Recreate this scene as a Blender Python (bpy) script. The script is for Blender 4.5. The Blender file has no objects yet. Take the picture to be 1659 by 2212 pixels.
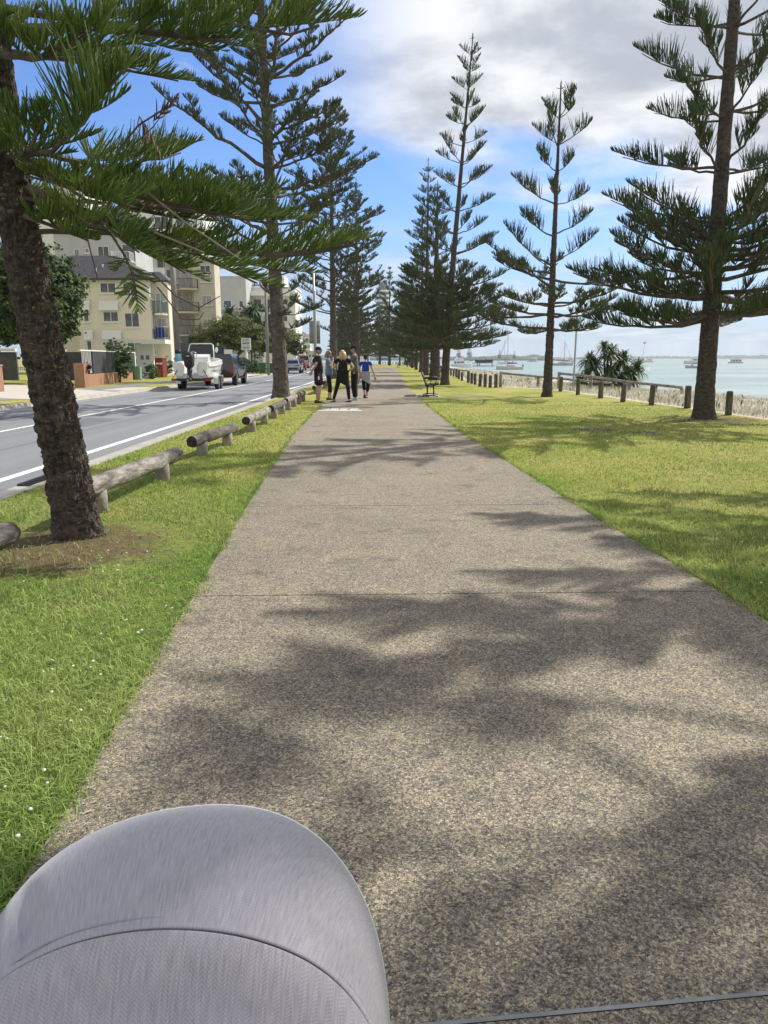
import bpy, math, random
import numpy as np
from mathutils import Vector, Matrix, noise as mnoise
random.seed(7); RNG = np.random.default_rng(11)
S = bpy.context.scene
COL = S.collection
R = math.radians

# ------------------------------------------------------------------ camera, world, sun
PITCH = R(11.72); CAMH = 1.42
FPX, CX, CY = 1597.5, 829.5, 1106.0          # focal length and centre, in a 1659 x 2212 view of the photo
cam = bpy.data.cameras.new('camera'); camo = bpy.data.objects.new('camera', cam); COL.objects.link(camo)
camo.location = (0, 0, CAMH); camo.rotation_euler = (math.pi/2 - PITCH, 0, 0)
cam.sensor_fit = 'VERTICAL'; cam.sensor_height = 36; cam.lens = FPX/2212*36
cam.clip_start = 0.05; cam.clip_end = 30000
S.camera = camo
S.view_settings.view_transform = 'Standard'; S.view_settings.look = 'None'
S.view_settings.exposure = 0.26; S.view_settings.gamma = 1
SUN_AZ, SUN_EL = R(50), R(44)                # azimuth clockwise from +Y
w = bpy.data.worlds.new('World'); S.world = w; w.use_nodes = True
def build_world():
    nt = w.node_tree; N = nt.nodes; L = nt.links; N.clear()
    def nd(t, **k):
        n = N.new(t)
        for a, b in k.items(): setattr(n, a, b)
        return n
    def val(x): return x
    def m(op, a, b=None, c=None, clamp=False):
        n = nd('ShaderNodeMath', operation=op, use_clamp=clamp)
        for i, q in enumerate((a, b, c)):
            if q is None: continue
            if isinstance(q, (int, float)): n.inputs[i].default_value = q
            else: L.new(q, n.inputs[i])
        return n.outputs[0]
    def sm(x, a, b):
        n = nd('ShaderNodeMapRange', interpolation_type='SMOOTHSTEP')
        L.new(x, n.inputs['Value'])
        n.inputs['From Min'].default_value = a; n.inputs['From Max'].default_value = b
        return n.outputs[0]
    sky = nd('ShaderNodeTexSky', sky_type='NISHITA', sun_disc=False)
    sky.sun_elevation = SUN_EL; sky.sun_rotation = SUN_AZ
    sky.air_density = 1.15; sky.dust_density = 0.5; sky.ozone_density = 2.2
    tc = nd('ShaderNodeTexCoord'); sep = nd('ShaderNodeSeparateXYZ')
    L.new(tc.outputs['Generated'], sep.inputs[0])
    x, y, z = sep.outputs
    zz = m('MAXIMUM', z, 0.02)
    # a flat cloud deck seen in perspective
    den = m('ADD', zz, 0.11)
    cmb = nd('ShaderNodeCombineXYZ'); L.new(m('DIVIDE', x, den), cmb.inputs[0]); L.new(m('DIVIDE', y, den), cmb.inputs[1])
    def nz(scale, detail, rough, off, dist=0.0):
        mp = nd('ShaderNodeMapping'); mp.inputs['Location'].default_value = off
        L.new(cmb.outputs[0], mp.inputs[0])
        n = nd('ShaderNodeTexNoise'); n.inputs['Scale'].default_value = scale; n.inputs['Detail'].default_value = detail
        n.inputs['Roughness'].default_value = rough; n.inputs['Distortion'].default_value = dist
        L.new(mp.outputs[0], n.inputs['Vector']); return n.outputs['Fac']
    n1 = nz(1.15, 8, 0.55, (3.1, 1.7, 0), 0.3); n2 = nz(2.7, 8, 0.58, (8.2, 4.4, 2), 0.12); n3 = nz(0.55, 5, 0.5, (5.5, 0.3, 4))
    az = m('ARCTAN2', x, y); el = m('ARCSINE', z)
    # lower border of the big cloud: rises to the left, falls to the right
    right = sm(az, R(-9), R(4))
    border = m('SUBTRACT', R(14.0), m('MULTIPLY', az, 0.17))
    hgt = m('ADD', m('SUBTRACT', el, border), m('MULTIPLY', m('SUBTRACT', n1, 0.5), 0.30))
    deck = m('MULTIPLY', sm(hgt, -0.02, 0.06), right)
    wisps = m('MULTIPLY', sm(n2, 0.53, 0.72), m('MULTIPLY', sm(el, R(8), R(16)), 0.75))
    wisps = m('MULTIPLY', wisps, m('SUBTRACT', 1.0, sm(az, R(-9), R(2))))
    low = m('MULTIPLY', sm(m('ADD', n1, m('MULTIPLY', n2, 0.35)), 0.56, 0.80), m('MULTIPLY', m('SUBTRACT', 1.0, sm(el, R(5), R(11))), 0.5))
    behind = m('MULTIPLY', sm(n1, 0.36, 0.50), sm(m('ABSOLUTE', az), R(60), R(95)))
    cloud = m('MAXIMUM', m('MAXIMUM', deck, wisps), low)
    shade = m('ADD', m('MULTIPLY', n2, 0.85), m('MULTIPLY', n3, 0.55))
    ramp = nd('ShaderNodeValToRGB'); L.new(sm(shade, 0.56, 0.84), ramp.inputs[0])
    ramp.color_ramp.elements[0].color = (4.1, 4.45, 5.1, 1); ramp.color_ramp.elements[1].color = (7.6, 7.75, 7.95, 1)
    # pale air low over the water
    hz = m('MULTIPLY', m('SUBTRACT', 1.0, sm(el, R(-1), R(12))), 0.75)
    mixh = nd('ShaderNodeMix', data_type='RGBA'); L.new(hz, mixh.inputs['Factor'])
    tint = nd('ShaderNodeMix', data_type='RGBA', blend_type='MULTIPLY'); tint.inputs['Factor'].default_value = 1
    L.new(sky.outputs[0], tint.inputs['A']); tint.inputs['B'].default_value = (.66, .86, 1.26, 1)
    L.new(tint.outputs['Result'], mixh.inputs['A']); mixh.inputs['B'].default_value = (4.3, 5.3, 6.6, 1)
    mix = nd('ShaderNodeMix', data_type='RGBA'); L.new(cloud, mix.inputs['Factor'])
    L.new(mixh.outputs['Result'], mix.inputs['A']); L.new(ramp.outputs[0], mix.inputs['B'])
    mixb = nd('ShaderNodeMix', data_type='RGBA'); L.new(behind, mixb.inputs['Factor'])   # unseen bright cloud behind the viewer, added to light the facades facing it
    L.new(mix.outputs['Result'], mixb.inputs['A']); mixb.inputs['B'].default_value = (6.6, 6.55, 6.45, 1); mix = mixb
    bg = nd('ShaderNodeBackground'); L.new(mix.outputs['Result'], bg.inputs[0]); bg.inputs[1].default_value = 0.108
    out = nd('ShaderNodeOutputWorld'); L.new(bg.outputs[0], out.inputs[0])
build_world()
sun = bpy.data.lights.new('sun', 'SUN'); sun.energy = 5.0; sun.angle = R(0.55); sun.color = (1, 0.955, 0.88)
suno = bpy.data.objects.new('sun', sun); COL.objects.link(suno)
sd = Vector((math.sin(SUN_AZ)*math.cos(SUN_EL), math.cos(SUN_AZ)*math.cos(SUN_EL), math.sin(SUN_EL)))
suno.rotation_euler = (-sd).to_track_quat('-Z', 'Y').to_euler()
S.cycles.max_bounces = 6; S.cycles.transparent_max_bounces = 6
S.cycles.use_denoising = True; S.cycles.denoiser = 'OPENIMAGEDENOISE'; S.cycles.denoising_input_passes = 'RGB_ALBEDO_NORMAL'; S.cycles.denoising_prefilter = 'ACCURATE'

# ------------------------------------------------------------------ view -> place (used to measure where things stand)
def ray(x, y):
    a = (x - CX)/FPX; b = -(y - CY)/FPX
    return Vector((a, math.cos(PITCH) + b*math.sin(PITCH), -math.sin(PITCH) + b*math.cos(PITCH)))
def G(x, y, z=0.0):
    r = ray(x, y); t = (z - CAMH)/r.z; return Vector((r.x*t, r.y*t, z))
def A(x, y, Y):
    r = ray(x, y); t = Y/r.y; return Vector((r.x*t, Y, CAMH + r.z*t))

# ------------------------------------------------------------------ materials
def mat(name, col, rough=0.7, col2=None, scale=4.0, detail=4, bump=0.0, bscale=None, metal=0.0, spec=0.5, coords='Object',
        stretch=None, lo=0.35, hi=0.65, island=0.0, transl=0.0, coat=0.0, alpha=1.0):
    M = bpy.data.materials.new(name); M.use_nodes = True
    nt = M.node_tree; N = nt.nodes; L = nt.links
    P = N['Principled BSDF']; P.inputs['Roughness'].default_value = rough; P.inputs['Metallic'].default_value = metal
    P.inputs['Specular IOR Level'].default_value = spec; P.inputs['Coat Weight'].default_value = coat
    P.inputs['Base Color'].default_value = (*col, 1)
    src = None
    if col2 is not None or bump:
        tc = N.new('ShaderNodeTexCoord'); vec = tc.outputs[coords]
        if stretch:
            mp = N.new('ShaderNodeMapping'); mp.inputs['Scale'].default_value = stretch; L.new(vec, mp.inputs[0]); vec = mp.outputs[0]
    if col2 is not None:
        n = N.new('ShaderNodeTexNoise'); n.inputs['Scale'].default_value = scale; n.inputs['Detail'].default_value = detail
        n.inputs['Roughness'].default_value = 0.6
        L.new(vec, n.inputs['Vector'])
        r = N.new('ShaderNodeValToRGB'); r.color_ramp.elements[0].position = lo; r.color_ramp.elements[1].position = hi
        r.color_ramp.elements[0].color = (*col, 1); r.color_ramp.elements[1].color = (*col2, 1)
        L.new(n.outputs['Fac'], r.inputs[0]); src = r.outputs[0]
    if island:
        g = N.new('ShaderNodeNewGeometry'); mr = N.new('ShaderNodeMapRange'); L.new(g.outputs['Random Per Island'], mr.inputs[0])
        mr.inputs['To Min'].default_value = 1 - island; mr.inputs['To Max'].default_value = 1 + island
        mx = N.new('ShaderNodeMix'); mx.data_type = 'RGBA'; mx.blend_type = 'MULTIPLY'; mx.inputs['Factor'].default_value = 1
        if src: L.new(src, mx.inputs['A'])
        else: mx.inputs['A'].default_value = (*col, 1)
        L.new(mr.outputs[0], mx.inputs['B']); src = mx.outputs['Result']
    if src: L.new(src, P.inputs['Base Color'])
    if bump:
        n = N.new('ShaderNodeTexNoise'); n.inputs['Scale'].default_value = bscale or scale*3; n.inputs['Detail'].default_value = 5
        L.new(vec, n.inputs['Vector'])
        b = N.new('ShaderNodeBump'); b.inputs['Strength'].default_value = min(1, bump); b.inputs['Distance'].default_value = 0.02*max(1, bump)
        L.new(n.outputs['Fac'], b.inputs['Height']); L.new(b.outputs[0], P.inputs['Normal'])
    if transl:
        T = N.new('ShaderNodeBsdfTranslucent'); mxs = N.new('ShaderNodeMixShader'); mxs.inputs[0].default_value = transl
        if src: L.new(src, T.inputs[0])
        else: T.inputs[0].default_value = (*col, 1)
        L.new(P.outputs[0], mxs.inputs[1]); L.new(T.outputs[0], mxs.inputs[2]); L.new(mxs.outputs[0], N['Material Output'].inputs[0])
    return M

# ------------------------------------------------------------------ mesh builder
def frame_of(T):
    T = T/np.maximum(np.linalg.norm(T, axis=-1, keepdims=True), 1e-9)
    ref = np.zeros_like(T); ref[..., 2] = 1
    flat = np.abs(T[..., 2]) > 0.9; ref[flat] = (1, 0, 0)
    a = np.cross(T, ref); a /= np.maximum(np.linalg.norm(a, axis=-1, keepdims=True), 1e-9)
    return T, a, np.cross(T, a)
class MB:
    def __init__(s, *mats): s.V = []; s.Q = []; s.F = []; s.n = 0; s.ms = list(mats)
    def mi(s, m):
        if m is None: return 0
        if m not in s.ms: s.ms.append(m)
        return s.ms.index(m)
    def addq(s, V, Q, m=None):
        V = np.asarray(V, float).reshape(-1, 3); Q = np.asarray(Q, int)
        s.V.append(V); s.Q.append((Q + s.n, s.mi(m))); s.n += len(V)
    def add(s, V, F, m=None):
        V = np.asarray(V, float).reshape(-1, 3); k = s.mi(m)
        s.F += [([i + s.n for i in f], k) for f in F]; s.V.append(V); s.n += len(V)
    def box(s, c, d, m=None, rz=0.0, taper=1.0, bev=0.0, M=None):
        x, y, z = [q/2 for q in d]
        b = min(bev, x*.9, y*.9)
        if b > 0:
            o = [(-x+b,-y),(x-b,-y),(x,-y+b),(x,y-b),(x-b,y),(-x+b,y),(-x,y-b),(-x,-y+b)]
        else: o = [(-x,-y),(x,-y),(x,y),(-x,y)]
        k = len(o)
        V = [(p*1.0, q*1.0, -z) for p, q in o] + [(p*taper, q*taper, z) for p, q in o]
        F = [list(range(k))[::-1], list(range(k, 2*k))] + [[i, (i+1) % k, k+(i+1) % k, k+i] for i in range(k)]
        V = np.array(V); 
        if M is not None: V = np.array([M @ Vector(v) for v in V])
        ca, sa = math.cos(rz), math.sin(rz)
        V = np.stack([V[:,0]*ca - V[:,1]*sa + c[0], V[:,0]*sa + V[:,1]*ca + c[1], V[:,2] + c[2]], 1)
        s.add(V, F, m)
    def tube(s, pts, rad, n=8, m=None, cap=True, squash=1.0):
        P = np.array([tuple(p) for p in pts], float); k = len(P)
        r = np.full(k, rad) if np.isscalar(rad) else np.array(rad, float)
        T = np.gradient(P, axis=0); T /= np.maximum(np.linalg.norm(T, axis=1, keepdims=True), 1e-9)
        # parallel transport
        ref = np.array([0, 0, 1.]) if abs(T[0][2]) < .9 else np.array([1., 0, 0])
        a = np.cross(T[0], ref); a /= np.linalg.norm(a); As = [a]
        for i in range(1, k):
            a = As[-1] - T[i]*np.dot(As[-1], T[i]); a /= max(np.linalg.norm(a), 1e-9); As.append(a)
        As = np.array(As); Bs = np.cross(T, As)
        th = np.arange(n)*2*math.pi/n
        V = P[:,None] + r[:,None,None]*(np.cos(th)[None,:,None]*As[:,None] + squash*np.sin(th)[None,:,None]*Bs[:,None])
        F = [[i*n+j, i*n+(j+1) % n, (i+1)*n+(j+1) % n, (i+1)*n+j] for i in range(k-1) for j in range(n)]
        if cap: F += [list(range(n))[::-1], [(k-1)*n+j for j in range(n)]]
        s.add(V.reshape(-1, 3), F, m)
    def loft(s, rings, m=None, closed=True, cap=True):
        n = len(rings[0]); k = len(rings); V = [tuple(v) for r in rings for v in r]; F = []
        for i in range(k-1):
            for j in range(n if closed else n-1):
                F.append([i*n+j, i*n+(j+1) % n, (i+1)*n+(j+1) % n, (i+1)*n+j])
        if cap: F += [list(range(n))[::-1], [(k-1)*n+j for j in range(n)]]
        s.add(V, F, m)
    def prism(s, poly, d, m=None, axis='y', at=0.0):
        """poly of (a,b); axis y: a=x b=z extruded along y; axis x: a=y b=z; axis z: a=x b=y"""
        k = len(poly)
        def pt(a, b, t): return {'y': (a, t, b), 'x': (t, a, b), 'z': (a, b, t)}[axis]
        V = [pt(a, b, at) for a, b in poly] + [pt(a, b, at+d) for a, b in poly]
        F = [list(range(k)), list(range(k, 2*k))[::-1]] + [[(i+1) % k, i, k+i, k+(i+1) % k] for i in range(k)]
        s.add(V, F, m)
    def ball(s, c, r, m=None, nu=12, nv=8, fn=None):
        rr = (r, r, r) if np.isscalar(r) else r; rings = []
        for i in range(nv+1):
            ph = math.pi*i/nv
            ph = min(max(ph, .02), math.pi-.02)
            rings.append([(c[0]+rr[0]*math.sin(ph)*math.cos(t), c[1]+rr[1]*math.sin(ph)*math.sin(t), c[2]-rr[2]*math.cos(ph))
                          for t in [2*math.pi*j/nu for j in range(nu)]])
        s.loft(rings, m)
    def ropes(s, B, D, C, L, r, seg=3, sides=3, m=None, tip=0.25, base=0.85):
        n = len(B)
        if n == 0: return
        t = np.linspace(0, 1, seg+1); L = np.asarray(L)[:, None, None]
        P = B[:,None] + D[:,None]*L*t[None,:,None] + C[:,None]*L*(t**2)[None,:,None]
        T = D[:,None] + 2*C[:,None]*t[None,:,None]
        T, a, b = frame_of(T)
        prof = base + (1-base)*np.sin(np.pi*np.minimum(t*1.2, 1)); prof[-1] = tip
        rr = np.broadcast_to(np.asarray(r), (n,))[:,None]*prof[None]
        th = np.arange(sides)*2*math.pi/sides
        V = P[:,:,None] + rr[:,:,None,None]*(np.cos(th)[None,None,:,None]*a[:,:,None] + np.sin(th)[None,None,:,None]*b[:,:,None])
        st = (seg+1)*sides; q = []
        for i in range(seg):
            for j in range(sides):
                q.append([i*sides+j, i*sides+(j+1) % sides, (i+1)*sides+(j+1) % sides, (i+1)*sides+j])
        Q = (np.arange(n)[:,None,None]*st + np.array(q)[None]).reshape(-1, 4)
        s.addq(V.reshape(-1, 3), Q, m)
    def mesh(s, name, smooth=False):
        V = np.concatenate(s.V) if s.V else np.zeros((0, 3))
        lv = []; ls = []; mi = []; c = 0
        for Q, k in s.Q:
            lv.append(Q.ravel()); ls.append(c + np.arange(len(Q))*Q.shape[1]); c += Q.size; mi.append(np.full(len(Q), k))
        if s.F:
            fl = np.array([len(f) for f, _ in s.F]); lv.append(np.array([i for f, _ in s.F for i in f]))
            ls.append(c + np.concatenate([[0], np.cumsum(fl)[:-1]])); mi.append(np.array([k for _, k in s.F]))
        me = bpy.data.meshes.new(name)
        lv = np.concatenate(lv).astype(np.int32); ls = np.concatenate(ls).astype(np.int32); mi = np.concatenate(mi).astype(np.int32)
        me.vertices.add(len(V)); me.vertices.foreach_set('co', V.astype(np.float32).ravel())
        me.loops.add(len(lv)); me.loops.foreach_set('vertex_index', lv)
        me.polygons.add(len(ls)); me.polygons.foreach_set('loop_start', ls)
        me.polygons.foreach_set('material_index', mi)
        me.polygons.foreach_set('use_smooth', np.full(len(ls), bool(smooth)))
        for m in s.ms: me.materials.append(m)
        me.update(calc_edges=True)
        return me
    def build(s, name, parent=None, smooth=False, loc=(0, 0, 0), rz=0.0, **props):
        o = bpy.data.objects.new(name, s.mesh(name, smooth)); COL.objects.link(o)
        o.location = loc; o.rotation_euler = (0, 0, rz)
        if parent: o.parent = parent
        for k, v in props.items(): o[k] = v
        return o
def tag(o, label=None, cat=None, group=None, kind=None):
    for k, v in (('label', label), ('category', cat), ('group', group), ('kind', kind)):
        if v: o[k] = v
    return o
def thing(name, label, cat, loc=(0, 0, 0), rz=0.0, group=None, scale=1.0):
    o = bpy.data.objects.new(name, None); COL.objects.link(o); o.empty_display_size = .2
    o.location = loc; o.rotation_euler = (0, 0, rz); o.scale = (scale,)*3
    return tag(o, label, cat, group)
def kids(o): return [c for c in bpy.data.objects if c.parent == o]
def copy_tree(o, parent=None):
    c = o.copy(); COL.objects.link(c)
    if parent: c.parent = parent
    for k in kids(o): copy_tree(k, c)
    return c
def copy_to(o, loc, rz=0.0, label=None, scale=None):
    c = copy_tree(o); c.location = loc; c.rotation_euler = (0, 0, rz)
    if label: c['label'] = label
    if scale: c.scale = (scale,)*3 if np.isscalar(scale) else scale
    return c
def interp(tab, y): return np.interp(y, [t[0] for t in tab], [t[1] for t in tab])
def fbm(x, y, z=0.0): return mnoise.fractal(Vector((x, y, z)), 1.0, 2.0, 4)
def text_mesh(txt, size, m, name, parent, loc, rot, ext=0.004, align='CENTER', **props):
    cu = bpy.data.curves.new(name, 'FONT'); cu.body = txt; cu.size = size; cu.extrude = ext; cu.align_x = align; cu.align_y = 'CENTER'
    tmp = bpy.data.objects.new('text_tmp', cu); COL.objects.link(tmp)
    dg = bpy.context.evaluated_depsgraph_get(); me = bpy.data.meshes.new_from_object(tmp.evaluated_get(dg))
    bpy.data.objects.remove(tmp); bpy.data.curves.remove(cu)
    me.materials.clear(); me.materials.append(m)
    o = bpy.data.objects.new(name, me); COL.objects.link(o); o.location = loc; o.rotation_euler = rot
    if parent: o.parent = parent
    for k, v in props.items(): o[k] = v
    return o
# ------------------------------------------------------------------ the lie of the land, as x over y
T_RC = [(-40,-8.25),(70,-8.25),(82,-8.4),(93,-9.1),(110,-10.4),(130,-12),(180,-17.2),(235,-24),(320,-38),(400,-55),(700,-140),(4000,-1500)]
T_FK = [(-40,-11.8),(40,-11.45),(58,-11.0),(72,-10.8),(84,-11.4),(96,-12.9),(110,-13.9),(130,-15.5),(180,-20.7),(235,-27.5),(320,-41.5),(400,-58.5),(700,-143.5),(4000,-1503)]
T_PC = [(-40,2.4),(0,.74),(2,.60),(3.9,.48),(7.1,.27),(14,-.1),(24,-.33),(35,-.38),(50,-.36),(65,-.1),(90,.1),(105,-.05),(130,-1.0),(180,-6),(240,-15),(320,-29)]
T_CO = [(-40,10.2),(14,9.4),(19,9.0),(33,8.1),(36,7.4),(38,6.0),(42,5.5),(52,5.5),(65,5.8),(110,7.2),(150,7.6),(180,4),(203,-1),(250,-9),(320,-24),(420,-46),(700,-120),(4000,-1400)]
rc = lambda y: interp(T_RC, y); fk = lambda y: interp(T_FK, y); pc = lambda y: interp(T_PC, y); co = lambda y: interp(T_CO, y)
nk = lambda y: rc(y) + 4.15
PHW = 1.60
YS = np.unique(np.concatenate([np.arange(-40, 0, 4), np.arange(0, 30, .5), np.arange(30, 110, 1.5), np.arange(110, 330, 6), np.arange(330, 700, 30), np.geomspace(700, 4000, 10)]))

def sheet(name, xa, xb, zf, cols, m, ys=YS, **kw):
    ts = np.linspace(0, 1, cols) if np.isscalar(cols) else np.array(cols)
    V = []
    for y in ys:
        a, b = xa(y), xb(y)
        for t in ts: x = a + (b-a)*t; V.append((x, y, zf(x, y, t)))
    k = len(ts); n = len(ys)
    i, j = np.meshgrid(np.arange(n-1), np.arange(k-1), indexing='ij'); q = (i*k + j).ravel()
    mb = MB(m); mb.addq(V, np.stack([q, q+1, q+k+1, q+k], 1)); o = mb.build(name, smooth=True); o['kind'] = 'structure'
    return o

def lawn_material():
    M = mat('lawn', (.1, .15, .03), .9); nt = M.node_tree; N = nt.nodes; L = nt.links; P = N['Principled BSDF']
    P.inputs['Specular IOR Level'].default_value = .15
    tc = N.new('ShaderNodeTexCoord')
    def nz(s, d=5, loc=(0, 0, 0), r=.6):
        mp = N.new('ShaderNodeMapping'); mp.inputs['Location'].default_value = loc; L.new(tc.outputs['Object'], mp.inputs[0])
        n = N.new('ShaderNodeTexNoise'); n.inputs['Scale'].default_value = s; n.inputs['Detail'].default_value = d; n.inputs['Roughness'].default_value = r
        L.new(mp.outputs[0], n.inputs['Vector']); return n.outputs['Fac']
    def ramp(f, *st):
        r = N.new('ShaderNodeValToRGB'); e = r.color_ramp.elements
        while len(e) < len(st): e.new(.5)
        for k, (p, c) in enumerate(st): e[k].position = p; e[k].color = (*c, 1)
        L.new(f, r.inputs[0]); return r.outputs[0]
    def mix(f, a, b, bt='MIX'):
        x = N.new('ShaderNodeMix'); x.data_type = 'RGBA'; x.blend_type = bt
        if isinstance(f, float): x.inputs['Factor'].default_value = f
        else: L.new(f, x.inputs['Factor'])
        L.new(a, x.inputs['A']); L.new(b, x.inputs['B']); return x.outputs['Result']
    big = ramp(nz(.42, 5), (.36, (.23, .29, .05)), (.50, (.35, .345, .085)), (.64, (.44, .385, .15)))
    green = ramp(nz(1.6, 5, (4, 2, 0)), (.3, (.14, .235, .045)), (.7, (.26, .34, .08)))
    sep = N.new('ShaderNodeSeparateXYZ'); L.new(tc.outputs['Object'], sep.inputs[0])
    # lush along the verge beside the path, drier out on the wide lawn and far off
    mr = N.new('ShaderNodeMapRange'); mr.inputs['From Min'].default_value = 9; mr.inputs['From Max'].default_value = 4; L.new(sep.outputs[1], mr.inputs[0])
    c = mix(mr.outputs[0], big, green)
    fine = ramp(nz(38, 6, (1, 1, 0), .7), (.3, (.45, .45, .42)), (.7, (1.35, 1.35, 1.3)))
    c = mix(1.0, c, fine, 'MULTIPLY')
    mid = ramp(nz(6, 5, (9, 1, 0), .7), (.3, (.75, .78, .75)), (.7, (1.2, 1.18, 1.15)))
    c = mix(1.0, c, mid, 'MULTIPLY')
    # needle litter and worn soil round the leaning trunk and the big trunk
    for (px, py, rad, colr) in ((-2.55, 5.45, .95, (.19, .14, .08)), (7.7, 17.6, 1.3, (.14, .10, .06)), (4.3, 15.0, .55, (.20, .17, .11)), (5.0, 14.4, .5, (.18, .15, .1)), (3.1, 28.9, .9, (.33, .28, .2))):
        d = N.new('ShaderNodeVectorMath'); d.operation = 'DISTANCE'; L.new(tc.outputs['Object'], d.inputs[0]); d.inputs[1].default_value = (px, py, 0)
        a = N.new('ShaderNodeMath'); a.operation = 'MULTIPLY_ADD'; L.new(nz(3.5, 5), a.inputs[0]); a.inputs[1].default_value = 1.6*rad; L.new(d.outputs['Value'], a.inputs[2])
        r = N.new('ShaderNodeMapRange'); r.interpolation_type = 'SMOOTHSTEP'; L.new(a.outputs[0], r.inputs[0])
        r.inputs['From Min'].default_value = rad*1.95; r.inputs['From Max'].default_value = rad*1.3
        rgb = N.new('ShaderNodeRGB'); rgb.outputs[0].default_value = (*colr, 1)
        c = mix(r.outputs[0], c, mix(1.0, rgb.outputs[0], fine, 'MULTIPLY'))
    L.new(c, P.inputs['Base Color'])
    b = N.new('ShaderNodeBump'); b.inputs['Strength'].default_value = .9; b.inputs['Distance'].default_value = .05
    L.new(nz(22, 6, (3, 3, 1), .75), b.inputs['Height']); L.new(b.outputs[0], P.inputs['Normal'])
    return M
M_LAWN = lawn_material()
def path_material():
    M = mat('exposed_aggregate', (.25, .22, .18), .85); nt = M.node_tree; N = nt.nodes; L = nt.links; P = N['Principled BSDF']
    P.inputs['Specular IOR Level'].default_value = .3
    tc = N.new('ShaderNodeTexCoord')
    dn = N.new('ShaderNodeTexNoise'); dn.inputs['Scale'].default_value = 90; L.new(tc.outputs['Object'], dn.inputs['Vector'])
    dm = N.new('ShaderNodeMix'); dm.data_type = 'VECTOR'; dm.inputs['Factor'].default_value = .010
    L.new(tc.outputs['Object'], dm.inputs['A']); L.new(dn.outputs['Color'], dm.inputs['B'])
    v = N.new('ShaderNodeTexVoronoi'); v.inputs['Scale'].default_value = 235; L.new(dm.outputs['Result'], v.inputs['Vector'])
    v2 = N.new('ShaderNodeTexVoronoi'); v2.inputs['Scale'].default_value = 108; L.new(dm.outputs['Result'], v2.inputs['Vector'])
    s1 = N.new('ShaderNodeSeparateColor'); L.new(v.outputs['Color'], s1.inputs[0])
    s2 = N.new('ShaderNodeSeparateColor'); L.new(v2.outputs['Color'], s2.inputs[0])
    am = N.new('ShaderNodeMath'); am.operation = 'MULTIPLY_ADD'; L.new(s1.outputs[0], am.inputs[0]); am.inputs[1].default_value = .62
    a2 = N.new('ShaderNodeMath'); a2.operation = 'MULTIPLY'; L.new(s2.outputs[1], a2.inputs[0]); a2.inputs[1].default_value = .38; L.new(a2.outputs[0], am.inputs[2])
    r = N.new('ShaderNodeValToRGB'); e = r.color_ramp.elements
    for p in (.3, .5, .7, .8): e.new(p)
    for k, (p, cc) in enumerate(((.08, (.070, .064, .060)), (.3, (.132, .121, .105)), (.5, (.232, .208, .172)), (.66, (.32, .285, .222)), (.8, (.50, .41, .255)), (.95, (.56, .52, .43)))):
        e[k].position = p; e[k].color = (*cc, 1)
    L.new(am.outputs[0], r.inputs[0])
    def nz(s, lo, hi, clo, chi, off):
        mp = N.new('ShaderNodeMapping'); mp.inputs['Location'].default_value = off; L.new(tc.outputs['Object'], mp.inputs[0])
        n = N.new('ShaderNodeTexNoise'); n.inputs['Scale'].default_value = s; n.inputs['Detail'].default_value = 6; n.inputs['Roughness'].default_value = .62
        L.new(mp.outputs[0], n.inputs['Vector'])
        q = N.new('ShaderNodeValToRGB'); q.color_ramp.elements[0].position = lo; q.color_ramp.elements[1].position = hi
        q.color_ramp.elements[0].color = (*clo, 1); q.color_ramp.elements[1].color = (*chi, 1); L.new(n.outputs['Fac'], q.inputs[0]); return q.outputs[0]
    c = r.outputs[0]
    for f in (nz(.9, .35, .62, (.90, .89, .90), (1.06, 1.04, 1.0), (0, 0, 0)), nz(3.2, .30, .45, (.62, .63, .66), (1, 1, 1), (4, 7, 0)), nz(14, .25, .6, (.82, .82, .82), (1.08, 1.06, 1.02), (1, 2, 0))):
        x = N.new('ShaderNodeMix'); x.data_type = 'RGBA'; x.blend_type = 'MULTIPLY'; x.inputs['Factor'].default_value = 1
        L.new(c, x.inputs['A']); L.new(f, x.inputs['B']); c = x.outputs['Result']
    L.new(c, P.inputs['Base Color'])
    b = N.new('ShaderNodeBump'); b.inputs['Strength'].default_value = .7; b.inputs['Distance'].default_value = .006
    L.new(v.outputs['Distance'], b.inputs['Height']); b.invert = True; L.new(b.outputs[0], P.inputs['Normal'])
    return M
M_PATH = path_material()
M_ROAD = mat('asphalt', (.165, .17, .175), .85, (.215, .22, .225), .9, 7, bump=.5, bscale=60, lo=.3, hi=.7, stretch=(1.6, .10, 1))
M_KERB = mat('kerb_concrete', (.30, .28, .25), .9, (.40, .375, .33), 2.5, 6, bump=.3, bscale=40)
M_LINE = mat('line_paint', (.62, .62, .60), .7, (.74, .74, .72), 6, 5, lo=.3, hi=.6)
M_JOINT = mat('joint_sealant', (.24, .24, .24), .95, (.34, .34, .33), 8, 5, spec=.1)
M_GROOVE = mat('joint_groove', (.045, .042, .04), .9)
M_SOIL = mat('soil', (.12, .09, .055), .95)
M_SAND = mat('sand', (.43, .395, .31), .95, (.52, .48, .38), 1.2, 6, bump=.3, bscale=9)
M_FPATH = mat('footpath_asphalt', (.17, .17, .175), .9, (.21, .21, .21), 1.5, 5)
M_DRIVE = mat('driveway_concrete', (.42, .38, .32), .9, (.5, .46, .40), 1.5, 5)

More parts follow.
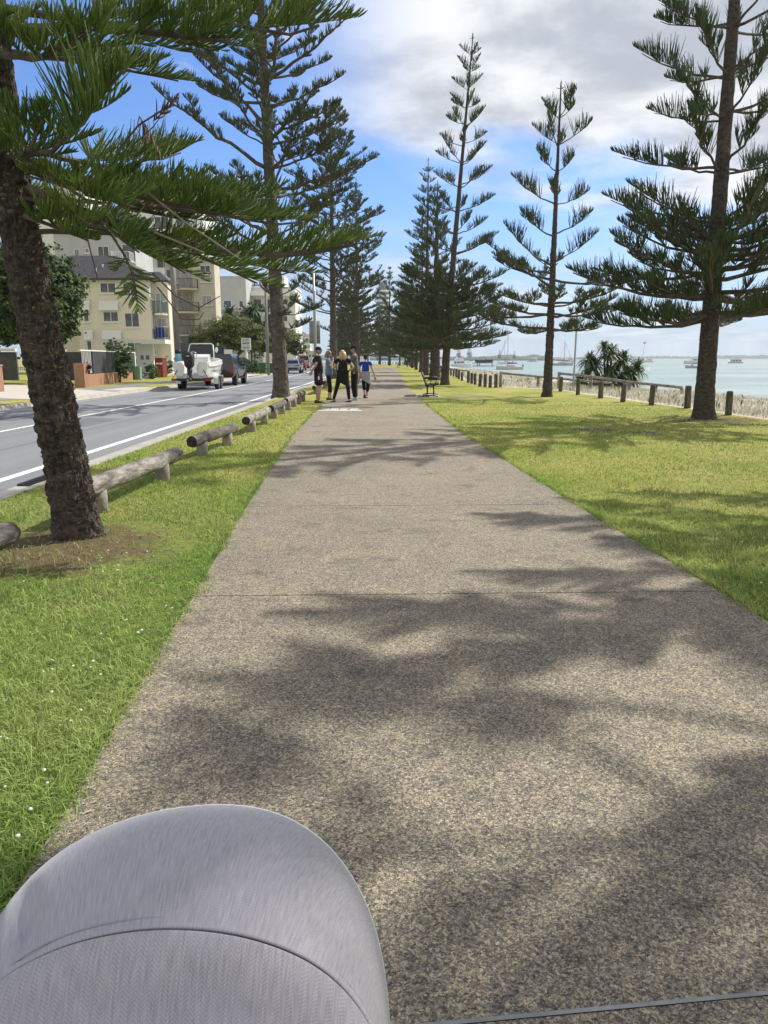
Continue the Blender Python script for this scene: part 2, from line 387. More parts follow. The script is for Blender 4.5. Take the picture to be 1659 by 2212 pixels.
# left land beyond the far kerb, lawn and verge, beach, road
sheet('ground', lambda y: fk(y)-3600, lambda y: fk(y)-.22, lambda x, y, t: 0.0, [0, .9, .97, .985, .992, .995, .997, .998, .999, .9995, 1], M_LAWN)
lawn_z = lambda x, y, t: 0.0
sheet('lawn', lambda y: nk(y)+.18, co, lawn_z, 30, M_LAWN)
def beach_z(x, y, t):
    s = x - co(y); bump = .07*fbm(x*.35, y*.35, 3.0)
    z = np.interp(s, [0, .6, 2.2, 4.5, 7, 11, 18, 40, 95], [0, .0, .03, -.03, -.28, -.85, -1.5, -2.6, -6])
    return float(z) + bump*min(1, max(0, s/1.5))
sheet('beach', co, lambda y: co(y)+95, beach_z, list(np.concatenate([np.linspace(0, .12, 16), np.linspace(.13, .3, 10), [.5, 1]])), M_SAND)
sheet('road', lambda y: fk(y)+.0, lambda y: nk(y)-.42, lambda x, y, t: -.12, 6, M_ROAD)
def kerb(name, xf, sgn):
    """channel and upstand; sgn +1: land on the +x side"""
    prof = [(-.42, -.125), (-.42, -.116), (-.05, -.13), (.02, -.10), (.06, -.01), (.10, .012), (.19, .012), (.19, -.1)]
    ys = YS[(YS < 700)]; V = []
    for y in ys:
        for a, z in prof: V.append((xf(y)+a*sgn, y, z))
    k = len(prof); n = len(ys); i, j = np.meshgrid(np.arange(n-1), np.arange(k-1), indexing='ij'); q = (i*k+j).ravel()
    Q = np.stack([q, q+1, q+k+1, q+k], 1)
    if sgn < 0: Q = Q[:, ::-1]
    mb = MB(M_KERB); mb.addq(V, Q); o = mb.build(name); o['kind'] = 'structure'
kerb('kerb', nk, 1); kerb('kerb', lambda y: fk(y)-.02, -1)
def stripe(name, xf, wd, y0, y1, z, m, step=1.0, dashes=None):
    mb = MB(m); ys = np.arange(y0, y1+.01, step)
    segs = [ys] if not dashes else [np.linspace(a, min(a+dashes[0], y1), 4) for a in np.arange(y0, y1, dashes[0]+dashes[1])]
    for yy in segs:
        V = []
        for y in yy:
            dx = (xf(y+.5)-xf(y-.5)); wx = wd*math.sqrt(1+dx*dx)
            V += [(xf(y)-wx/2, y, z), (xf(y)+wx/2, y, z)]
        q = np.arange(len(yy)-1)*2; mb.addq(V, np.stack([q, q+1, q+3, q+2], 1))
    o = mb.build(name); o['kind'] = 'structure'; return o
edge = lambda y: interp([(-40,-4.98),(36,-4.92),(46,-4.75),(60,-4.9),(80,-5.0),(93,-5.7),(110,-7.0),(130,-8.6),(235,-20.6),(400,-51.6)], y)
stripe('road_edge_line', edge, .15, -10, 200, -.116, M_LINE)
stripe('road_centre_line', lambda y: rc(y), .13, -10, 300, -.116, M_LINE)

M_PATCH = mat('asphalt_patch', (.115, .117, .12), .9, (.15, .152, .155), 1.5, 6, bump=.4, bscale=60)
def road_patch(pts):
    mb = MB(M_PATCH); mb.add([(x, y, -.1175) for x, y in pts], [list(range(len(pts)))]); o = mb.build('road_patch'); o['kind'] = 'structure'
road_patch([(-7.9, 17.2), (-6.9, 17.0), (-6.8, 19.4), (-7.85, 19.7)]); road_patch([(-6.3, 25.5), (-5.4, 25.4), (-5.4, 30.2), (-6.2, 30.5)]); road_patch([(-11.2, 19), (-9.4, 18.8), (-9.3, 20.3), (-11.2, 20.4)]); road_patch([(-7.4, 36), (-6.0, 36), (-6.0, 37.2), (-7.4, 37.3)])
road_patch([(-6.62, 8), (-6.58, 8), (-6.50, 24), (-6.55, 24)]); road_patch([(-9.9, 14), (-9.86, 14), (-9.75, 33), (-9.8, 33)])
# footpath slabs with joints
JY = [-6.5, -3.9, -1.25, 1.385, 4.30, 7.06, 10.1, 12.95, 15.9] + [15.9+2.95*k for k in range(1, 60)]
mbp = MB(M_PATH)
PS = .03                                           # the joints run almost square to the path
for a, b in zip(JY[:-1], JY[1:]):
    g = .006
    ys = np.linspace(a+g, b-g, 4)
    top = []; L_ = []; R_ = []
    for y in ys:
        c = pc(y); wob = .012*fbm(3.1, y*1.3, 0); wob2 = .012*fbm(8.1, y*1.3, 5)
        sl = .17 if abs(y-1.385) < .02 else .05
        L_.append((c-PHW+wob, y-sl, .022)); R_.append((c+PHW+wob2, y+sl, .022))
    V = []
    for l, r in zip(L_, R_): V += [l, r, (l[0]-.0, l[1], -.06), (r[0], r[1], -.06)]
    F = []
    for i in range(3):
        o = 4*i; F += [[o, o+1, o+5, o+4], [o+2, o, o+4, o+6], [o+1, o+3, o+7, o+5]]
    F += [[0, 2, 3, 1], [12, 13, 15, 14]]
    mbp.add(V, F)
o = mbp.build('path'); o['kind'] = 'structure'
mbj = MB(M_GROOVE, M_JOINT)
for y in JY:
    c = pc(y); m_ = M_JOINT if abs(y-1.385) < .01 else M_GROOVE
    h = .0245 if m_ is M_JOINT else .012; wv = .0055 if m_ is M_JOINT else .009
    sl = .17 if m_ is M_JOINT else .05
    mbj.add([(c-PHW-.0, y-sl-wv, h), (c+PHW, y+sl-wv, h), (c+PHW, y+sl+wv, h), (c-PHW, y-sl+wv, h)], [[0, 1, 2, 3]], m_)
o = mbj.build('path_joint'); o['kind'] = 'structure'
# painted bar with a row of rounded white marks, seen almost edge on
mbm = MB(M_LINE); y0 = 20.55
xa, xb = pc(y0)-PHW+.02, pc(y0)-PHW+1.24
mbm.add([(xa, y0-.17, .027), (xb, y0-.22, .027), (xb, y0-.02, .027), (xa, y0+.03, .027)], [[0, 1, 2, 3]])
for k, cx in enumerate((.10, .21, .36, .46, .62, .72, .90, 1.02)):
    wv = (.055, .045, .06, .045, .055, .05, .06, .055)[k]; n = 14; O = []; I = []
    for j in range(n):
        t = 2*math.pi*j/n; O.append((xa+.04+cx+wv*math.cos(t), y0+.36+.27*math.sin(t), .027)); I.append((xa+.04+cx+wv*.35*math.cos(t), y0+.36+.13*math.sin(t), .027))
    mbm.add(O+I, [[j, (j+1) % n, n+(j+1) % n, n+j] for j in range(n)])
o = mbm.build('path_marking'); o['kind'] = 'structure'
# strips on the far side: asphalt footpath, driveway crossings
stripe('far_footpath', lambda y: fk(y)-2.35, 1.5, 4, 130, .006, M_FPATH)
def patch(name, pts, z, m):
    mb = MB(m); mb.add([(x, y, z) for x, y in pts], [list(range(len(pts)))]); o = mb.build(name); o['kind'] = 'structure'; return o
patch('driveway', [(-11.75, 26), (-11.7, 32.5), (-21, 42), (-27, 42), (-27, 34)], .010, M_DRIVE)
patch('driveway', [(-11.7, 33.5), (-11.6, 37.5), (-12.9, 37.2), (-12.9, 33.8)], .014, M_DRIVE)
patch('driveway', [(-10.95, 61), (-10.9, 68.5), (-26, 76), (-26, 66)], .010, M_DRIVE)
patch('bench_pad', [(1.28, 28.2), (2.15, 28.2), (2.15, 30.6), (1.3, 30.6)], .008, M_KERB)
# storm drain grate in the gutter
gt = MB(mat('grate_iron', (.05, .05, .055), .6, metal=.6))
for k in range(9): gt.box((nk(9.6)-.22, 9.0+.12*k, -.112), (.40, .03, .03))
for k in range(2): gt.box((nk(9.6)-.39+.34*k, 9.48, -.108), (.035, 1.02, .04))
tag(gt.build('drain_grate'), 'dark iron storm drain grate set in the concrete gutter behind the leaning trunk', 'drain grate')
patch('gutter_slab', [(nk(9)-.55, 8.7), (nk(9)+.3, 8.6), (nk(9)+.35, 10.4), (nk(9)-.55, 10.3)], .0, M_KERB).location.z = -.127

# sea, sand bank, island, headland
def sea_material():
    M = mat('sea_water', (.15, .32, .33), .35); nt = M.node_tree; N = nt.nodes; L = nt.links; P = N['Principled BSDF']
    P.inputs['Specular IOR Level'].default_value = .22
    tc = N.new('ShaderNodeTexCoord')
    def nz(s, d, st, off=(0, 0, 0)):
        mp = N.new('ShaderNodeMapping'); mp.inputs['Scale'].default_value = st; mp.inputs['Location'].default_value = off; mp.inputs['Rotation'].default_value = (0, 0, .2); L.new(tc.outputs['Object'], mp.inputs[0])
        n = N.new('ShaderNodeTexNoise'); n.inputs['Scale'].default_value = s; n.inputs['Detail'].default_value = d; n.inputs['Roughness'].default_value = .65
        L.new(mp.outputs[0], n.inputs['Vector']); return n.outputs['Fac']
    r = N.new('ShaderNodeValToRGB'); e = r.color_ramp.elements; e.new(.5)
    for k, (p, c) in enumerate(((.36, (.19, .255, .25)), (.52, (.255, .325, .315)), (.68, (.35, .41, .39)))): e[k].position = p; e[k].color = (*c, 1)
    L.new(nz(.05, 6, (.25, 1, 1)), r.inputs[0])
    r2 = N.new('ShaderNodeValToRGB'); e = r2.color_ramp.elements; e[0].position = .34; e[1].position = .68; e[0].color = (.72, .78, .8, 1); e[1].color = (1.22, 1.18, 1.16, 1)
    L.new(nz(.55, 7, (.35, 1, 1), (3, 8, 0)), r2.inputs[0])
    x = N.new('ShaderNodeMix'); x.data_type = 'RGBA'; x.blend_type = 'MULTIPLY'; x.inputs['Factor'].default_value = 1
    L.new(r.outputs[0], x.inputs['A']); L.new(r2.outputs[0], x.inputs['B']); L.new(x.outputs['Result'], P.inputs['Base Color'])
    b = N.new('ShaderNodeBump'); b.inputs['Strength'].default_value = .55; b.inputs['Distance'].default_value = .5
    L.new(nz(.8, 6, (.5, 1, 1)), b.inputs['Height']); L.new(b.outputs[0], P.inputs['Normal'])
    return M
SEAZ = -1.6
mb = MB(sea_material()); mb.add([(-200, -400, SEAZ), (12000, -400, SEAZ), (14000, 16000, SEAZ), (-6000, 16000, SEAZ)], [[0, 1, 2, 3]])
o = mb.build('sea'); o['kind'] = 'structure'
mb = MB(M_SAND)
for (cx_, cy_, rx, ry) in ((360, 560, 260, 26), (900, 640, 330, 40), (70, 330, 40, 3.5)):
    n = 40; V = [(cx_, cy_, SEAZ+.28)] + [(cx_+rx*math.cos(2*math.pi*k/n)*(1+.12*fbm(k*.5, 2)), cy_+ry*math.sin(2*math.pi*k/n)*(1+.2*fbm(k*.6, 7)), SEAZ+.03) for k in range(n)]
    if ry > 10: mb.add(V, [[0, 1+k, 1+(k+1) % n] for k in range(n)])
o = mb.build('sand_bank', smooth=True); o['kind'] = 'structure'
mb = MB(M_LINE)
for k in range(46):
    Y = random.uniform(70, 330); X = Y*random.uniform(.12, .56); wv = random.uniform(.3, 1.5)*(1 + Y/260); n = 9
    mb.add([(X+wv*math.cos(6.283*j/n)*random.uniform(.6, 1), Y+.16*wv*math.sin(6.283*j/n), SEAZ+.04) for j in range(n)], [list(range(n))])
tag(mb.build('sea_foam'), 'small white crests of broken water on the turquoise sea', 'sea foam', kind='stuff')
def ridge(name, pts, dep, m, seed, cols=140, rough=.5):
    """a low wooded ridge: pts = (x, y, height) along its shore"""
    P = np.array(pts, float); t = np.linspace(0, 1, cols); u = np.linspace(0, 1, len(P))
    X, Y, H = [np.interp(t, u, P[:, k]) for k in range(3)]
    V = []
    prof = [(0, 0), (.08, .55), (.3, .85), (.6, 1), (1, 0)]
    for i in range(cols):
        for (a, b) in prof:
            h = H[i]*b*(1 + rough*fbm(X[i]/max(8, H[i]*2.0), seed, a*3)); V.append((X[i]+dep*a*.25, Y[i]+dep*a, SEAZ-.2+max(0, h)))
    k = len(prof); i, j = np.meshgrid(np.arange(cols-1), np.arange(k-1), indexing='ij'); q = (i*k+j).ravel()
    mb = MB(m); mb.addq(V, np.stack([q, q+k, q+k+1, q+1], 1)); o = mb.build(name); o['kind'] = 'structure'; return o
M_WOOD = mat('far_woodland', (.035, .06, .03), .95, (.075, .10, .05), .12, 6)
ridge('island', [(550, 3300, 3), (750, 3300, 8), (1000, 3300, 8), (1180, 3300, 14), (1350, 3250, 12), (1500, 3200, 17), (1800, 3200, 14), (2600, 3100, 16), (3600, 3000, 16)], 300, M_WOOD, 2.2)
mb = MB(M_SAND); mb.add([(900, 3180, SEAZ+1), (3600, 2900, SEAZ+1), (3600, 2990, SEAZ+2.5), (900, 3290, SEAZ+2.5)], [[0, 1, 2, 3]]); o = mb.build('island_beach'); o['kind'] = 'structure'
ridge('headland', [(-420, 1500, 9), (-150, 1400, 9), (0, 1300, 8), (60, 1240, 6), (130, 1200, 6), (185, 1190, 9), (245, 1185, 9), (262, 1185, 4)], 260, M_WOOD, 5.1)
mb = MB(mat('sea_wall_rock', (.16, .16, .15), .95, (.28, .27, .25), .5)); mb.tube([(-150, 1330, SEAZ), (60, 1150, SEAZ), (180, 1140, SEAZ), (285, 1150, SEAZ)], 2.2, 6); o = mb.build('breakwater'); o['kind'] = 'structure'

# ------------------------------------------------------------------ grass
def blades(name, pos, hgt, wid, m, lean=.5, label=None, cat='grass', kind='stuff'):
    n = len(pos); az = RNG.uniform(0, 2*np.pi, n); la = RNG.uniform(0, 2*np.pi, n); lm = np.abs(RNG.normal(0, lean, n))
    w_ = np.stack([np.cos(az), np.sin(az), np.zeros(n)], 1)*wid[:, None]/2
    ld = np.stack([np.cos(la), np.sin(la), np.zeros(n)], 1)*(lm*hgt)[:, None]
    up = np.zeros((n, 3)); up[:, 2] = hgt
    mid = pos + ld*.3 + up*.58; tip = pos + ld + up*(1 - .28*np.minimum(lm, 1.6))[:, None]
    V = np.stack([pos - w_, pos + w_, mid + w_*.75, mid - w_*.75, tip], 1).reshape(-1, 3)
    b = np.arange(n)[:, None]*5
    mb = MB(m); mb.addq(V, b + np.array([[0, 1, 2, 3]])); mb.Q.append((b + np.array([[3, 2, 4]]), 0))
    return tag(mb.build(name), label, cat, kind=kind)
M_BLADE = mat('grass_blade', (.25, .37, .075), .7, (.49, .49, .17), .9, 5, island=.45, transl=.3, spec=.25)
def greener_near():
    nt = M_BLADE.node_tree; N = nt.nodes; L = nt.links; P = N['Principled BSDF']; T = [n for n in N if n.type == 'BSDF_TRANSLUCENT'][0]
    src = P.inputs['Base Color'].links[0].from_socket; tc = N.new('ShaderNodeTexCoord'); sp = N.new('ShaderNodeSeparateXYZ'); L.new(tc.outputs['Object'], sp.inputs[0])
    a = N.new('ShaderNodeMath'); a.operation = 'MULTIPLY_ADD'; L.new(sp.outputs[1], a.inputs[0]); a.inputs[1].default_value = .22; L.new(sp.outputs[0], a.inputs[2])
    mr = N.new('ShaderNodeMapRange'); L.new(a.outputs[0], mr.inputs[0]); mr.inputs['From Min'].default_value = 2.2; mr.inputs['From Max'].default_value = -.6; mr.inputs['To Max'].default_value = .55
    mx = N.new('ShaderNodeMix'); mx.data_type = 'RGBA'; mx.blend_type = 'MULTIPLY'; L.new(mr.outputs[0], mx.inputs['Factor']); L.new(src, mx.inputs['A']); mx.inputs['B'].default_value = (.60, .80, .80, 1)
    L.new(mx.outputs['Result'], P.inputs['Base Color']); L.new(mx.outputs['Result'], T.inputs[0])
greener_near()
M_DRYBLADE = mat('dry_grass_blade', (.43, .40, .31), .9, (.56, .53, .43), .7, 5, island=.3, transl=.25, spec=.2)
def scatter(n, d0, d1, amax, ok):
    d = d0*(d1/d0)**RNG.uniform(0, 1, n); a = RNG.uniform(-amax, amax, n)
    x = d*np.sin(a); y = d*np.cos(a); k = ok(x, y); return x[k], y[k]
litter = lambda x, y: np.hypot(x+2.5, (y-5.5)*1.1)
def lawn_ok(x, y):
    c = pc(y); left = (x > nk(y)+.2) & (x < c-PHW-.0) & (x > -5)
    right = (x > c+PHW+.0) & (x < co(y)-.1)
    thin = (litter(x, y) < 1.05) & (RNG.uniform(0, 1, len(x)) < .86)
    return (left | right) & ~thin
x, y = scatter(330000, 1.3, 26, R(37), lawn_ok)
x2, y2 = scatter(190000, 1.0, 9, R(85), lawn_ok); k2 = np.abs(np.arctan2(x2, y2)) > R(36); x = np.concatenate([x, x2[k2]]); y = np.concatenate([y, y2[k2]])
dd = np.hypot(x, y)
hg = RNG.uniform(.016, .044, len(x))*(1 + .8*np.maximum(0, np.sin(x*2.3+1)*np.sin(y*1.7)))*np.clip(1.15 - dd/40, .5, 1.2)
pos = np.stack([x, y, np.zeros(len(x))], 1)
blades('lawn_grass', pos, hg, .0022 + .00075*dd, M_BLADE, 1.15, 'short mown grass blades on the lawns either side of the path')
# ragged fringe along the edges of the concrete
ye = 1.2*(24/1.2)**RNG.uniform(0, 1, 16000); side = RNG.choice([-1, 1], len(ye))
clump = np.array([.5+.5*fbm(q*1.7, s*9.0, 1) for q, s in zip(ye, side)])
xe = np.array([pc(q) for q in ye]) + side*(PHW + .045 - .085*np.abs(RNG.normal(0, 1, len(ye)))*clump**2)
blades('edge_grass', np.stack([xe, ye, np.full(len(ye), .0)], 1), RNG.uniform(.03, .075, len(ye)), .003+.0008*ye, M_BLADE, 1.1, 'ragged grass growing over the edges of the concrete path')
x, y = scatter(9000, 3.4, 9, R(37), lambda x, y: (litter(x, y) < 1.7) & (x < pc(y)-PHW-.25) & (x > -4))
blades('needle_litter', np.stack([x, y, np.full(len(x), .004)], 1), RNG.uniform(.012, .03, len(x)), RNG.uniform(.004, .012, len(x)), mat('dry_needles', (.17, .11, .06), .9, (.36, .27, .16), 5, island=.4), 3.2, 'brown fallen needles and dry twigs scattered round the leaning trunk', 'leaf litter')
# small dry debris: leaf bits and twig ends on the concrete and the turf
x, y = scatter(2600, 1.6, 16, R(36), lambda x, y: (x > -3.6) & (x < 7) & (np.abs(np.abs(x - pc(y)) - PHW) < np.abs(RNG.normal(0, .55, len(x)))))
blades('dry_debris', np.stack([x, y, np.full(len(x), .024)], 1), RNG.uniform(.004, .012, len(x)), RNG.uniform(.004, .012, len(x)), mat('dry_leaf_bits', (.16, .10, .055), .9, (.42, .33, .20), 9, island=.5), 2.4, 'bits of dry leaf and twig lying on the path and its edges', 'debris')
# clover heads
mb = MB(mat('clover_white', (.72, .70, .62), .8)); cl = []
for k in range(900):
    d = 1.6*(9/1.6)**random.random(); a = random.uniform(-.62, .62); px, py = d*math.sin(a), d*math.cos(a)
    if fbm(px*.9, py*.9, 4.2) < .05: continue
    if (-4 < px < pc(py)-PHW-.05 and py < 5.3 and px > -2.4) or (pc(py)+PHW+.03 < px < pc(py)+PHW+.9 and py < 6): cl.append((px, py))
for px, py in cl[:90]: mb.ball((px, py, random.uniform(.03, .045)), (lambda q: (q, q, q*.6))(random.uniform(.005, .009)), nu=6, nv=4)
tag(mb.build('clover_flowers'), 'tiny white clover heads dotted through the grass beside the path', 'clover', kind='stuff')
# dune grass
def dune_ok(x, y):
    s = x - np.array([co(q) for q in y]); dens = np.array([fbm(a*.5, b*.5, 9) for a, b in zip(x, y)])
    return (s > .15) & (s < 9) & (RNG.uniform(0, 1, len(x)) < np.clip(1.15 - s/9 + dens*.8, .1, 1))
x, y = scatter(300000, 13, 110, R(34), dune_ok)
z = np.array([beach_z(a, b, 0) for a, b in zip(x, y)]); dd = np.hypot(x, y)
blades('dune_grass', np.stack([x, y, z-.02], 1), RNG.uniform(.09, .26, len(x))*np.array([1+.5*fbm(a*.8, b*.8, 2) for a, b in zip(x, y)]), .004 + .00042*dd, M_DRYBLADE, .95, 'pale dry beach grass covering the low dune behind the bollards', 'dune grass')
k = RNG.uniform(0, 1, len(x)) < .02
blades('dune_weeds', np.stack([x[k], y[k], z[k]-.02], 1), RNG.uniform(.1, .3, k.sum()), .012 + .0016*dd[k], mat('weed_green', (.10, .15, .05), .9, island=.4), .7, 'low green weeds among the pale dune grass', 'weeds')
# ------------------------------------------------------------------ norfolk pines
M_BARK = mat('pine_bark', (.030, .024, .020), .95, (.125, .10, .08), 9, 8, bump=1.0, bscale=34, stretch=(1, 1, 2.2), lo=.34, hi=.70)
M_FLAKE = mat('bark_flake', (.10, .08, .062), .9, (.24, .20, .165), 14, 4, island=.5)
M_BARK2 = mat('grey_bark', (.05, .042, .035), .95, (.16, .135, .11), 6, 8, bump=1.0, bscale=26, stretch=(1, 1, 2.0), lo=.35, hi=.72)
M_LIMB = mat('limb_bark', (.06, .045, .035), .9, (.13, .105, .08), 8, 5)
M_PALE = mat('dead_twig', (.25, .20, .15), .9, (.36, .30, .24), 8, 4)
M_NEEDLE = mat('needle_near', (.085, .155, .034), .55, (.22, .29, .065), 1.3, 4, island=.45, transl=.22, spec=.35, bump=.5, bscale=260)
M_NEEDLE2 = mat('needle_mid', (.066, .100, .050), .6, (.120, .155, .075), .8, 4, island=.35, transl=.25, spec=.3)
M_DEADN = mat('needle_dead', (.13, .075, .05), .8, (.22, .14, .09), 3, 3, island=.3, transl=.15)
def unit(v): v = np.asarray(v, float); return v/max(np.linalg.norm(v), 1e-9)
class Crown:
    def __init__(s, r, needle, wood=M_LIMB, seg=3, sides=3, den=1.0, seed=1):
        s.mb = MB(needle, wood); s.r = r; s.seg = seg; s.sides = sides; s.den = den; s.g = np.random.default_rng(seed)
        s.A = {'B': [], 'D': [], 'C': [], 'L': [], 'r': []}; s.dead = {k: [] for k in 'BDCLr'}; s.W = []
    def frond(s, b, d, u, Lf, rl, vee=.9, gap=None, dead=False, curl=.3, spread=1.0):
        d = unit(d); u = unit(u - d*np.dot(u, d)); sd_ = np.cross(d, u); g = s.g
        n = max(4, int(Lf/(gap or s.r*3.0)*s.den))
        tt = np.linspace(.04, 1, n); k = curl*Lf*.5
        for sg in (-1, 1):
            t = np.clip(tt + g.normal(0, .3/n, n), 0, 1.0)
            P = b + d*Lf*t[:, None] + u*k*(t**2)[:, None]
            al = (1.02 - .55*t)*spread + g.normal(0, .07, n); ve = vee + g.normal(0, .16, n)
            D = d*np.cos(al)[:, None] + (sd_*sg*np.cos(ve)[:, None] + u*np.sin(ve)[:, None])*np.sin(al)[:, None]
            Lr = rl*(1.02 - .82*t**1.3)*g.uniform(.78, 1.12, n)*np.minimum(1, .55 + t*4)
            C = u*(.26 + .16*g.normal(0, 1, n))[:, None] + d*.12 + g.normal(0, .05, (n, 3))
            A_ = s.dead if dead else s.A
            A_['B'].append(P); A_['D'].append(D); A_['C'].append(C); A_['L'].append(Lr); A_['r'].append(np.full(n, s.r)*g.uniform(.85, 1.15, n))
        s.W.append((b, d, u*curl*.5, Lf*.98, max(.004, s.r*.75)))
    def limb(s, b, m, p, r0, seg=8):
        b, m, p = [np.asarray(q, float) for q in (b, m, p)]
        L_ = np.linalg.norm(p-b); t = np.linspace(0, 1, seg+1)[:, None]
        P = b*(1-t)**2 + 2*m*t*(1-t) + p*t*t
        P[1:-1] += s.g.normal(0, .012*L_, (seg-1, 3))*.6
        s.mb.tube(P, np.linspace(r0, max(.006, r0*.25), seg+1), 6, s.mb.ms[1])
    def branch(s, b, p, sag=.0, r0=.03, t0=.35, nf=6, lf=.6, rl=.25, term=.45, ang=.85, vee=.9, spread=1.0, droop=0.0, mid=None, jit=1.0, dead=False, gap=None):
        b = np.asarray(b, float); p = np.asarray(p, float); L_ = np.linalg.norm(p-b)
        m = (b+p)/2 + np.array([0, 0, -sag*L_]) if mid is None else np.asarray(mid, float)
        s.limb(b, m, p, r0)
        up = np.array([0, 0, 1.])
        for i in range(nf):
            t = t0 + (.95-t0)*(i+.5*s.g.random())/max(1, nf)
            P = b*(1-t)**2 + 2*m*t*(1-t) + p*t*t; T = unit(2*(m-b)*(1-t) + 2*(p-m)*t)
            sd_ = unit(np.cross(T, up)); sg = (-1)**i
            a = ang*s.g.uniform(.75, 1.2)
            d = T*math.cos(a) + sd_*sg*math.sin(a) + up*(s.g.uniform(-.05, .35) - droop)
            s.frond(P, d, up + T*.2, lf*s.g.uniform(.65, 1.15)*(1.1-.45*t), rl*s.g.uniform(.8, 1.1), vee, dead=dead, gap=gap, spread=spread)
        T = unit(p-m)
        if term > 0:
            q = 1 - min(.9, term/L_*.8); P = b*(1-q)**2 + 2*m*q*(1-q) + p*q*q
            s.frond(P, unit(p-P)*1.0, up + s.g.normal(0, .12, 3), term*1.05, rl*1.05, vee, dead=dead, curl=.12, gap=gap, spread=spread)
    def done(s, parent, name='crown'):
        for A_, m_ in ((s.A, s.mb.ms[0]), (s.dead, M_DEADN)):
            if A_['B']:
                c = [np.concatenate(A_[k]) for k in 'BDCLr']; s.mb.ropes(c[0], c[1], c[2], c[3], c[4], s.seg, s.sides, m_, tip=.35, base=.8)
        if s.W:
            w_ = list(zip(*s.W)); s.mb.ropes(np.array(w_[0]), np.array(w_[1]), np.array(w_[2]), np.array(w_[3]), np.array(w_[4]), 3, 3, s.mb.ms[1])
        return s.mb.build(name, parent)
def trunk_mesh(H, r0, pts=None, r1=.03, rough=.06, n=40, seg=120, m=None, flake=0, flare=.35, seed=0, z0=-.1):
    """pts: list of (z, dx, dy) offsets of the axis"""
    mb = MB(m or M_BARK); zs = np.linspace(0, 1, seg)**1.35*(H - z0) + z0
    tab = pts or [(0, 0, 0), (H, 0, 0)]
    V = []; rows = []
    for z in zs:
        ax = np.interp(z, [t[0] for t in tab], [t[1] for t in tab]); ay = np.interp(z, [t[0] for t in tab], [t[2] for t in tab])
        f = max(0, z)/H; r = r0*(1-f) + r1*f
        r *= 1 + flare*math.exp(-max(0, z)/.22)
        for j in range(n):
            a = 2*math.pi*j/n; ca, sa = math.cos(a), math.sin(a)
            q = fbm(ca*3.0+seed, sa*3.0, z*7)*.75 + fbm(ca*9+seed, sa*9, z*19)*.55
            lob = .10*math.sin(a*3+seed)*math.exp(-max(0, z)/.35)
            rr = r*(1 + lob) + min(r*.35, rough)*q*.62
            V.append((ax+rr*ca, ay+rr*sa, z))
    i, j = np.meshgrid(np.arange(seg-1), np.arange(n), indexing='ij'); i = i.ravel(); j = j.ravel()
    mb.addq(V, np.stack([i*n+j, i*n+(j+1) % n, (i+1)*n+(j+1) % n, (i+1)*n+j], 1))
    g = random.Random(seed+5)
    for k in range(flake):                         # lifting plates of bark
        z = g.uniform(.05, min(H*.9, 3.2)); a = g.uniform(0, 6.283); r = r0*(1-z/H) + r1*z/H
        ax = np.interp(z, [t[0] for t in tab], [t[1] for t in tab]); ay = np.interp(z, [t[0] for t in tab], [t[2] for t in tab])
        w_ = g.uniform(.008, .028); h_ = g.uniform(.008, .03); out = g.uniform(.004, .022); da = w_/r
        def pt(aa, rr, zz): return (ax+rr*math.cos(aa), ay+rr*math.sin(aa), zz)
        ro = r*1.04
        mb.add([pt(a-da, ro-.01, z), pt(a+da, ro-.01, z+h_*.3), pt(a+da*.7, ro+out, z+h_), pt(a-da*.8, ro+out*.8, z+h_*.8),
                pt(a-da, ro-.02, z-.006), pt(a+da, ro-.02, z+h_*.3-.006)], [[0, 1, 2, 3], [4, 0, 3], [5, 2, 1], [4, 3, 2, 5]], M_FLAKE if g.random() < .55 else None)
    return mb
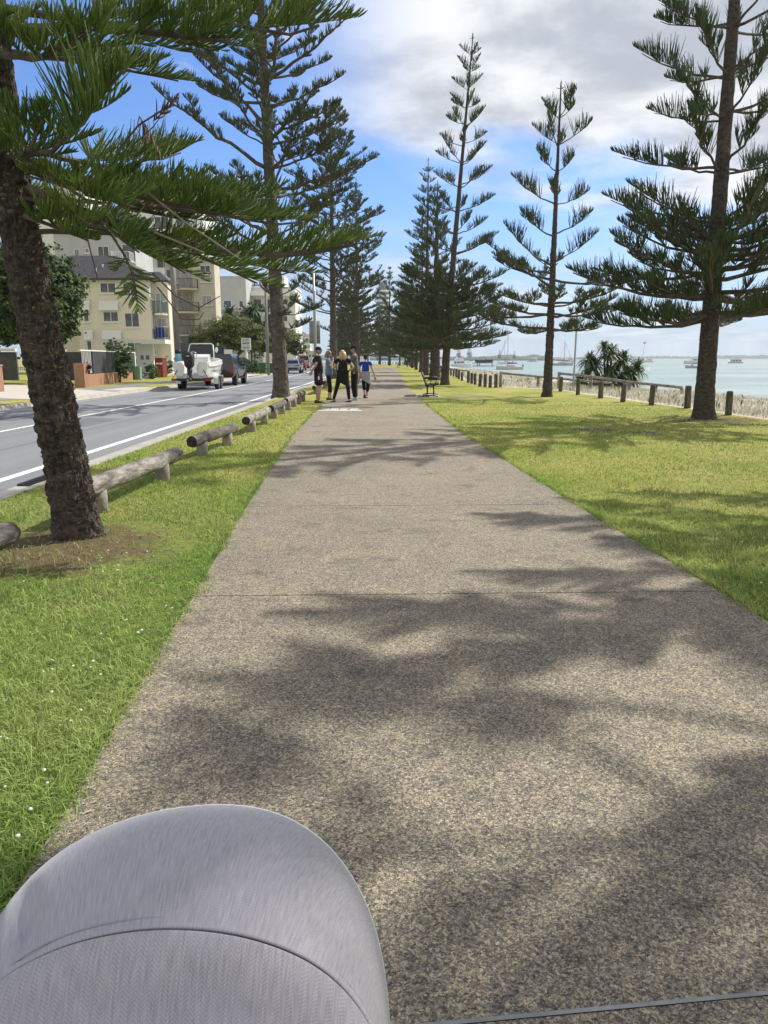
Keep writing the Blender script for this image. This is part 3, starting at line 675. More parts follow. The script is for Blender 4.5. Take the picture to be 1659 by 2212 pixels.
def whorl_tree(cr, H, z0, zd, Rm, seed, nb=(5, 4), spacing=(.6, 1.0), rl=.28, axis=None, top_r=.25, leader=.45, dense_old=False, droop=.05, rdense=.8, young=True, gaps=.0, el_top=.5, lean_out=0.0, tuft=1.0):
    """whorled crown: thick storeys between z0 and zd, open plumed storeys above"""
    g = np.random.default_rng(seed); z = z0; ph = g.uniform(0, 6)
    axis = axis or (lambda q: (0.0, 0.0))
    def old(b, p, L_):
        # an old limb: bare inside, forking, with small clumps of upright sprays
        p = p + np.array([0, 0, g.normal(.05, .16)*L_]); m = (b+p)/2 + np.array([g.normal(0, .05), g.normal(0, .05), -.09])*L_
        kw = dict(lf=.38, rl=rl*min(.92, .30/rl), term=.42, ang=1.0, vee=1.1, spread=1.2)
        cr.branch(b, p, mid=m, r0=.016*L_+.01, t0=.42, nf=max(2, int(L_*2.6*tuft)), **kw)
        for sg in (-1, 1):
            if g.random() < .30: continue
            t = g.uniform(.32, .62); q = b*(1-t)**2 + 2*m*t*(1-t) + p*t*t; T = unit(p - b); sd_ = unit(np.cross(T, [0, 0, 1.]))
            l = L_*(1-t)*g.uniform(.7, 1.1); e = q + T*l*.75 + sd_*sg*l*.62 + np.array([0, 0, g.uniform(.0, .3)*l])
            cr.branch(q, e, sag=.08, r0=.008*L_+.006, t0=.3, nf=max(2, int(l*3.0*tuft)), **kw)
    while z < H - leader:
        dense = z < zd; f = (z - z0)/max(.1, H - z0); fd = (z-z0)/max(.1, zd-z0)
        n = nb[0] if dense else nb[1]; ph += g.uniform(.4, 1.2)
        if dense: Rz = Rm*(1 - (1-rdense)*fd)
        else: Rz = top_r + (Rm*rdense*.95 - top_r)*((H - z)/max(.1, H - zd))**.85
        ax, ay = axis(z)
        for k in range(n):
            if g.random() < (gaps if dense else gaps*.5): continue
            az = ph + 6.283*k/n + g.normal(0, .18); L_ = Rz*(g.uniform(.72, 1.08) if young else g.uniform(.45, 1.15))
            dirh = np.array([math.sin(az), math.cos(az), 0])
            zj = z + g.uniform(-.12, .12)
            b = np.array([ax, ay, zj])
            if dense:
                el = g.uniform(-.12, .16) + .25*fd - droop
                p = b + dirh*L_ + np.array([0, 0, L_*(math.sin(el) + .10)])
                cr.branch(b, p, sag=.07+droop, r0=.016*L_+.012, t0=.22, nf=max(3, int(L_*2.7*tuft)), lf=.40*Rz**.5*.8, rl=rl*.95, term=min(.9, L_*.35), ang=1.0, vee=1.05, spread=1.15) if young and not dense_old else old(b, p, L_)
            else:
                el = el_top*(.5 + .5*f) + g.normal(0, .07)
                p = b + dirh*L_*math.cos(el) + np.array([0, 0, L_*math.sin(el)])
                if L_ < 1.0: cr.branch(b, p, sag=.08, r0=.012, nf=0, rl=rl*(.45+.5*L_), term=L_*.92, vee=1.15, spread=1.25)
                elif young: cr.branch(b, p, sag=.09, r0=.014*L_+.006, t0=.35, nf=int(L_*1.8*g.uniform(.6, 1.4)), lf=.42, rl=rl, term=L_*g.uniform(.40, .62), ang=.6, vee=1.22, spread=1.28)
                else: old(b, p, L_)
        sp = spacing[0] if dense else spacing[1]*(1 - .35*f)
        z += sp*g.uniform(.85, 1.15)
    ax, ay = axis(H-.4)
    for k in range(4):                             # the small cross at the very top
        az = 1.57*k+.4; cr.mb.tube([(ax, ay, H-.22), (ax+.16*math.sin(az), ay+.16*math.cos(az), H-.17)], [.014, .008], 4, cr.mb.ms[0])
    cr.mb.tube([(ax, ay, H-.5-leader), (ax, ay, H+.05)], [.028, .012], 5, cr.mb.ms[1])
GP = 'norfolk pines lining the path'
def pine(label, loc, H, r0, z0, zd, Rm, seed, dist, bark=None, pts=None, rough=.05, flake=0, group=GP, **kw):
    t = thing('norfolk_pine', label, 'tree', loc, 0, group)
    tab = pts or [(0, 0, 0), (H, 0, 0)]
    trunk_mesh(H, r0, pts, .02, rough, 28 if dist < 60 else 14, 110 if dist < 60 else 40, bark or M_BARK, flake, seed=seed).build('trunk', t)
    cr = Crown(.006 + .00026*dist, M_NEEDLE2, seg=2 if dist > 20 else 3, den=kw.pop('den', 1.0), seed=seed)
    axis = lambda z: (np.interp(z, [q[0] for q in tab], [q[1] for q in tab]), np.interp(z, [q[0] for q in tab], [q[2] for q in tab]))
    whorl_tree(cr, H, z0, zd, Rm, seed, axis=axis, **kw)
    cr.done(t); return t

# right-hand row, from the near one outside the frame to the small ones far down the path
pine('norfolk pine just outside the right edge, its shadow falling over the near path', (8.5, 8.3, 0), 13.0, .27, 2.9, 7.6, 3.5, 3, 16, den=1.5, nb=(6, 5), spacing=(.80, 1.0), rl=.44, rdense=.95, top_r=1.0, tuft=1.2)
pine('large norfolk pine with a thick dark straight trunk, nearest on the right lawn', (7.68, 17.9, 0), 17.0, .225, 2.45, 4.45, 3.3, 21, 18, nb=(8, 6), spacing=(.40, 1.05), flake=260, rough=.03, rl=.44, el_top=.40, top_r=.5, rdense=.80, pts=[(0, 0, 0), (9, -.1, 0), (17, -.1, 0)])
pine('slender norfolk pine with open upper whorls, second from the right', (6.2, 28.4, 0), 10.9, .17, 2.55, 4.7, 3.0, 5, 30, nb=(6, 4), spacing=(.46, 1.25), rl=.50, dense_old=True, tuft=1.15, leader=1.15, el_top=.62, top_r=.55, gaps=.18, rdense=.86)
pine('tall thin norfolk pine with a dark skirt of low branches beside the bench', (3.3, 41, 0), 17.3, .22, 2.1, 5.6, 3.5, 8, 41, nb=(8, 4), spacing=(.42, 1.25), rl=.42, leader=.7, el_top=.52, top_r=.3, pts=[(0, 0, 0), (5, .25, 0), (17.3, 1.15, 0)])
pine('thick dark trunked norfolk pine behind the bench', (3.42, 50.5, 0), 12.5, .36, 2.6, 6.2, 3.2, 13, 52, nb=(8, 5), spacing=(.5, 1.1), rl=.34, flake=0, rough=.08)
pine('tall norfolk pine whose spire rises left of the tallest one', (3.62, 65, 0), 17.5, .27, 2.7, 6.5, 3.6, 17, 65, nb=(7, 4), spacing=(.55, 1.25), rl=.46, el_top=.5)
pine('thin norfolk pine hidden by the row, sixth along the right lawn', (3.95, 80, 0), 16.0, .22, 2.6, 6.5, 3.4, 19, 80, nb=(7, 4), spacing=(.6, 1.25), rl=.42, el_top=.5)
# left-hand row beyond the leaning tree
t2 = pine('tall norfolk pine with a broad open crown standing on the kerb', (-3.83, 28, 0), 21, .285, 5.2, 15, 4.2, 23, 28, bark=M_BARK2, rough=.07, flake=260, nb=(5, 5), spacing=(.70, 1.0), rl=.30, gaps=.14, young=False, droop=-.16, rdense=.72, el_top=.5, pts=[(0, 0, 0), (9, -.25, 0), (21, -.5, 0)], tuft=1.4, den=1.25)
cr = Crown(.0125, M_NEEDLE2, seg=2, seed=77)
for (z, x, y, Y) in ((2.5, 668, 695, 27.2), (3.0, 690, 665, 28.6), (2.9, 640, 640, 26.8), (3.6, 655, 600, 29), (3.4, 560, 600, 27.4), (4.2, 520, 592, 27.0), (4.4, 690, 560, 27.5), (3.1, 612, 680, 26.9), (4.5, 560, 540, 29)):
    p = A(x, y, Y); b = np.array([-3.88, 28, z])
    cr.branch(b, p, sag=.12, r0=.03, t0=.4, nf=6, lf=.42, rl=.26, term=.5)
o = cr.done(t2, 'low_branches')
for c_ in kids(t2): c_.location = Vector(c_.location)
o.matrix_parent_inverse = Matrix.Translation((3.83, -28, 0))
pine('broad norfolk pine behind the group of people, its limbs reaching over the path', (-3.6, 54, 0), 18.5, .28, 4.6, 14, 4.0, 29, 54, bark=M_BARK2, rough=.08, nb=(5, 5), spacing=(.75, .9), rl=.32, gaps=.08, young=False, droop=-.15, rdense=.7, tuft=1.1)
pine('bushy norfolk pine filling the left of the path far behind the people', (-3.0, 85, 0), 20.5, .33, 2.6, 14, 4.2, 31, 85, bark=M_BARK2, nb=(6, 5), spacing=(.8, 1.0), rl=.42, young=False, droop=-.1, rdense=.62, tuft=.9)
pr = pine('dark norfolk pine closing the view at the left bend of the path', (-4.2, 108, 0), 15, .3, 2.0, 8.5, 4.0, 37, 110, nb=(7, 5), spacing=(.75, 1.15), rl=.5, droop=-.05, rdense=.7)
pq = pine('small far norfolk pine with a neat pointed top over the path bend', (1.2, 160, 0), 20, .3, 2.8, 8.5, 4.4, 41, 150, nb=(6, 4), spacing=(.9, 1.5), rl=.65, el_top=.55)
for (src, x, y, rz, sc, lab) in (
        (pr, -5.8, 136, 1.9, 1.0, 'far norfolk pine of the left row, just past the bend'), (pr, -8.2, 165, 4.0, 1.05, 'far norfolk pine of the left row, where the road curves off'),
        (pr, -1.0, 185, 2.6, .95, 'far dark norfolk pine at the very end of the path'), (pq, 3.2, 153, 2.0, .62, 'low far norfolk pine beside the second bench'),
        (pq, 4.4, 116, 3.3, .72, 'bushy far norfolk pine on the right beyond the second bench'), (pr, 4.2, 98, 5.0, .66, 'low dark norfolk pine in the middle of the right row'),
        (pr, 5.4, 190, .8, .9, 'distant norfolk pine beside the beach bollards'), (pr, -11.5, 205, 2.2, 1.0, 'distant norfolk pine along the bending road'),
        (pr, -14.5, 250, .4, 1.1, 'most distant norfolk pine along the bending road'), (pq, -5, 235, 1.1, .8, 'distant norfolk pine behind the end of the path'),
        (pr, 1.5, 225, 3.7, 1.0, 'distant norfolk pine crown in the gap over the path')):
    copy_to(src, (x, y, 0), rz, lab, sc)

# the leaning tree in the near left, close enough to count its needles
def leaning_tree():
    t = thing('norfolk_pine', 'leaning norfolk pine with flaky bark in the near left, its limbs hanging over the verge', 'tree', (-2.5, 5.9, 0), 0, GP)
    pts = [(0, 0, 0), (1.2, -.12, 0), (2.8, -.30, 0), (4.5, -.36, .05), (9, -.3, .1)]
    trunk_mesh(9, .165, pts, .05, .05, 110, 340, M_BARK, 1500, seed=2, flare=.16).build('trunk', t)
    lic = MB(mat('lichen', (.20, .23, .19), .95, (.30, .33, .27), 30, 4)); g = random.Random(4)
    cr = Crown(.0054, M_NEEDLE, seg=4, sides=4, den=.80, seed=5)
    off = Vector((2.5, -5.9, 0))
    def ax(z): return np.array([np.interp(z, [q[0] for q in pts], [q[1] for q in pts]), np.interp(z, [q[0] for q in pts], [q[2] for q in pts]), z])
    def P(x, y, Y): return np.array(A(x, y, Y) + off)
    def br(z, tip, **kw):
        if 'mid' in kw: kw['mid'] = P(*kw['mid'])
        cr.branch(ax(z), P(*tip), **kw)
    br(2.72, (768, 528, 6.5), mid=(440, 600, 6.1), r0=.055, t0=.38, nf=15, lf=.54, rl=.205, term=.8, ang=.75)
    br(2.66, (640, 590, 7.4), mid=(420, 560, 6.9), r0=.035, t0=.4, nf=9, lf=.55, rl=.20, term=.7)
    br(2.35, (556, 612, 5.5), mid=(300, 480, 5.6), r0=.022, t0=.62, nf=2, lf=.4, rl=.24, term=.62, ang=.5, vee=.5)
    br(2.60, (296, 650, 5.15), mid=(270, 420, 5.4), r0=.016, t0=.75, nf=3, lf=.25, rl=.17, term=.28, vee=.2, droop=.2)
    br(2.45, (300, 545, 4.9), mid=(180, 440, 5.2), r0=.02, t0=.4, nf=5, lf=.45, rl=.22, term=.5)
    br(2.5, (190, 520, 5.3), r0=.02, t0=.35, nf=5, lf=.4, rl=.22, term=.4)
    br(2.9, (520, 470, 5.6), mid=(280, 440, 5.6), r0=.03, t0=.3, nf=13, lf=.55, rl=.205, term=.7)
    br(2.85, (420, 480, 7.0), mid=(240, 440, 6.4), r0=.03, t0=.3, nf=11, lf=.55, rl=.21, term=.7)
    br(2.9, (650, 480, 7.4), mid=(380, 480, 6.6), r0=.035, t0=.4, nf=12, lf=.52, rl=.205, term=.8)
    br(2.9, (240, 440, 5.0), mid=(150, 420, 5.3), r0=.02, t0=.3, nf=8, lf=.45, rl=.20, term=.5)
    br(2.55, (400, 590, 6.2), mid=(250, 480, 6.0), r0=.02, t0=.45, nf=7, lf=.45, rl=.23, term=.55, droop=.1)
    br(2.85, (590, 430, 7.6), mid=(340, 450, 6.6), r0=.03, t0=.35, nf=12, lf=.54, rl=.205, term=.8)
    br(2.95, (470, 420, 6.2), mid=(270, 440, 5.9), r0=.03, t0=.35, nf=12, lf=.52, rl=.205, term=.7)
    br(3.0, (390, 330, 7.8), mid=(230, 390, 6.8), r0=.03, t0=.35, nf=10, lf=.65, rl=.28, term=.8)
    # the big upright plume
    br(2.95, (265, 150, 4.15), mid=(110, 400, 4.9), r0=.02, t0=.5, nf=2, lf=.4, rl=.21, term=.1)
    b = P(150, 300, 4.4); cr.frond(b, P(262, 158, 4.2) - b, np.array([-.5, -.3, .9]), .50, .40, vee=.35, curl=.1, gap=.0085, spread=.95); cr.frond(b + np.array([-.03, .04, 0]), P(225, 140, 4.5) - b, np.array([-.6, -.2, .8]), .45, .36, vee=.5, curl=.1, gap=.011, spread=.95)
    br(2.9, (90, 260, 4.6), mid=(60, 360, 5.2), r0=.02, t0=.3, nf=7, lf=.5, rl=.205, term=.5)
    br(2.9, (-90, 330, 5.2), r0=.025, t0=.25, nf=8, lf=.55, rl=.205, term=.5)
    br(2.8, (-260, 380, 6.4), r0=.03, t0=.25, nf=8, lf=.52, rl=.205, term=.6)
    br(2.75, (10, 470, 8.4), r0=.03, t0=.25, nf=8, lf=.52, rl=.205, term=.6)
    # the storey above
    br(3.75, (500, 90, 5.7), mid=(230, 60, 5.6), r0=.045, t0=.45, nf=12, lf=.54, rl=.205, term=.7, droop=.25)
    br(3.7, (560, 10, 6.4), mid=(260, 30, 6.2), r0=.035, t0=.4, nf=11, lf=.52, rl=.205, term=.7, droop=.1)
    br(3.6, (385, 175, 6.3), mid=(220, 130, 6.1), r0=.02, t0=.6, nf=2, lf=.4, rl=.16, term=.45, vee=.8)
    br(3.6, (200, 60, 5.0), mid=(100, 150, 5.3), r0=.03, t0=.3, nf=10, lf=.55, rl=.21, term=.6, droop=.15)
    br(3.6, (300, 150, 7.4), mid=(180, 130, 6.8), r0=.03, t0=.3, nf=11, lf=.52, rl=.21, term=.7, droop=.1)
    br(3.9, (690, 55, 6.0), mid=(420, 75, 5.9), r0=.03, t0=.5, nf=5, lf=.5, rl=.30, term=.75, vee=1.0)
    br(3.6, (-60, 60, 5.2), r0=.03, t0=.3, nf=9, lf=.5, rl=.21, term=.6)
    br(3.5, (-200, 160, 6.4), r0=.03, t0=.3, nf=9, lf=.52, rl=.21, term=.6)
    for k in range(9):                             # storeys above the frame
        a = k*2.4; z = 4.5 + .42*k; L_ = 2.9 - .17*k
        cr.branch(ax(z), ax(z) + np.array([math.sin(a)*L_, math.cos(a)*L_, .3*L_]), r0=.03, t0=.3, nf=6, lf=.52, rl=.205, term=.7, gap=.03)
    # bare and dying twigs
    for pts_, r_ in (([(60, 380, 5.7), (130, 400, 5.5), (190, 520, 5.4), (210, 600, 5.3)], .009), ([(300, 400, 5.6), (400, 480, 5.4), (520, 560, 5.3)], .010),
                     ([(250, 330, 6), (300, 270, 6), (360, 232, 6), (378, 228, 6)], .009), ([(270, 330, 6), (330, 275, 6), (345, 255, 6)], .006),
                     ([(330, 590, 5.3), (380, 640, 5.2), (430, 665, 5.2), (475, 640, 5.1)], .006), ([(340, 620, 5.2), (395, 690, 5.2), (430, 690, 5.2), (440, 675, 5.2)], .005), ([(110, 430, 5.7), (220, 440, 5.5), (330, 500, 5.4), (440, 545, 5.3)], .012)):
        q = [P(*c) for c in pts_]; cr.mb.tube(q, np.linspace(r_, r_*.5, len(q)), 5, M_PALE if r_ > .0095 else M_LIMB)
    cr.frond(P(330, 262, 6), P(382, 222, 6)-P(330, 262, 6), np.array([.3, 0, .8]), .26, .12, vee=.0, gap=.016, dead=True)
    cr.frond(P(300, 250, 6.1), P(330, 290, 6.1)-P(300, 250, 6.1), np.array([.3, 0, -.8]), .3, .14, vee=.4, gap=.018, dead=True)
    cr.done(t)
    return t
leaning_tree()

# ------------------------------------------------------------------ broadleaf trees and shrubs
def leafy(name, label, cat, loc, blobs, nleaf, size, m, trunk=None, m_tr=M_BARK2, group=None, seed=1, shell=.55, fine=None, flat=.6):
    """clumps of leaf-sized faces through several uneven lobes"""
    g = np.random.default_rng(seed); t = thing(name, label, cat, loc, 0, group); mb = MB(m)
    tot = sum(b[3]**2 for b in blobs); Pn = []; Nn = []
    for (cx_, cy_, cz_, r, *ry) in blobs:
        sq = ry[0] if ry else .8; n = int(nleaf*r*r/tot); nc = max(6, n//34)
        dc = g.normal(0, 1, (nc, 3)); dc /= np.linalg.norm(dc, axis=1, keepdims=True)
        rad = r*(shell + (1-shell)*g.random(nc)**.5)*(1 + .22*g.normal(0, 1, nc)); cc = dc*rad[:, None]*[1, 1, sq] + [cx_, cy_, cz_]
        k = g.integers(0, nc, n); p = cc[k] + g.normal(0, r*.11, (n, 3))*[1, 1, flat]; Pn.append(p); Nn.append(dc[k] + g.normal(0, .55, (n, 3)) + [0, 0, .35])
    P = np.concatenate(Pn); Nv = np.concatenate(Nn); keep = P[:, 2] > .05; P = P[keep]; Nv = Nv[keep]
    T, a, b = frame_of(Nv); ang = g.uniform(0, 6.28, len(P))[:, None]
    u = a*np.cos(ang) + b*np.sin(ang); v = -a*np.sin(ang) + b*np.cos(ang); s_ = size*g.uniform(.6, 1.35, len(P))[:, None]
    V = np.stack([P - u*s_*.5, P + v*s_*.28, P + u*s_*.5, P - v*s_*.28], 1).reshape(-1, 3); q = np.arange(len(P))[:, None]*4 + np.arange(4)
    mb.addq(V, q); mb.build('crown' if cat == 'tree' else 'foliage', t)
    tb = MB(m_tr)
    for pts, r0 in (trunk or [([(0, 0, -.1), (0, 0, blobs[0][2])], .12)]):
        tb.tube(pts, np.linspace(r0, r0*.5, len(pts)), 8)
    tb.build('trunk' if cat == 'tree' else 'stem', t, True)
    return t
M_LEAF1 = mat('leaf_dark_glossy', (.025, .055, .014), .65, (.075, .105, .020), .7, 4, island=.4, transl=.15, spec=.2)
M_LEAF2 = mat('leaf_olive', (.075, .105, .020), .6, (.14, .155, .030), .5, 4, island=.35, transl=.25)
M_LEAF3 = mat('leaf_fresh', (.06, .11, .02), .55, (.12, .19, .035), 1.5, 4, island=.35, transl=.25)
M_LEAF4 = mat('leaf_hedge', (.035, .075, .02), .6, (.07, .12, .03), 3, 4, island=.35, transl=.15)
leafy('mango_tree', 'dense dark round tree behind the leaning trunk', 'tree', (-20.9, 45, 0), [(0, 0, 5.0, 2.6), (.9, -.5, 3.6, 1.9), (-1.3, .2, 3.8, 2.0), (.6, .3, 6.4, 1.7), (1.3, .2, 5.2, 1.5), (-.7, -.6, 6.2, 1.6)], 42000, .26, M_LEAF1, [([(0, 0, -.1), (.1, 0, 1.6), (0, 0, 4)], .22)], seed=3)
leafy('poinciana_tree', 'wide olive green spreading tree beyond the parked pickup', 'tree', (-18.6, 93, 0), [(0, 0, 4.4, 3.0, .62), (2.6, -.5, 3.5, 2.3, .6), (-2.3, 0, 3.9, 2.4, .6), (.8, -1, 5.2, 2.2, .55), (4.2, 0, 2.7, 1.6, .6), (3.4, -.3, 4.3, 1.6, .5), (-1.2, -1, 2.6, 2.0, .6)], 30000, .24, M_LEAF2, [([(0, 0, -.1), (.2, 0, 1.2), (1.8, 0, 3.4)], .25), ([(.1, 0, .9), (-1.4, 0, 3.2)], .15)], seed=5, shell=.35, flat=.4)
leafy('street_tree', 'dark rounded tree screening the long white building across the road', 'tree', (-19.8, 113, 0), [(0, 0, 6.6, 2.6), (2.4, 0, 5.2, 2.4), (-2.2, 0, 5.2, 2.2), (.8, 0, 8.2, 1.7), (3.6, 0, 3.6, 1.8)], 16000, .30, M_LEAF1, seed=16, shell=.4)
leafy('street_tree', 'small dark roadside tree past the green bins', 'tree', (-15.5, 120, 0), [(0, 0, 4.2, 2.3), (1.2, 0, 3.2, 1.6), (-.8, 0, 5.2, 1.5)], 9000, .3, M_LEAF2, seed=6)
leafy('street_tree', 'far roadside tree in front of the pale flats', 'tree', (-22, 172, 0), [(0, 0, 5, 2.8), (1.8, 0, 4, 2), (-1.5, 0, 3.8, 2)], 8000, .4, M_LEAF1, seed=7)
leafy('garden_shrub', 'leafy shrub growing against the black fence panel', 'shrub', (-16.25, 46.3, 0), [(0, 0, 1.3, .75, 1), (.3, .3, 1.9, .5, 1), (-.3, -.3, 2.1, .45, 1.1), (.1, 0, .7, .6, .9)], 5000, .13, M_LEAF3, [([(0, 0, -.1), (0, 0, 2)], .03)], seed=8, shell=.3)
leafy('clipped_shrub', 'small bright green clipped shrub beside the green utility box', 'shrub', (-16.5, 53.4, 0), [(0, 0, .55, .5, 1.1)], 2600, .09, M_LEAF3, seed=9)
leafy('hedge', 'low dark hedge behind the red bin', 'hedge', (-18.6, 62.5, 0), [(k*.8-1.8, 0, .75, .7, .95) for k in range(6)], 6000, .11, M_LEAF4, seed=10)
leafy('hedge', 'clipped box hedge under the motel sign', 'hedge', (-12.9, 74, 0), [(k*.5-1.1, 0, .5, .5, 1.0) for k in range(5)] + [(k*.5-1.0, .5, .9, .42, .8) for k in range(4)], 7000, .09, M_LEAF4, seed=11)
leafy('garden_shrub', 'purple leaved cordyline beside the gate of the brick fence', 'shrub', (-14.95, 37.7, 0), [(0, 0, .9, .28, 1.1)], 300, .22, mat('leaf_purple', (.09, .02, .045), .6, island=.3), [([(0, 0, -.1), (0, 0, .9)], .02)], seed=12)
# strap-leaved plants: pandanus, fan palms
def strap(name, label, cat, loc, heads, m, n, ln, wd, sag, stems=True, seed=1, group=None, part='foliage'):
    g = np.random.default_rng(seed); t = thing(name, label, cat, loc, 0, group); mb = MB(m); st = MB(M_LIMB)
    for (hx, hy, hz, sc) in heads:
        az = g.uniform(0, 6.283, n); el = g.uniform(-.35, 1.35, n); L_ = ln*sc*g.uniform(.7, 1.15, n); wv = wd*sc
        D = np.stack([np.sin(az)*np.cos(el), np.cos(az)*np.cos(el), np.sin(el)], 1); side = np.stack([np.cos(az), -np.sin(az), np.zeros(n)], 1)
        sgm = 5; tt = np.linspace(0, 1, sgm+1)
        P = np.array([hx, hy, hz]) + D[:, None]*(L_[:, None]*tt)[..., None]; P[..., 2] -= sag*(L_*g.uniform(.5, 1.4, n))[:, None]*tt**2.4
        wp = wv*np.array([.7, 1, .95, .8, .5, .05])
        V = np.stack([P - side[:, None]*wp[None, :, None], P + side[:, None]*wp[None, :, None]], 2)
        q = np.array([[2*i, 2*i+1, 2*i+3, 2*i+2] for i in range(sgm)]); mb.addq(V.reshape(-1, 3), (np.arange(n)[:, None, None]*2*(sgm+1) + q).reshape(-1, 4))
        if stems: st.tube([(hx*.15, hy*.15, -.4), (hx*.6, hy*.6, hz*.55), (hx, hy, hz)], [.09*sc, .075*sc, .06*sc], 7)
    mb.build(part, t)
    if stems: st.build('stem', t, True)
    return t
M_PAND = mat('pandanus_leaf', (.065, .11, .042), .5, (.13, .18, .075), 2, 3, island=.35, transl=.15)
M_PALM = mat('palm_frond', (.04, .08, .03), .5, (.08, .13, .05), 2, 3, island=.35, transl=.2)
strap('pandanus', 'sprawling pandanus shrub with sword leaves on the dune behind the timber rail', 'shrub', (11.7, 39.5, -.25), [(0, 0, 1.9, 1), (-.6, .2, 1.3, 1), (.6, -.1, 1.5, 1), (1.1, .2, 1.0, 1), (-1.0, 0, .8, .9), (.1, -.5, .9, 1), (.75, -.4, .5, .9), (-.5, -.4, .5, .9), (-.2, .1, 2.3, .7), (1.35, 0, .5, .9), (.35, .3, 2.1, .7), (-1.35, 0, .5, 1), (1.6, .1, 1.2, 1), (-.9, .2, 1.6, 1), (.9, .1, 1.7, .9), (0, -.6, .4, 1), (1.1, -.3, .8, 1)], M_PAND, 150, .85, .042, .5, seed=2)
strap('pandanus', 'dark round pandanus beyond the far bollards, seen between the trunks', 'shrub', (5.2, 131, 0), [(0, 0, 1.5, 1.3), (-.9, 0, 1.1, 1.3), (.9, 0, 1.1, 1.3), (0, -.5, .7, 1.3), (.5, .2, 1.7, 1.2), (-1.2, 0, .6, 1.2)], M_PAND, 90, 1.0, .07, .5, seed=4)
strap('fan_palm', 'low fan palm clump in front of the spreading tree', 'palm', (-18.2, 84, 0), [(0, 0, 2.4, 1), (-.8, 0, 1.8, 1), (.9, 0, 1.9, 1), (.2, -.4, 1.2, 1)], M_PALM, 80, 1.2, .06, .6, seed=6)
for k, (x, y, h, lab) in enumerate(((-21.0, 104, 8.2, 'feathery palm crown rising behind the spreading tree'), (-18.8, 110, 9.0, 'taller feathery palm beside the white building'), (-22.8, 108, 7.0, 'short palm left of the white building'))):
    strap('palm_tree', lab, 'palm', (x, y, 0), [(0, 0, h-1, 1)], M_PALM, 150, 2.6, .11, .75, seed=20+k, part='crown')
pine('dark compact norfolk pine in front of the white building across the road', (-16.4, 108, 0), 9.4, .22, 1.4, 7.5, 2.2, 51, 108, nb=(8, 6), spacing=(.6, .7), rl=.4, group='pines across the road', rdense=.35, top_r=.4)
# ------------------------------------------------------------------ timber barriers, bollards, rails, benches
M_LOG = mat('weathered_log', (.10, .09, .08), .95, (.34, .31, .27), 7, 8, bump=.9, bscale=24, stretch=(2.2, .5, 2.2), lo=.36, hi=.62)
M_LOGD = mat('dark_log', (.045, .04, .036), .95, (.17, .15, .13), 7, 8, bump=.9, bscale=24, stretch=(2.2, .5, 2.2), lo=.36, hi=.66)
M_END = mat('shaded_log_end', (.018, .016, .014), .95, (.05, .045, .04), 14, 4)  # backlit darkness of the cut faces is put into this colour
M_STUB = mat('stub_timber', (.20, .185, .16), .95, (.36, .33, .29), 9, 5, bump=.5, bscale=30)
M_BOLL = mat('bollard_timber', (.050, .045, .040), .95, (.17, .15, .125), 12, 6, bump=.8, bscale=30, stretch=(2, 2, .5))
M_RAIL = mat('rail_timber', (.13, .11, .09), .95, (.36, .32, .27), 8, 6, bump=.6, bscale=24)
GL = 'low log barriers along the road verge'
def log_barrier(label, a, b, zc, r, m, stubs=(.2, .8)):
    a = Vector((a[0], a[1], 0)); b = Vector((b[0], b[1], 0)); d = b-a; L_ = d.length
    t = thing('log_barrier', label, 'log barrier', (a+b)/2, math.atan2(-d.x, d.y), GL)
    mb = MB(m, M_END); n = 26; seg = 44; rings = []
    for i in range(seg):
        f = i/(seg-1); y = (f-.5)*L_; q = 1.0
        if f < .03: q = .90 + .10*f/.03
        if f > .97: q = .90 + .10*(1-f)/.03
        rings.append([((r*q*(1+.09*fbm(math.cos(6.283*j/n)*1.4, math.sin(6.283*j/n)*1.4 + a.y, y*2.2) + .03*fbm(j*.9, y*5, 3)) )*math.cos(6.283*j/n),
                       y + .015*fbm(j*.4, f, a.y)*(1 if f in (0, 1) else 0), zc + .012*fbm(y, a.y) + r*q*(1+.09*fbm(math.cos(6.283*j/n)*1.4, math.sin(6.283*j/n)*1.4 + a.y, y*2.2))*math.sin(6.283*j/n)) for j in range(n)])
    mb.loft(rings, cap=False)
    mb.add(rings[0], [list(range(n))], M_END); mb.add(rings[-1], [list(range(n))[::-1]], M_END)
    mb.build('log', t, True)
    for f in stubs:
        s = MB(M_STUB); y = (f-.5)*L_; top = zc - r*.55
        s.tube([(0, y, -.1), (.004, y, top*.5), (0, y, top)], [.088, .084, .086], 14); s.build('stub_post', t, True)
LG = [((-2.62, 2.3), (-2.60, 5.0), .235, .085, M_LOGD, 'nearest log barrier, only its dark splintered end showing at the left edge'),
      ((-2.72, 6.25), (-2.60, 9.25), .255, .09, M_LOG, 'pale weathered log barrier running out from behind the leaning trunk'),
      ((-2.76, 10.6), (-2.58, 12.75), .255, .088, M_LOGD, 'log barrier with a shade-blackened cut end, second past the leaning trunk'),
      ((-2.62, 14.1), (-2.64, 16.9), .265, .088, M_LOG, 'mottled log barrier with a round shade-darkened end, third past the leaning trunk'),
      ((-2.66, 17.5), (-2.68, 20.0), .265, .088, M_LOGD, 'fourth log barrier past the leaning trunk, short and dark'),
      ((-2.70, 20.5), (-2.72, 22.9), .28, .088, M_LOG, 'grey log barrier just before the standing group'),
      ((-2.74, 23.4), (-2.76, 25.8), .28, .088, M_LOGD, 'log barrier ending behind the legs of the man in the cap'),
      ((-2.8, 30), (-2.85, 33), .28, .088, M_LOG, 'log barrier on the verge behind the standing group'),
      ((-2.9, 36), (-2.9, 39), .28, .088, M_LOGD, 'farthest log barrier, dark, seen between the people')]
for a, b, z, r, m, lab in LG: log_barrier(lab, a, b, z, r, m)

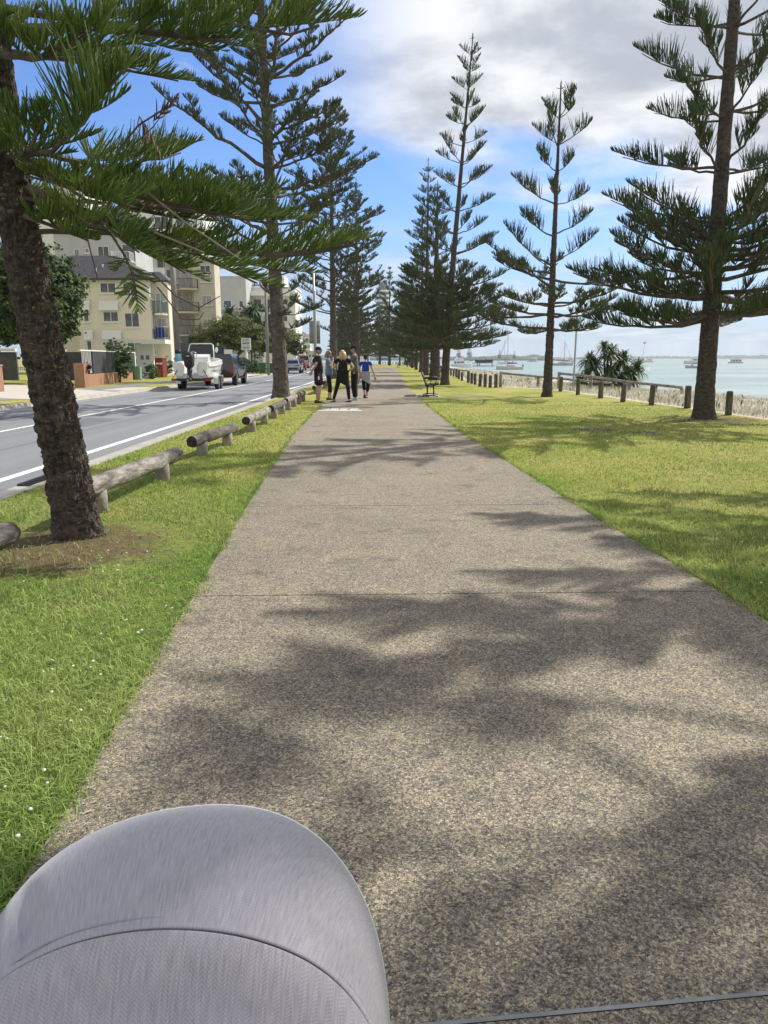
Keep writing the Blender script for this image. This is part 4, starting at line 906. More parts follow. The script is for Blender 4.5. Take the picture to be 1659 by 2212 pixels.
def bollard_mesh(h, r, seed):
    mb = MB(M_BOLL); n = 14
    rings = []
    for z, q in ((-.15, 1.0), (h*.3, 1.0), (h*.7, .98), (h-.05, .97), (h-.015, .86), (h, .55)):
        rings.append([(r*q*(1+.05*fbm(j*.7, z*3, seed))*math.cos(6.283*j/n), r*q*(1+.05*fbm(j*.7, z*3, seed))*math.sin(6.283*j/n), z) for j in range(n)])
    mb.loft(rings); return mb.mesh('bollard', True)
BM = [bollard_mesh(.62, .085, 1), bollard_mesh(.66, .092, 4), bollard_mesh(.60, .082, 7)]
BP = [(1573, 897), (1484, 882), (1407, 875.5), (1345, 868.5), (1297, 860.5), (1248, 853), (1210.5, 845.5), (1071, 837.5), (1058.5, 837), (1047.5, 836), (1036.5, 835), (1026.5, 830.8), (1019, 828.6), (1011.5, 826.5), (998, 822.4), (991, 818.9), (986, 815.6), (979.5, 813), (974, 811.3), (968.5, 810), (963, 808.8)]
BLAB = ['grey bollard standing clear to the right of the big dark trunk', 'bollard just left of the big dark trunk', 'bollard between the big trunk and the pandanus, right of the rail post', 'bollard below the right edge of the pandanus',
        'bollard below the middle of the pandanus', 'bollard at the left foot of the pandanus', 'bollard with a white patch at the start of the beach rail', 'bollard against the tall end post of the left beach rail',
        'bollard next left of the one by the tall rail post', 'third bollard left of the tall rail post', 'fourth bollard left of the tall rail post', 'fifth bollard left of the tall rail post', 'one of a close pair of bollards, the nearer',
        'one of a close pair of bollards, the farther', 'bollard alone midway between the close pair and the tall pine trunk', 'sixth bollard right of the tall pine trunk', 'fifth bollard right of the tall pine trunk', 'fourth bollard right of the tall pine trunk', 'third bollard right of the tall pine trunk', 'second bollard right of the tall pine trunk', 'first bollard right of the tall pine trunk']
def add_bollard(x, y, k, lab):
    o = bpy.data.objects.new('bollard', BM[k % 3]); COL.objects.link(o); o.location = (x, y, 0)
    o.rotation_euler = (R(random.uniform(-2.5, 2.5)), R(random.uniform(-2.5, 2.5)), random.uniform(0, 6)); tag(o, lab, 'bollard', 'timber bollards along the dune'); o.scale = (1, 1, random.uniform(.93, 1.08))
for k, (px, py) in enumerate(BP): p = G(px, py); add_bollard(p.x, p.y, k, BLAB[k])
yy = 70.0; k = 0
while yy < 205:
    add_bollard(float(co(yy))-.25, yy, k, 'small far timber bollard in the line beyond the tall pine trunks'); k += 1; yy += 2.1 + .004*yy
def rail_fence(label, posts, tops, r=.06, tall_first=True):
    """posts: (x, y); tops: rail centre height at each post"""
    o = Vector((posts[0][0], posts[0][1], 0)); t = thing('timber_rail', label, 'rail fence', o)
    for k, ((x, y), z) in enumerate(zip(posts, tops)):
        mb = MB(M_RAIL); g = beach_z(x, y, 0); mb.tube([(x-o.x, y-o.y, g-.4), (x-o.x, y-o.y, z + (.10 if k == 0 and tall_first else -.02))], .075, 10); mb.build('post', t, True)
    mb = MB(M_RAIL); P = []
    for k in range(len(posts)-1):
        for f in np.linspace(0, 1, 5)[:-1]: P.append((posts[k][0]*(1-f)+posts[k+1][0]*f-o.x, posts[k][1]*(1-f)+posts[k+1][1]*f-o.y, tops[k]*(1-f)+tops[k+1]*f + .012*fbm(k+f, 3) + .03))
    P.append((posts[-1][0]-o.x, posts[-1][1]-o.y, tops[-1]+.03)); mb.tube(P, r, 10); mb.build('rail', t, True)
def at_top(px, py, Y): p = A(px, py, Y); return (p.x, p.y), p.z
def rail_from(label, seq, **kw):
    q = [at_top(*s) for s in seq]; rail_fence(label, [a for a, b in q], [b for a, b in q], **kw)
rail_from('weathered timber rail with a tall end post, running behind the slender pine', [(1082, 807, 38), (1163, 815, 37.5), (1240, 822, 37.2), (1322, 829, 37)])
rail_from('timber rail sloping down to the beach below the pandanus', [(1208, 808, 36), (1277, 815, 34.5), (1360, 827, 32.5), (1417, 833, 31.3), (1474, 839, 30.4)])
rail_from('grey rail of the far beach access behind the tall pine trunk', [(925, 799, 72), (955, 797, 66), (985, 799, 62), (1014, 803, 58)], r=.05)
mb = MB(mat('galvanised', (.36, .37, .38), .5, metal=.5)); p = A(1238, 838, 33.5)
mb.tube([(0, 0, -.8), (.02, 0, 3.4)], .04, 8); mb.ball((.02, 0, 3.42), .05, nu=8, nv=6)
tag(mb.build('steel_pole', loc=(p.x, p.y, 0)), 'thin grey steel pole on the dune in front of the pandanus', 'pole')

M_BLK = mat('black_slat', (.012, .012, .013), .45, (.025, .025, .027), 8, 3)
M_IRON = mat('cast_iron', (.010, .010, .011), .5)
def bench(label, loc, rz):
    """faces +x; length along y"""
    t = thing('park_bench', label, 'bench', loc, rz, 'black slatted benches facing the sea'); L_ = 1.75
    s = MB(M_BLK)
    for k in range(5): s.box((.02+.10*k, 0, .44+.012*k), (.085, L_, .03), bev=.008)
    s.build('seat', t)
    b = MB(M_BLK)
    for k in range(5):
        z = .53+.082*k; x = -.06-.028*k; M_ = Matrix.Rotation(R(-18), 3, 'Y'); b.box((x, 0, z), (.028, L_, .07), M=M_)
    b.build('backrest', t)
    for sy in (-.78, .78):
        f = MB(M_IRON)
        f.tube([(-.20, sy, .92), (-.12, sy, .7), (-.03, sy, .45), (-.02, sy, .38)], .024, 6); f.tube([(-.03, sy, .41), (.2, sy, .40), (.46, sy, .47)], .024, 6)
        f.tube([(.03, sy, .4), (.02, sy, .03)], .024, 6); f.tube([(.26, sy, .4), (.28, sy, .03)], .024, 6)
        f.tube([(-.16, sy, .02), (.02, sy, .05), (.28, sy, .05), (.44, sy, .02)], .022, 6); f.build('leg_frame', t, True)
        a = MB(M_IRON); a.tube([(-.10, sy, .68), (.16, sy, .70), (.40, sy, .69)], .026, 6); a.tube([(.18, sy, .69), (.14, sy, .44)], .016, 6); a.tube([(.38, sy, .69), (.34, sy, .46)], .016, 6); a.build('armrest', t, True)
    return t
b0 = bench('black slatted bench with its back to the path, near the tall pine', (1.66, 29.1, 0), R(-4))
copy_to(b0, (2.15, 122, 0), R(-4), 'far black bench where the path bends away')

# ------------------------------------------------------------------ pram hood in the near left
def pram():
    M = mat('pram_fabric', (.33, .33, .37), .9, (.47, .465, .50), 1, 4, spec=.15)
    nt = M.node_tree; N = nt.nodes; L = nt.links; P = N['Principled BSDF']; P.inputs['Sheen Weight'].default_value = .25
    tc = N.new('ShaderNodeTexCoord'); mp = N.new('ShaderNodeMapping'); mp.inputs['Scale'].default_value = (520, 34, 34); L.new(tc.outputs['UV'], mp.inputs[0])
    n = N.new('ShaderNodeTexNoise'); n.inputs['Scale'].default_value = 1; n.inputs['Detail'].default_value = 5; n.inputs['Roughness'].default_value = .7; L.new(mp.outputs[0], n.inputs['Vector'])
    wv = N.new('ShaderNodeTexWave'); wv.wave_type = 'BANDS'; wv.bands_direction = 'X'; wv.wave_profile = 'TRI'; wv.inputs['Scale'].default_value = 95; wv.inputs['Distortion'].default_value = 0
    # herringbone: shear alternate columns both ways
    sp = N.new('ShaderNodeSeparateXYZ'); L.new(tc.outputs['UV'], sp.inputs[0])
    pp = N.new('ShaderNodeMath'); pp.operation = 'PINGPONG'; L.new(sp.outputs[0], pp.inputs[0]); pp.inputs[1].default_value = .0052
    ad = N.new('ShaderNodeMath'); ad.operation = 'ADD'; L.new(pp.outputs[0], ad.inputs[0]); L.new(sp.outputs[1], ad.inputs[1])
    cb = N.new('ShaderNodeCombineXYZ'); L.new(ad.outputs[0], cb.inputs[0]); L.new(cb.outputs[0], wv.inputs['Vector'])
    r = N.new('ShaderNodeValToRGB'); r.color_ramp.elements[0].position = .33; r.color_ramp.elements[1].position = .68
    r.color_ramp.elements[0].color = (.32, .305, .335, 1); r.color_ramp.elements[1].color = (.50, .478, .51, 1); L.new(n.outputs['Fac'], r.inputs[0])
    mx = N.new('ShaderNodeMix'); mx.data_type = 'RGBA'; mx.blend_type = 'MULTIPLY'; mx.inputs['Factor'].default_value = .22; L.new(r.outputs[0], mx.inputs['A']); L.new(wv.outputs['Color'], mx.inputs['B'])
    L.new(mx.outputs['Result'], P.inputs['Base Color'])
    # curves across the hood, each measured in the view with its own distance: (x, y, Y)
    front = [(-110, 2330, .70), (-60, 2130, .72), (0, 1990, .735), (80, 1885, .75), (180, 1812, .76), (300, 1765, .77), (420, 1745, .775), (510, 1741, .775), (600, 1758, .77), (680, 1800, .76), (745, 1872, .75), (792, 1960, .74), (820, 2060, .73), (835, 2180, .72), (838, 2330, .71)]
    def curve(c, n=49):
        P_ = np.array([tuple(A(*q)) for q in c]); s = np.concatenate([[0], np.cumsum(np.linalg.norm(np.diff(P_, axis=0), axis=1))]); s /= s[-1]; u = np.linspace(0, 1, n)
        for _ in range(1): Q = np.stack([np.interp(u, s, P_[:, k]) for k in range(3)], 1)
        for _ in range(4): Q[1:-1] = .25*Q[:-2] + .5*Q[1:-1] + .25*Q[2:]
        return Q
    F0 = curve(front)
    cx = -.235
    def arch(y, zt, hw, zb, pw=2.4, n=49, tilt=0.0):
        th = np.linspace(math.pi, 0, n); c = np.cos(th); s = np.sin(th)
        x = cx + hw*np.sign(c)*np.abs(c)**(2/pw); z = zb + (zt-zb)*np.abs(s)**(2/pw)
        return np.stack([x, y + tilt*(zt-z), z], 1)
    # bow crest measured in the view, then the cloth behind it falling to the next hoop
    bow = curve([(-190, 2420, .49), (-110, 2235, .50), (-20, 2140, .51), (60, 2080, .515), (170, 2035, .52), (300, 2012, .525), (420, 2014, .525), (520, 2030, .522), (620, 2062, .518), (700, 2105, .51), (770, 2175, .50), (830, 2300, .49), (850, 2420, .48)])
    mid = (F0 + bow)/2; crown_ = np.sin(np.linspace(0, math.pi, 49))[:, None]
    up = np.array([0, 0, 1.])
    rows = [F0]
    for f in (.04, .1, .2, .32, .45, .58, .7, .8, .88, .94, .97):
        q = F0*(1-f) + bow*f + up*.030*math.sin(math.pi*f)*crown_
        rows.append(q)
    rows.append(bow + up*.002); back = bow.copy(); 
    for f in (.02, .045, .07, .10, .14, .2, .28, .38, .5, .7, 1.0):
        q = bow + np.array([0, -.30, 0])*f + up*(-.062*(.5-.5*math.cos(math.pi*min(1, f/.22))) + .085*max(0, f-.20))*crown_
        u_ = np.linspace(0, 1, 49)
        q = q + up*(.010*np.sin(u_*9 + f*3)*np.sin(math.pi*min(1, f*1.4)))[:, None]*crown_
        rows.append(q)
    rows = np.array(rows)
    # soft creases on the left flank
    for i in range(len(rows)):
        f = i/len(rows); u_ = np.linspace(0, 1, 49)
        rows[i] -= up*(.024*np.exp(-((u_ - .25 - .13*f)/.020)**2)*math.exp(-((f-.30)/.10)**2))[:, None]
        rows[i] -= up*(.014*np.exp(-((u_ - .18 - .12*f)/.02)**2)*math.exp(-((f-.26)/.11)**2))[:, None]; rows[i] += up*(.004*np.sin(u_*7+f*5)*math.sin(math.pi*min(1, f*1.6)))[:, None]*crown_
    base = Vector((cx, .55, 0)); t = thing('pram', 'pram with a rounded grey woven fabric hood, at the bottom left corner', 'pram', base)
    off = np.array([base.x, base.y, 0])
    def patch_mesh(rw, name, uoff=0.0):
        rw = np.array(rw) - off; nr, nc = rw.shape[:2]; mb = MB(M); i, j = np.meshgrid(np.arange(nr-1), np.arange(nc-1), indexing='ij'); q = (i*nc+j).ravel()
        mb.addq(rw.reshape(-1, 3), np.stack([q, q+1, q+nc+1, q+nc], 1)); o = mb.build(name, t, True)
        me = o.data; uv = me.uv_layers.new(name='UVMap'); li = np.zeros(len(me.loops), np.int32); me.loops.foreach_get('vertex_index', li)
        v = rw.reshape(-1, 3); du = np.concatenate([[0], np.cumsum(np.linalg.norm(np.diff(rw[nr//2], axis=0), axis=1))]); dv = np.concatenate([[0], np.cumsum(np.linalg.norm(np.diff(rw[:, nc//2], axis=0), axis=1))]) + uoff
        U = np.stack([np.tile(du, nr), np.repeat(dv, nc)], 1)[li]; uv.data.foreach_set('uv', U.astype(np.float32).ravel())
        so = o.modifiers.new('thick', 'SOLIDIFY'); so.thickness = .004; so.offset = -1; sb = o.modifiers.new('sub', 'SUBSURF'); sb.levels = 1; sb.render_levels = 2
        return o
    k = 13; patch_mesh(rows[:k], 'hood_front'); patch_mesh(rows[k-1:], 'hood_back', .9)
    pip = MB(mat('hood_piping', (.74, .76, .78), .6)); pip.tube([tuple(p-off) for p in F0], .0042, 8); pip.build('piping', t, True)
    sm = MB(mat('seam_thread', (.30, .30, .33), .9)); sm.tube([tuple(p - off + (0, .012, .0035)) for p in bow[6:-6]], .0008, 6); sm.build('seam', t, True)
    # carriage under the hood
    d = MB(mat('pram_shell', (.05, .05, .055), .7)); zb = .62
    d.box((0, .03, zb), (.40, .62, .28), bev=.05); d.build('seat_shell', t)
    fr = MB(mat('pram_frame', (.45, .45, .46), .35, metal=.8))
    for sx in (-.24, .24): fr.tube([(sx, -.42, .98), (sx, -.2, .72), (sx, .12, .42), (sx, .42, .16)], .013, 8); fr.tube([(sx, .12, .42), (sx, -.25, .16)], .013, 8)
    fr.tube([(-.24, -.42, .98), (.24, -.42, .98)], .016, 8); fr.build('chassis', t, True)
    for sx in (-.27, .27):
        for sy in (.42, -.25):
            wv_ = MB(mat('pram_tyre', (.02, .02, .02), .8)); wv_.tube([(sx+.14*0, sy+.14*math.cos(a), .15+.14*math.sin(a)) for a in np.linspace(0, 6.283, 21)], .02, 6, cap=False); wv_.tube([(sx-.02, sy, .15), (sx+.02, sy, .15)], .03, 8)
            for a in np.linspace(0, 6.283, 7)[:-1]: wv_.tube([(sx, sy, .15), (sx, sy+.14*math.cos(a), .15+.14*math.sin(a))], .005, 4)
            wv_.build('wheel', t, True)
pram()
# ------------------------------------------------------------------ people
def skin(name, pts, edges, m, parent, lvl=2, root='pelvis', smooth=True):
    """pts: name -> (x, y, z, rx[, ry])"""
    ks = list(pts); ix = {k: i for i, k in enumerate(ks)}
    me = bpy.data.meshes.new(name); me.from_pydata([pts[k][:3] for k in ks], [(ix[a], ix[b]) for a, b in edges], []); me.materials.append(m)
    o = bpy.data.objects.new(name, me); COL.objects.link(o); o.parent = parent
    sk = o.modifiers.new('skin', 'SKIN'); sk.use_smooth_shade = True; sk.branch_smoothing = .6
    for i, k in enumerate(ks):
        v = me.skin_vertices[0].data[i]; r = pts[k][3:]; v.radius = (r[0], r[-1]); v.use_root = (k == root)
    sb = o.modifiers.new('sub', 'SUBSURF'); sb.levels = lvl-1; sb.render_levels = lvl
    return o
M_SK1 = mat('skin_pale', (.52, .32, .23), .55, (.46, .27, .19), 6, 3)
M_SK2 = mat('skin_tan', (.40, .235, .165), .55, (.46, .28, .20), 6, 3)
def cloth(n, c, c2=None): return mat(n, c, .9, c2 or tuple(q*1.5 for q in c), 5, 4, bump=.35, bscale=18, spec=.2)
def chain(*a): return list(zip(a[:-1], a[1:]))
def person(label, loc, rz, H, pose, wear):
    """faces +y before rz; pose holds joint positions on a 1.75 m figure"""
    s = H/1.75; t = thing('person', label, 'person', loc, rz, None, s); fem = wear.get('fem', False); bw = wear.get('bulk', 1.0)
    J = {'pelvis': (0, 0, .96), 'waist': (0, 0, 1.10), 'chest': (0, 0, 1.30), 'collar': (0, 0, 1.43), 'neck': (0, .01, 1.50), 'headb': (0, .02, 1.58), 'headt': (0, .02, 1.68)}
    J.update(pose)
    g = lambda k: Vector(J[k])
    sk = wear['skin']; pts = {}; ed = []
    def add(k, p, *r): pts[k] = (*p, *[q for q in r])
    add('pelvis', g('pelvis'), .10*bw, .08*bw); add('waist', g('waist'), .10*bw, .078*bw); add('chest', g('chest'), .135*bw, .10*bw); add('collar', g('collar'), .10, .07); add('neck', g('neck'), .048, .05)
    ed += chain('pelvis', 'waist', 'chest', 'collar', 'neck')
    for sd in ('l', 'r'):
        add('sh'+sd, g('sh'+sd), .055*bw); add('el'+sd, g('el'+sd), .038*bw); add('wr'+sd, g('wr'+sd), .025); ed += chain('collar', 'sh'+sd, 'el'+sd, 'wr'+sd)
        f = (g('wr'+sd) - g('el'+sd)).normalized(); hd = (f + Vector(J.get('hand'+sd, (0, 0, 0)))).normalized()
        palm = g('wr'+sd) + hd*.075; add('pa'+sd, palm, .034, .017); ed.append(('wr'+sd, 'pa'+sd))
        side = hd.cross(Vector((0, 1, .3))).normalized() if abs(hd.y) < .9 else Vector((1, 0, 0)); nrm = hd.cross(side)
        for q in range(4):                                     # four fingers of unequal length, slightly curled
            o_ = side*(-.026+.0175*q); l = (.062, .075, .070, .052)[q]
            add('f%da%s' % (q, sd), palm + o_ + hd*.028, .0088); add('f%db%s' % (q, sd), palm + o_ + hd*(.028+l*.55) + nrm*.012, .008); add('f%dc%s' % (q, sd), palm + o_ + hd*(.028+l*.85) + nrm*.034, .0065)
            ed += chain('pa'+sd, 'f%da%s' % (q, sd), 'f%db%s' % (q, sd), 'f%dc%s' % (q, sd))
        th = g('wr'+sd) + hd*.035; add('t0'+sd, th + side*-.035 + nrm*.008, .011); add('t1'+sd, th + side*-.05 + hd*.032 + nrm*.018, .009); add('t2'+sd, th + side*-.048 + hd*.06 + nrm*.026, .007)
        ed += chain('pa'+sd, 't0'+sd, 't1'+sd, 't2'+sd)
        add('hip'+sd, g('hip'+sd), .070*bw); add('kn'+sd, g('kn'+sd), .058*bw*(.75 if wear['leg'] > 1 else 1)); 
        kn, an = g('kn'+sd), g('an'+sd); cv = .72 if wear['leg'] > 1.5 else 1.0; add('cf'+sd, kn*.66 + an*.34 + Vector((0, -.012, 0)), .056*bw*cv); add('an'+sd, an, .036*(.8 if wear['leg'] > 1.9 else 1)); ed += chain('pelvis', 'hip'+sd, 'kn'+sd, 'cf'+sd, 'an'+sd)
    skin('body', pts, ed, sk, t)
    # head: one shaped surface with brow, nose, lips, chin, ears
    hc = (g('headb')+g('headt'))/2 + Vector((0, .0, -.012)); look = J.get('look', 0.0); ML = Matrix.Rotation(look, 4, 'Z') @ Matrix.Rotation(J.get('nod', 0.0), 4, 'X')
    hb = MB(sk); rings = []; nv, nu = 22, 24
    for i in range(nv+1):
        ph = math.pi*min(max(i/nv, .02), .98); z = -math.cos(ph); ring = []
        for j in range(nu):
            a = 2*math.pi*j/nu; c, sn = math.cos(a), math.sin(a); r = math.sin(ph)
            x = .076*r*c; y = .096*r*sn; zz = .118*z
            if z < -.1: x *= 1 - .28*(-z-.1); y += .012*(-z)
            if sn > .75:
                y += .020*math.exp(-((z+.18)/.12)**2)*max(0, (sn-.9)/.1)**1 + .008*math.exp(-((z-.15)/.1)**2) - .006*math.exp(-((z+.02)/.06)**2)*(1 if sn < .98 else 0)
                y += .007*math.exp(-((z+.48)/.06)**2) + .010*math.exp(-((z+.82)/.12)**2)
            ring.append((x, y, zz))
        rings.append(ring)
    hb.loft(rings)
    for sx in (-1, 1): hb.ball((sx*.079, -.008, -.012), (.011, .022, .032), nu=8, nv=6)
    hd_ = hb.build('head', t, True); hd_.location = hc; hd_.rotation_euler = ML.to_euler()
    fm = MB(mat('eye_white', (.7, .68, .65), .3), mat('eye_dark', (.03, .02, .015), .3), mat('lips', (.38, .15, .12), .5))
    for sx in (-.032, .032):
        ey = MB(*fm.ms); ey.ball((sx, .083, .008), (.013, .008, .008), fm.ms[0], 8, 6); ey.ball((sx, .090, .008), (.005, .004, .005), fm.ms[1], 6, 4); ey.build('eye', hd_)
        ey = MB(fm.ms[1]); ey.box((sx, .092, .032), (.034, .006, .006)); ey.build('eyebrow', hd_)
    fm.box((0, .098, -.055), (.042, .008, .010), fm.ms[2], bev=.004); fm.build('mouth', hd_)
    if wear.get('shades'):
        q = MB(mat('dark_lens', (.008, .008, .009), .15))
        for sx in (-.034, .034): q.box((sx, .099, .008), (.052, .010, .034), bev=.004)
        q.box((0, .102, .014), (.03, .006, .007))
        for sx in (-.078, .078): q.box((sx, .045, .014), (.005, .11, .008))
        q.build('sunglasses', hd_)
    wear['hair'](hd_)
    # shirt
    def lim(a, b, f): return g(a)*(1-f) + g(b)*f
    W = wear
    st = {}; se = []
    hem = W.get('hem', .93); k = W.get('loose', 1.0)
    def sadd(n_, p, *r): st[n_] = (*p, *r)
    pv = g('pelvis'); 
    sadd('pelvis', (pv.x, pv.y, hem-.07), .172*bw*k, .136*bw*k); sadd('waist', g('waist')+Vector((0, W.get('belly', 0), 0)), .156*bw*k, .126*bw*k)
    sadd('chest', g('chest'), .176*bw, .126*bw); sadd('collar', g('collar'), .105, .078); sadd('neckv', g('collar')*.55+g('neck')*.45, .062, .062)
    se += chain('pelvis', 'waist', 'chest', 'collar', 'neckv')
    for sd in ('l', 'r'):
        sl = W.get('sleeve', .62); sadd('sh'+sd, g('sh'+sd), .072*bw); sadd('sv'+sd, lim('sh'+sd, 'el'+sd, sl*.6), .066*bw); sadd('sw'+sd, lim('sh'+sd, 'el'+sd, sl), .066*bw); se += chain('collar', 'sh'+sd, 'sv'+sd, 'sw'+sd)
    skin('shirt', st, se, W['shirt'], t)
    # trousers / shorts / leggings
    pt = {}; pe = []; pt['pelvis'] = (*g('pelvis'), .160*bw, .128*bw); pt['top'] = (*(g('pelvis')*.4+g('waist')*.6), .14*bw, .108*bw); pe.append(('top', 'pelvis'))
    lf = W['leg']; wd = W.get('legw', 1.0)
    for sd in ('l', 'r'):
        hp, kn, an = g('hip'+sd), g('kn'+sd), g('an'+sd); pt['hip'+sd] = (*hp, .108*bw*(1 + (wd-1)*.4)); ids = ['pelvis', 'hip'+sd]
        def addp(n_, p, r): pt[n_+sd] = (*p, r); ids.append(n_+sd)
        if lf <= 1: addp('th', hp*(1-lf*.6)+kn*lf*.6, .088*bw*wd); addp('cuff', hp*(1-lf)+kn*lf, .082*bw*wd)
        else:
            f = lf-1; addp('th', hp*.5+kn*.5, .084*bw*(1+(wd-1)*.6)); addp('kn', kn, .066*bw*wd)
            if f > .4: addp('cf', kn*.68+an*.32, .064*bw*wd)
            addp('cuff', kn*(1-f)+an*f, (.062 if f < .6 else .050)*wd)
        pe += chain(*ids)
    skin('shorts' if lf <= 1 else 'trousers', pt, pe, W['legs'], t)
    for sd in ('l', 'r'):                                       # shoes
        an = g('an'+sd); dr = J.get('foot'+sd, 0.0); sh = MB(W['shoe'], W.get('sole', W['shoe'])); pitch = J.get('toe'+sd, 0.0)
        prof = [(-.085, .034, .085), (-.06, .040, .095), (0, .040, .088), (.06, .043, .070), (.12, .046, .055), (.165, .036, .045), (.185, .015, .030)]
        rg = []
        for y, w_, h in prof: rg.append([(w_*math.cos(a)*(1 if math.sin(a) > -.5 else 1), y, (.028 + (h-.028)*max(0, math.sin(a)) if math.sin(a) >= 0 else .028)) for a in np.linspace(0, math.pi, 9)])
        sh.loft(rg, W['shoe'], closed=True)
        rg = [[(-w_*1.06, y*1.03, .0), (w_*1.06, y*1.03, .0), (w_*1.08, y*1.04, .034), (-w_*1.08, y*1.04, .034)] for y, w_, h in prof]; sh.loft(rg, W.get('sole', W['shoe']))
        o = sh.build('shoe', t, False); o.location = (an.x, an.y, an.z - .085); o.rotation_euler = (pitch, 0, dr)
    for ex in W.get('extra', []): ex(t, g)
    return t
def cap_hat(m, hair_m=None, brim=True):
    def f(h):
        c = MB(m); rings = []
        for i in range(9):
            ph = math.pi*(.49 - .47*i/8); rings.append([(.087*math.sin(math.pi/2-0)*math.sin(ph+0)*math.cos(a)/math.sin(math.pi*.49), .107*math.sin(ph)/math.sin(math.pi*.49)*math.sin(a) - .004, .028 + .105*math.cos(ph)) for a in np.linspace(0, 6.283, 25)[:-1]])
        c.loft(rings, cap=True); c.build('cap', h, True)
        if brim:
            b = MB(m); U = []; 
            for a in np.linspace(.35, math.pi-.35, 11): U.append((.082*math.cos(a), .09*math.sin(a), .034))
            O = [(.092*math.cos(a), .09+.075*math.sin(a)**.8, .024) for a in np.linspace(.35, math.pi-.35, 11)]; n = 11
            b.add(U + O + [(x, y, z-.006) for x, y, z in U] + [(x, y, z-.006) for x, y, z in O], [[i, i+1, n+i+1, n+i] for i in range(n-1)] + [[2*n+i+1, 2*n+i, 3*n+i, 3*n+i+1] for i in range(n-1)] + [[n+i, n+i+1, 3*n+i+1, 3*n+i] for i in range(n-1)])
            b.build('cap_brim', h)
        if hair_m:
            q = MB(hair_m); q.ball((0, -.016, -.005), (.080, .092, .075), nu=16, nv=10); q.build('hair', h, True)
    return f
def hair_long(m, ln, wd=1.0, tail=False, ball=True):
    def f(h):
        q = MB(m); g = random.Random(3)
        q.ball((0, -.014, .022), (.088, .104, .108), nu=20, nv=12)
        for k in range(70 if not tail else 26):
            a = g.uniform(-2.0, 2.0) if not tail else g.uniform(-.35, .35); x0 = .078*math.sin(a); y0 = -.014 - .088*math.cos(a)
            l = ln*g.uniform(.75, 1.05); z0 = .05 if not tail else .03
            q.tube([(x0, y0, z0), (x0*1.12*wd, y0*1.12-.012, z0 - l*.35), (x0*1.2*wd + g.uniform(-.012, .012), y0*1.15-.02, z0 - l*.7), (x0*1.05*wd + g.uniform(-.02, .02), y0*1.05-.012, z0 - l)], [.018, .02, .017, .006], 5)
        q.build('hair', h, True)
    return f
BLK = cloth('black_knit', (.012, .012, .014)); NAVY = cloth('charcoal_polo', (.014, .016, .022)); TEAL = cloth('slate_blue_top', (.12, .17, .26), (.17, .23, .33)); ROYAL = cloth('royal_blue_tee', (.012, .04, .30), (.02, .065, .40))
GREYT = cloth('grey_tee', (.09, .095, .10)); JUMP = cloth('grey_jumper', (.27, .27, .28), (.36, .36, .37)); SHOEB = mat('black_shoe', (.012, .012, .013), .6); SOLEW = mat('white_sole', (.7, .7, .7), .6); SHOEBL = mat('pale_blue_shoe', (.10, .25, .62), .6, (.45, .6, .8), 8, 3)
HG = mat('hair_grey', (.16, .13, .11), .6); HB = mat('hair_light_brown', (.17, .10, .065), .6, (.26, .17, .11), 20, 4); HBL = mat('hair_blonde', (.34, .22, .10), .55, (.58, .42, .22), 18, 5, bump=.4, bscale=60); HD = mat('hair_dark', (.018, .012, .010), .5, (.05, .03, .02), 20, 4)
STAND = {'shl': (-.19, 0, 1.41), 'shr': (.19, 0, 1.41), 'hipl': (-.09, 0, .92), 'hipr': (.09, 0, .92), 'knl': (-.10, .02, .49), 'knr': (.10, .02, .49), 'anl': (-.105, -.02, .085), 'anr': (.105, -.02, .085)}
def pose(**k): d = dict(STAND); d.update(k); return d
# man in the cap: seen from behind and his right, hands clasped behind his back, looking right
def shorts_trim(t, g):
    q = MB(mat('red_piping', (.42, .03, .03), .7)); q.tube([g('hipr')+Vector((.105, .02, .05)), g('hipr')*.5+g('knr')*.5+Vector((.108, 0, .05)), g('knr')+Vector((.085, .045, .09))], .008, 5); q.build('shorts_piping', t)
    q = MB(mat('white_patch', (.7, .7, .7), .8)); q.box(tuple(g('hipr')*.55+g('knr')*.45+Vector((.112, -.04, .06))), (.012, .045, .11), bev=.004); q.build('shorts_patch', t)
person('man in a black cap, dark polo and shorts with hands clasped behind his back', (-2.13, 24.35, 0), R(-72), 1.80, pose(ell=(-.27, -.16, 1.16), elr=(.27, -.16, 1.15), wrl=(-.06, -.21, .99), wrr=(.05, -.22, .98), handl=(.3, 0, -.4), handr=(-.3, 0, -.4), look=R(-12)),
       dict(skin=M_SK2, hair=cap_hat(BLK, HG), shirt=NAVY, legs=BLK, leg=.92, legw=1.35, shoe=SHOEB, bulk=1.13, belly=.02, loose=1.10, hem=.90, extra=[shorts_trim]))
# woman hugging herself, chin on hand, facing right
person('woman in a slate blue top with one hand at her chin', (-1.90, 25.8, 0), R(-92), 1.70, pose(ell=(-.26, .10, 1.15), elr=(.24, .12, 1.17), wrl=(.05, .22, 1.13), wrr=(.08, .17, 1.40), handl=(.4, .0, .1), handr=(-.5, -.1, .6), anl=(-.10, -.02, .085), anr=(.11, .08, .085), knr=(.11, .06, .49), look=R(-18)),
       dict(skin=M_SK1, hair=hair_long(HB, .17), shades=True, shirt=TEAL, legs=BLK, leg=1.55, legw=.98, shoe=SHOEB, sole=mat('grey_sole', (.2, .2, .2), .7), bulk=1.05, loose=1.16, hem=.86, belly=.03))
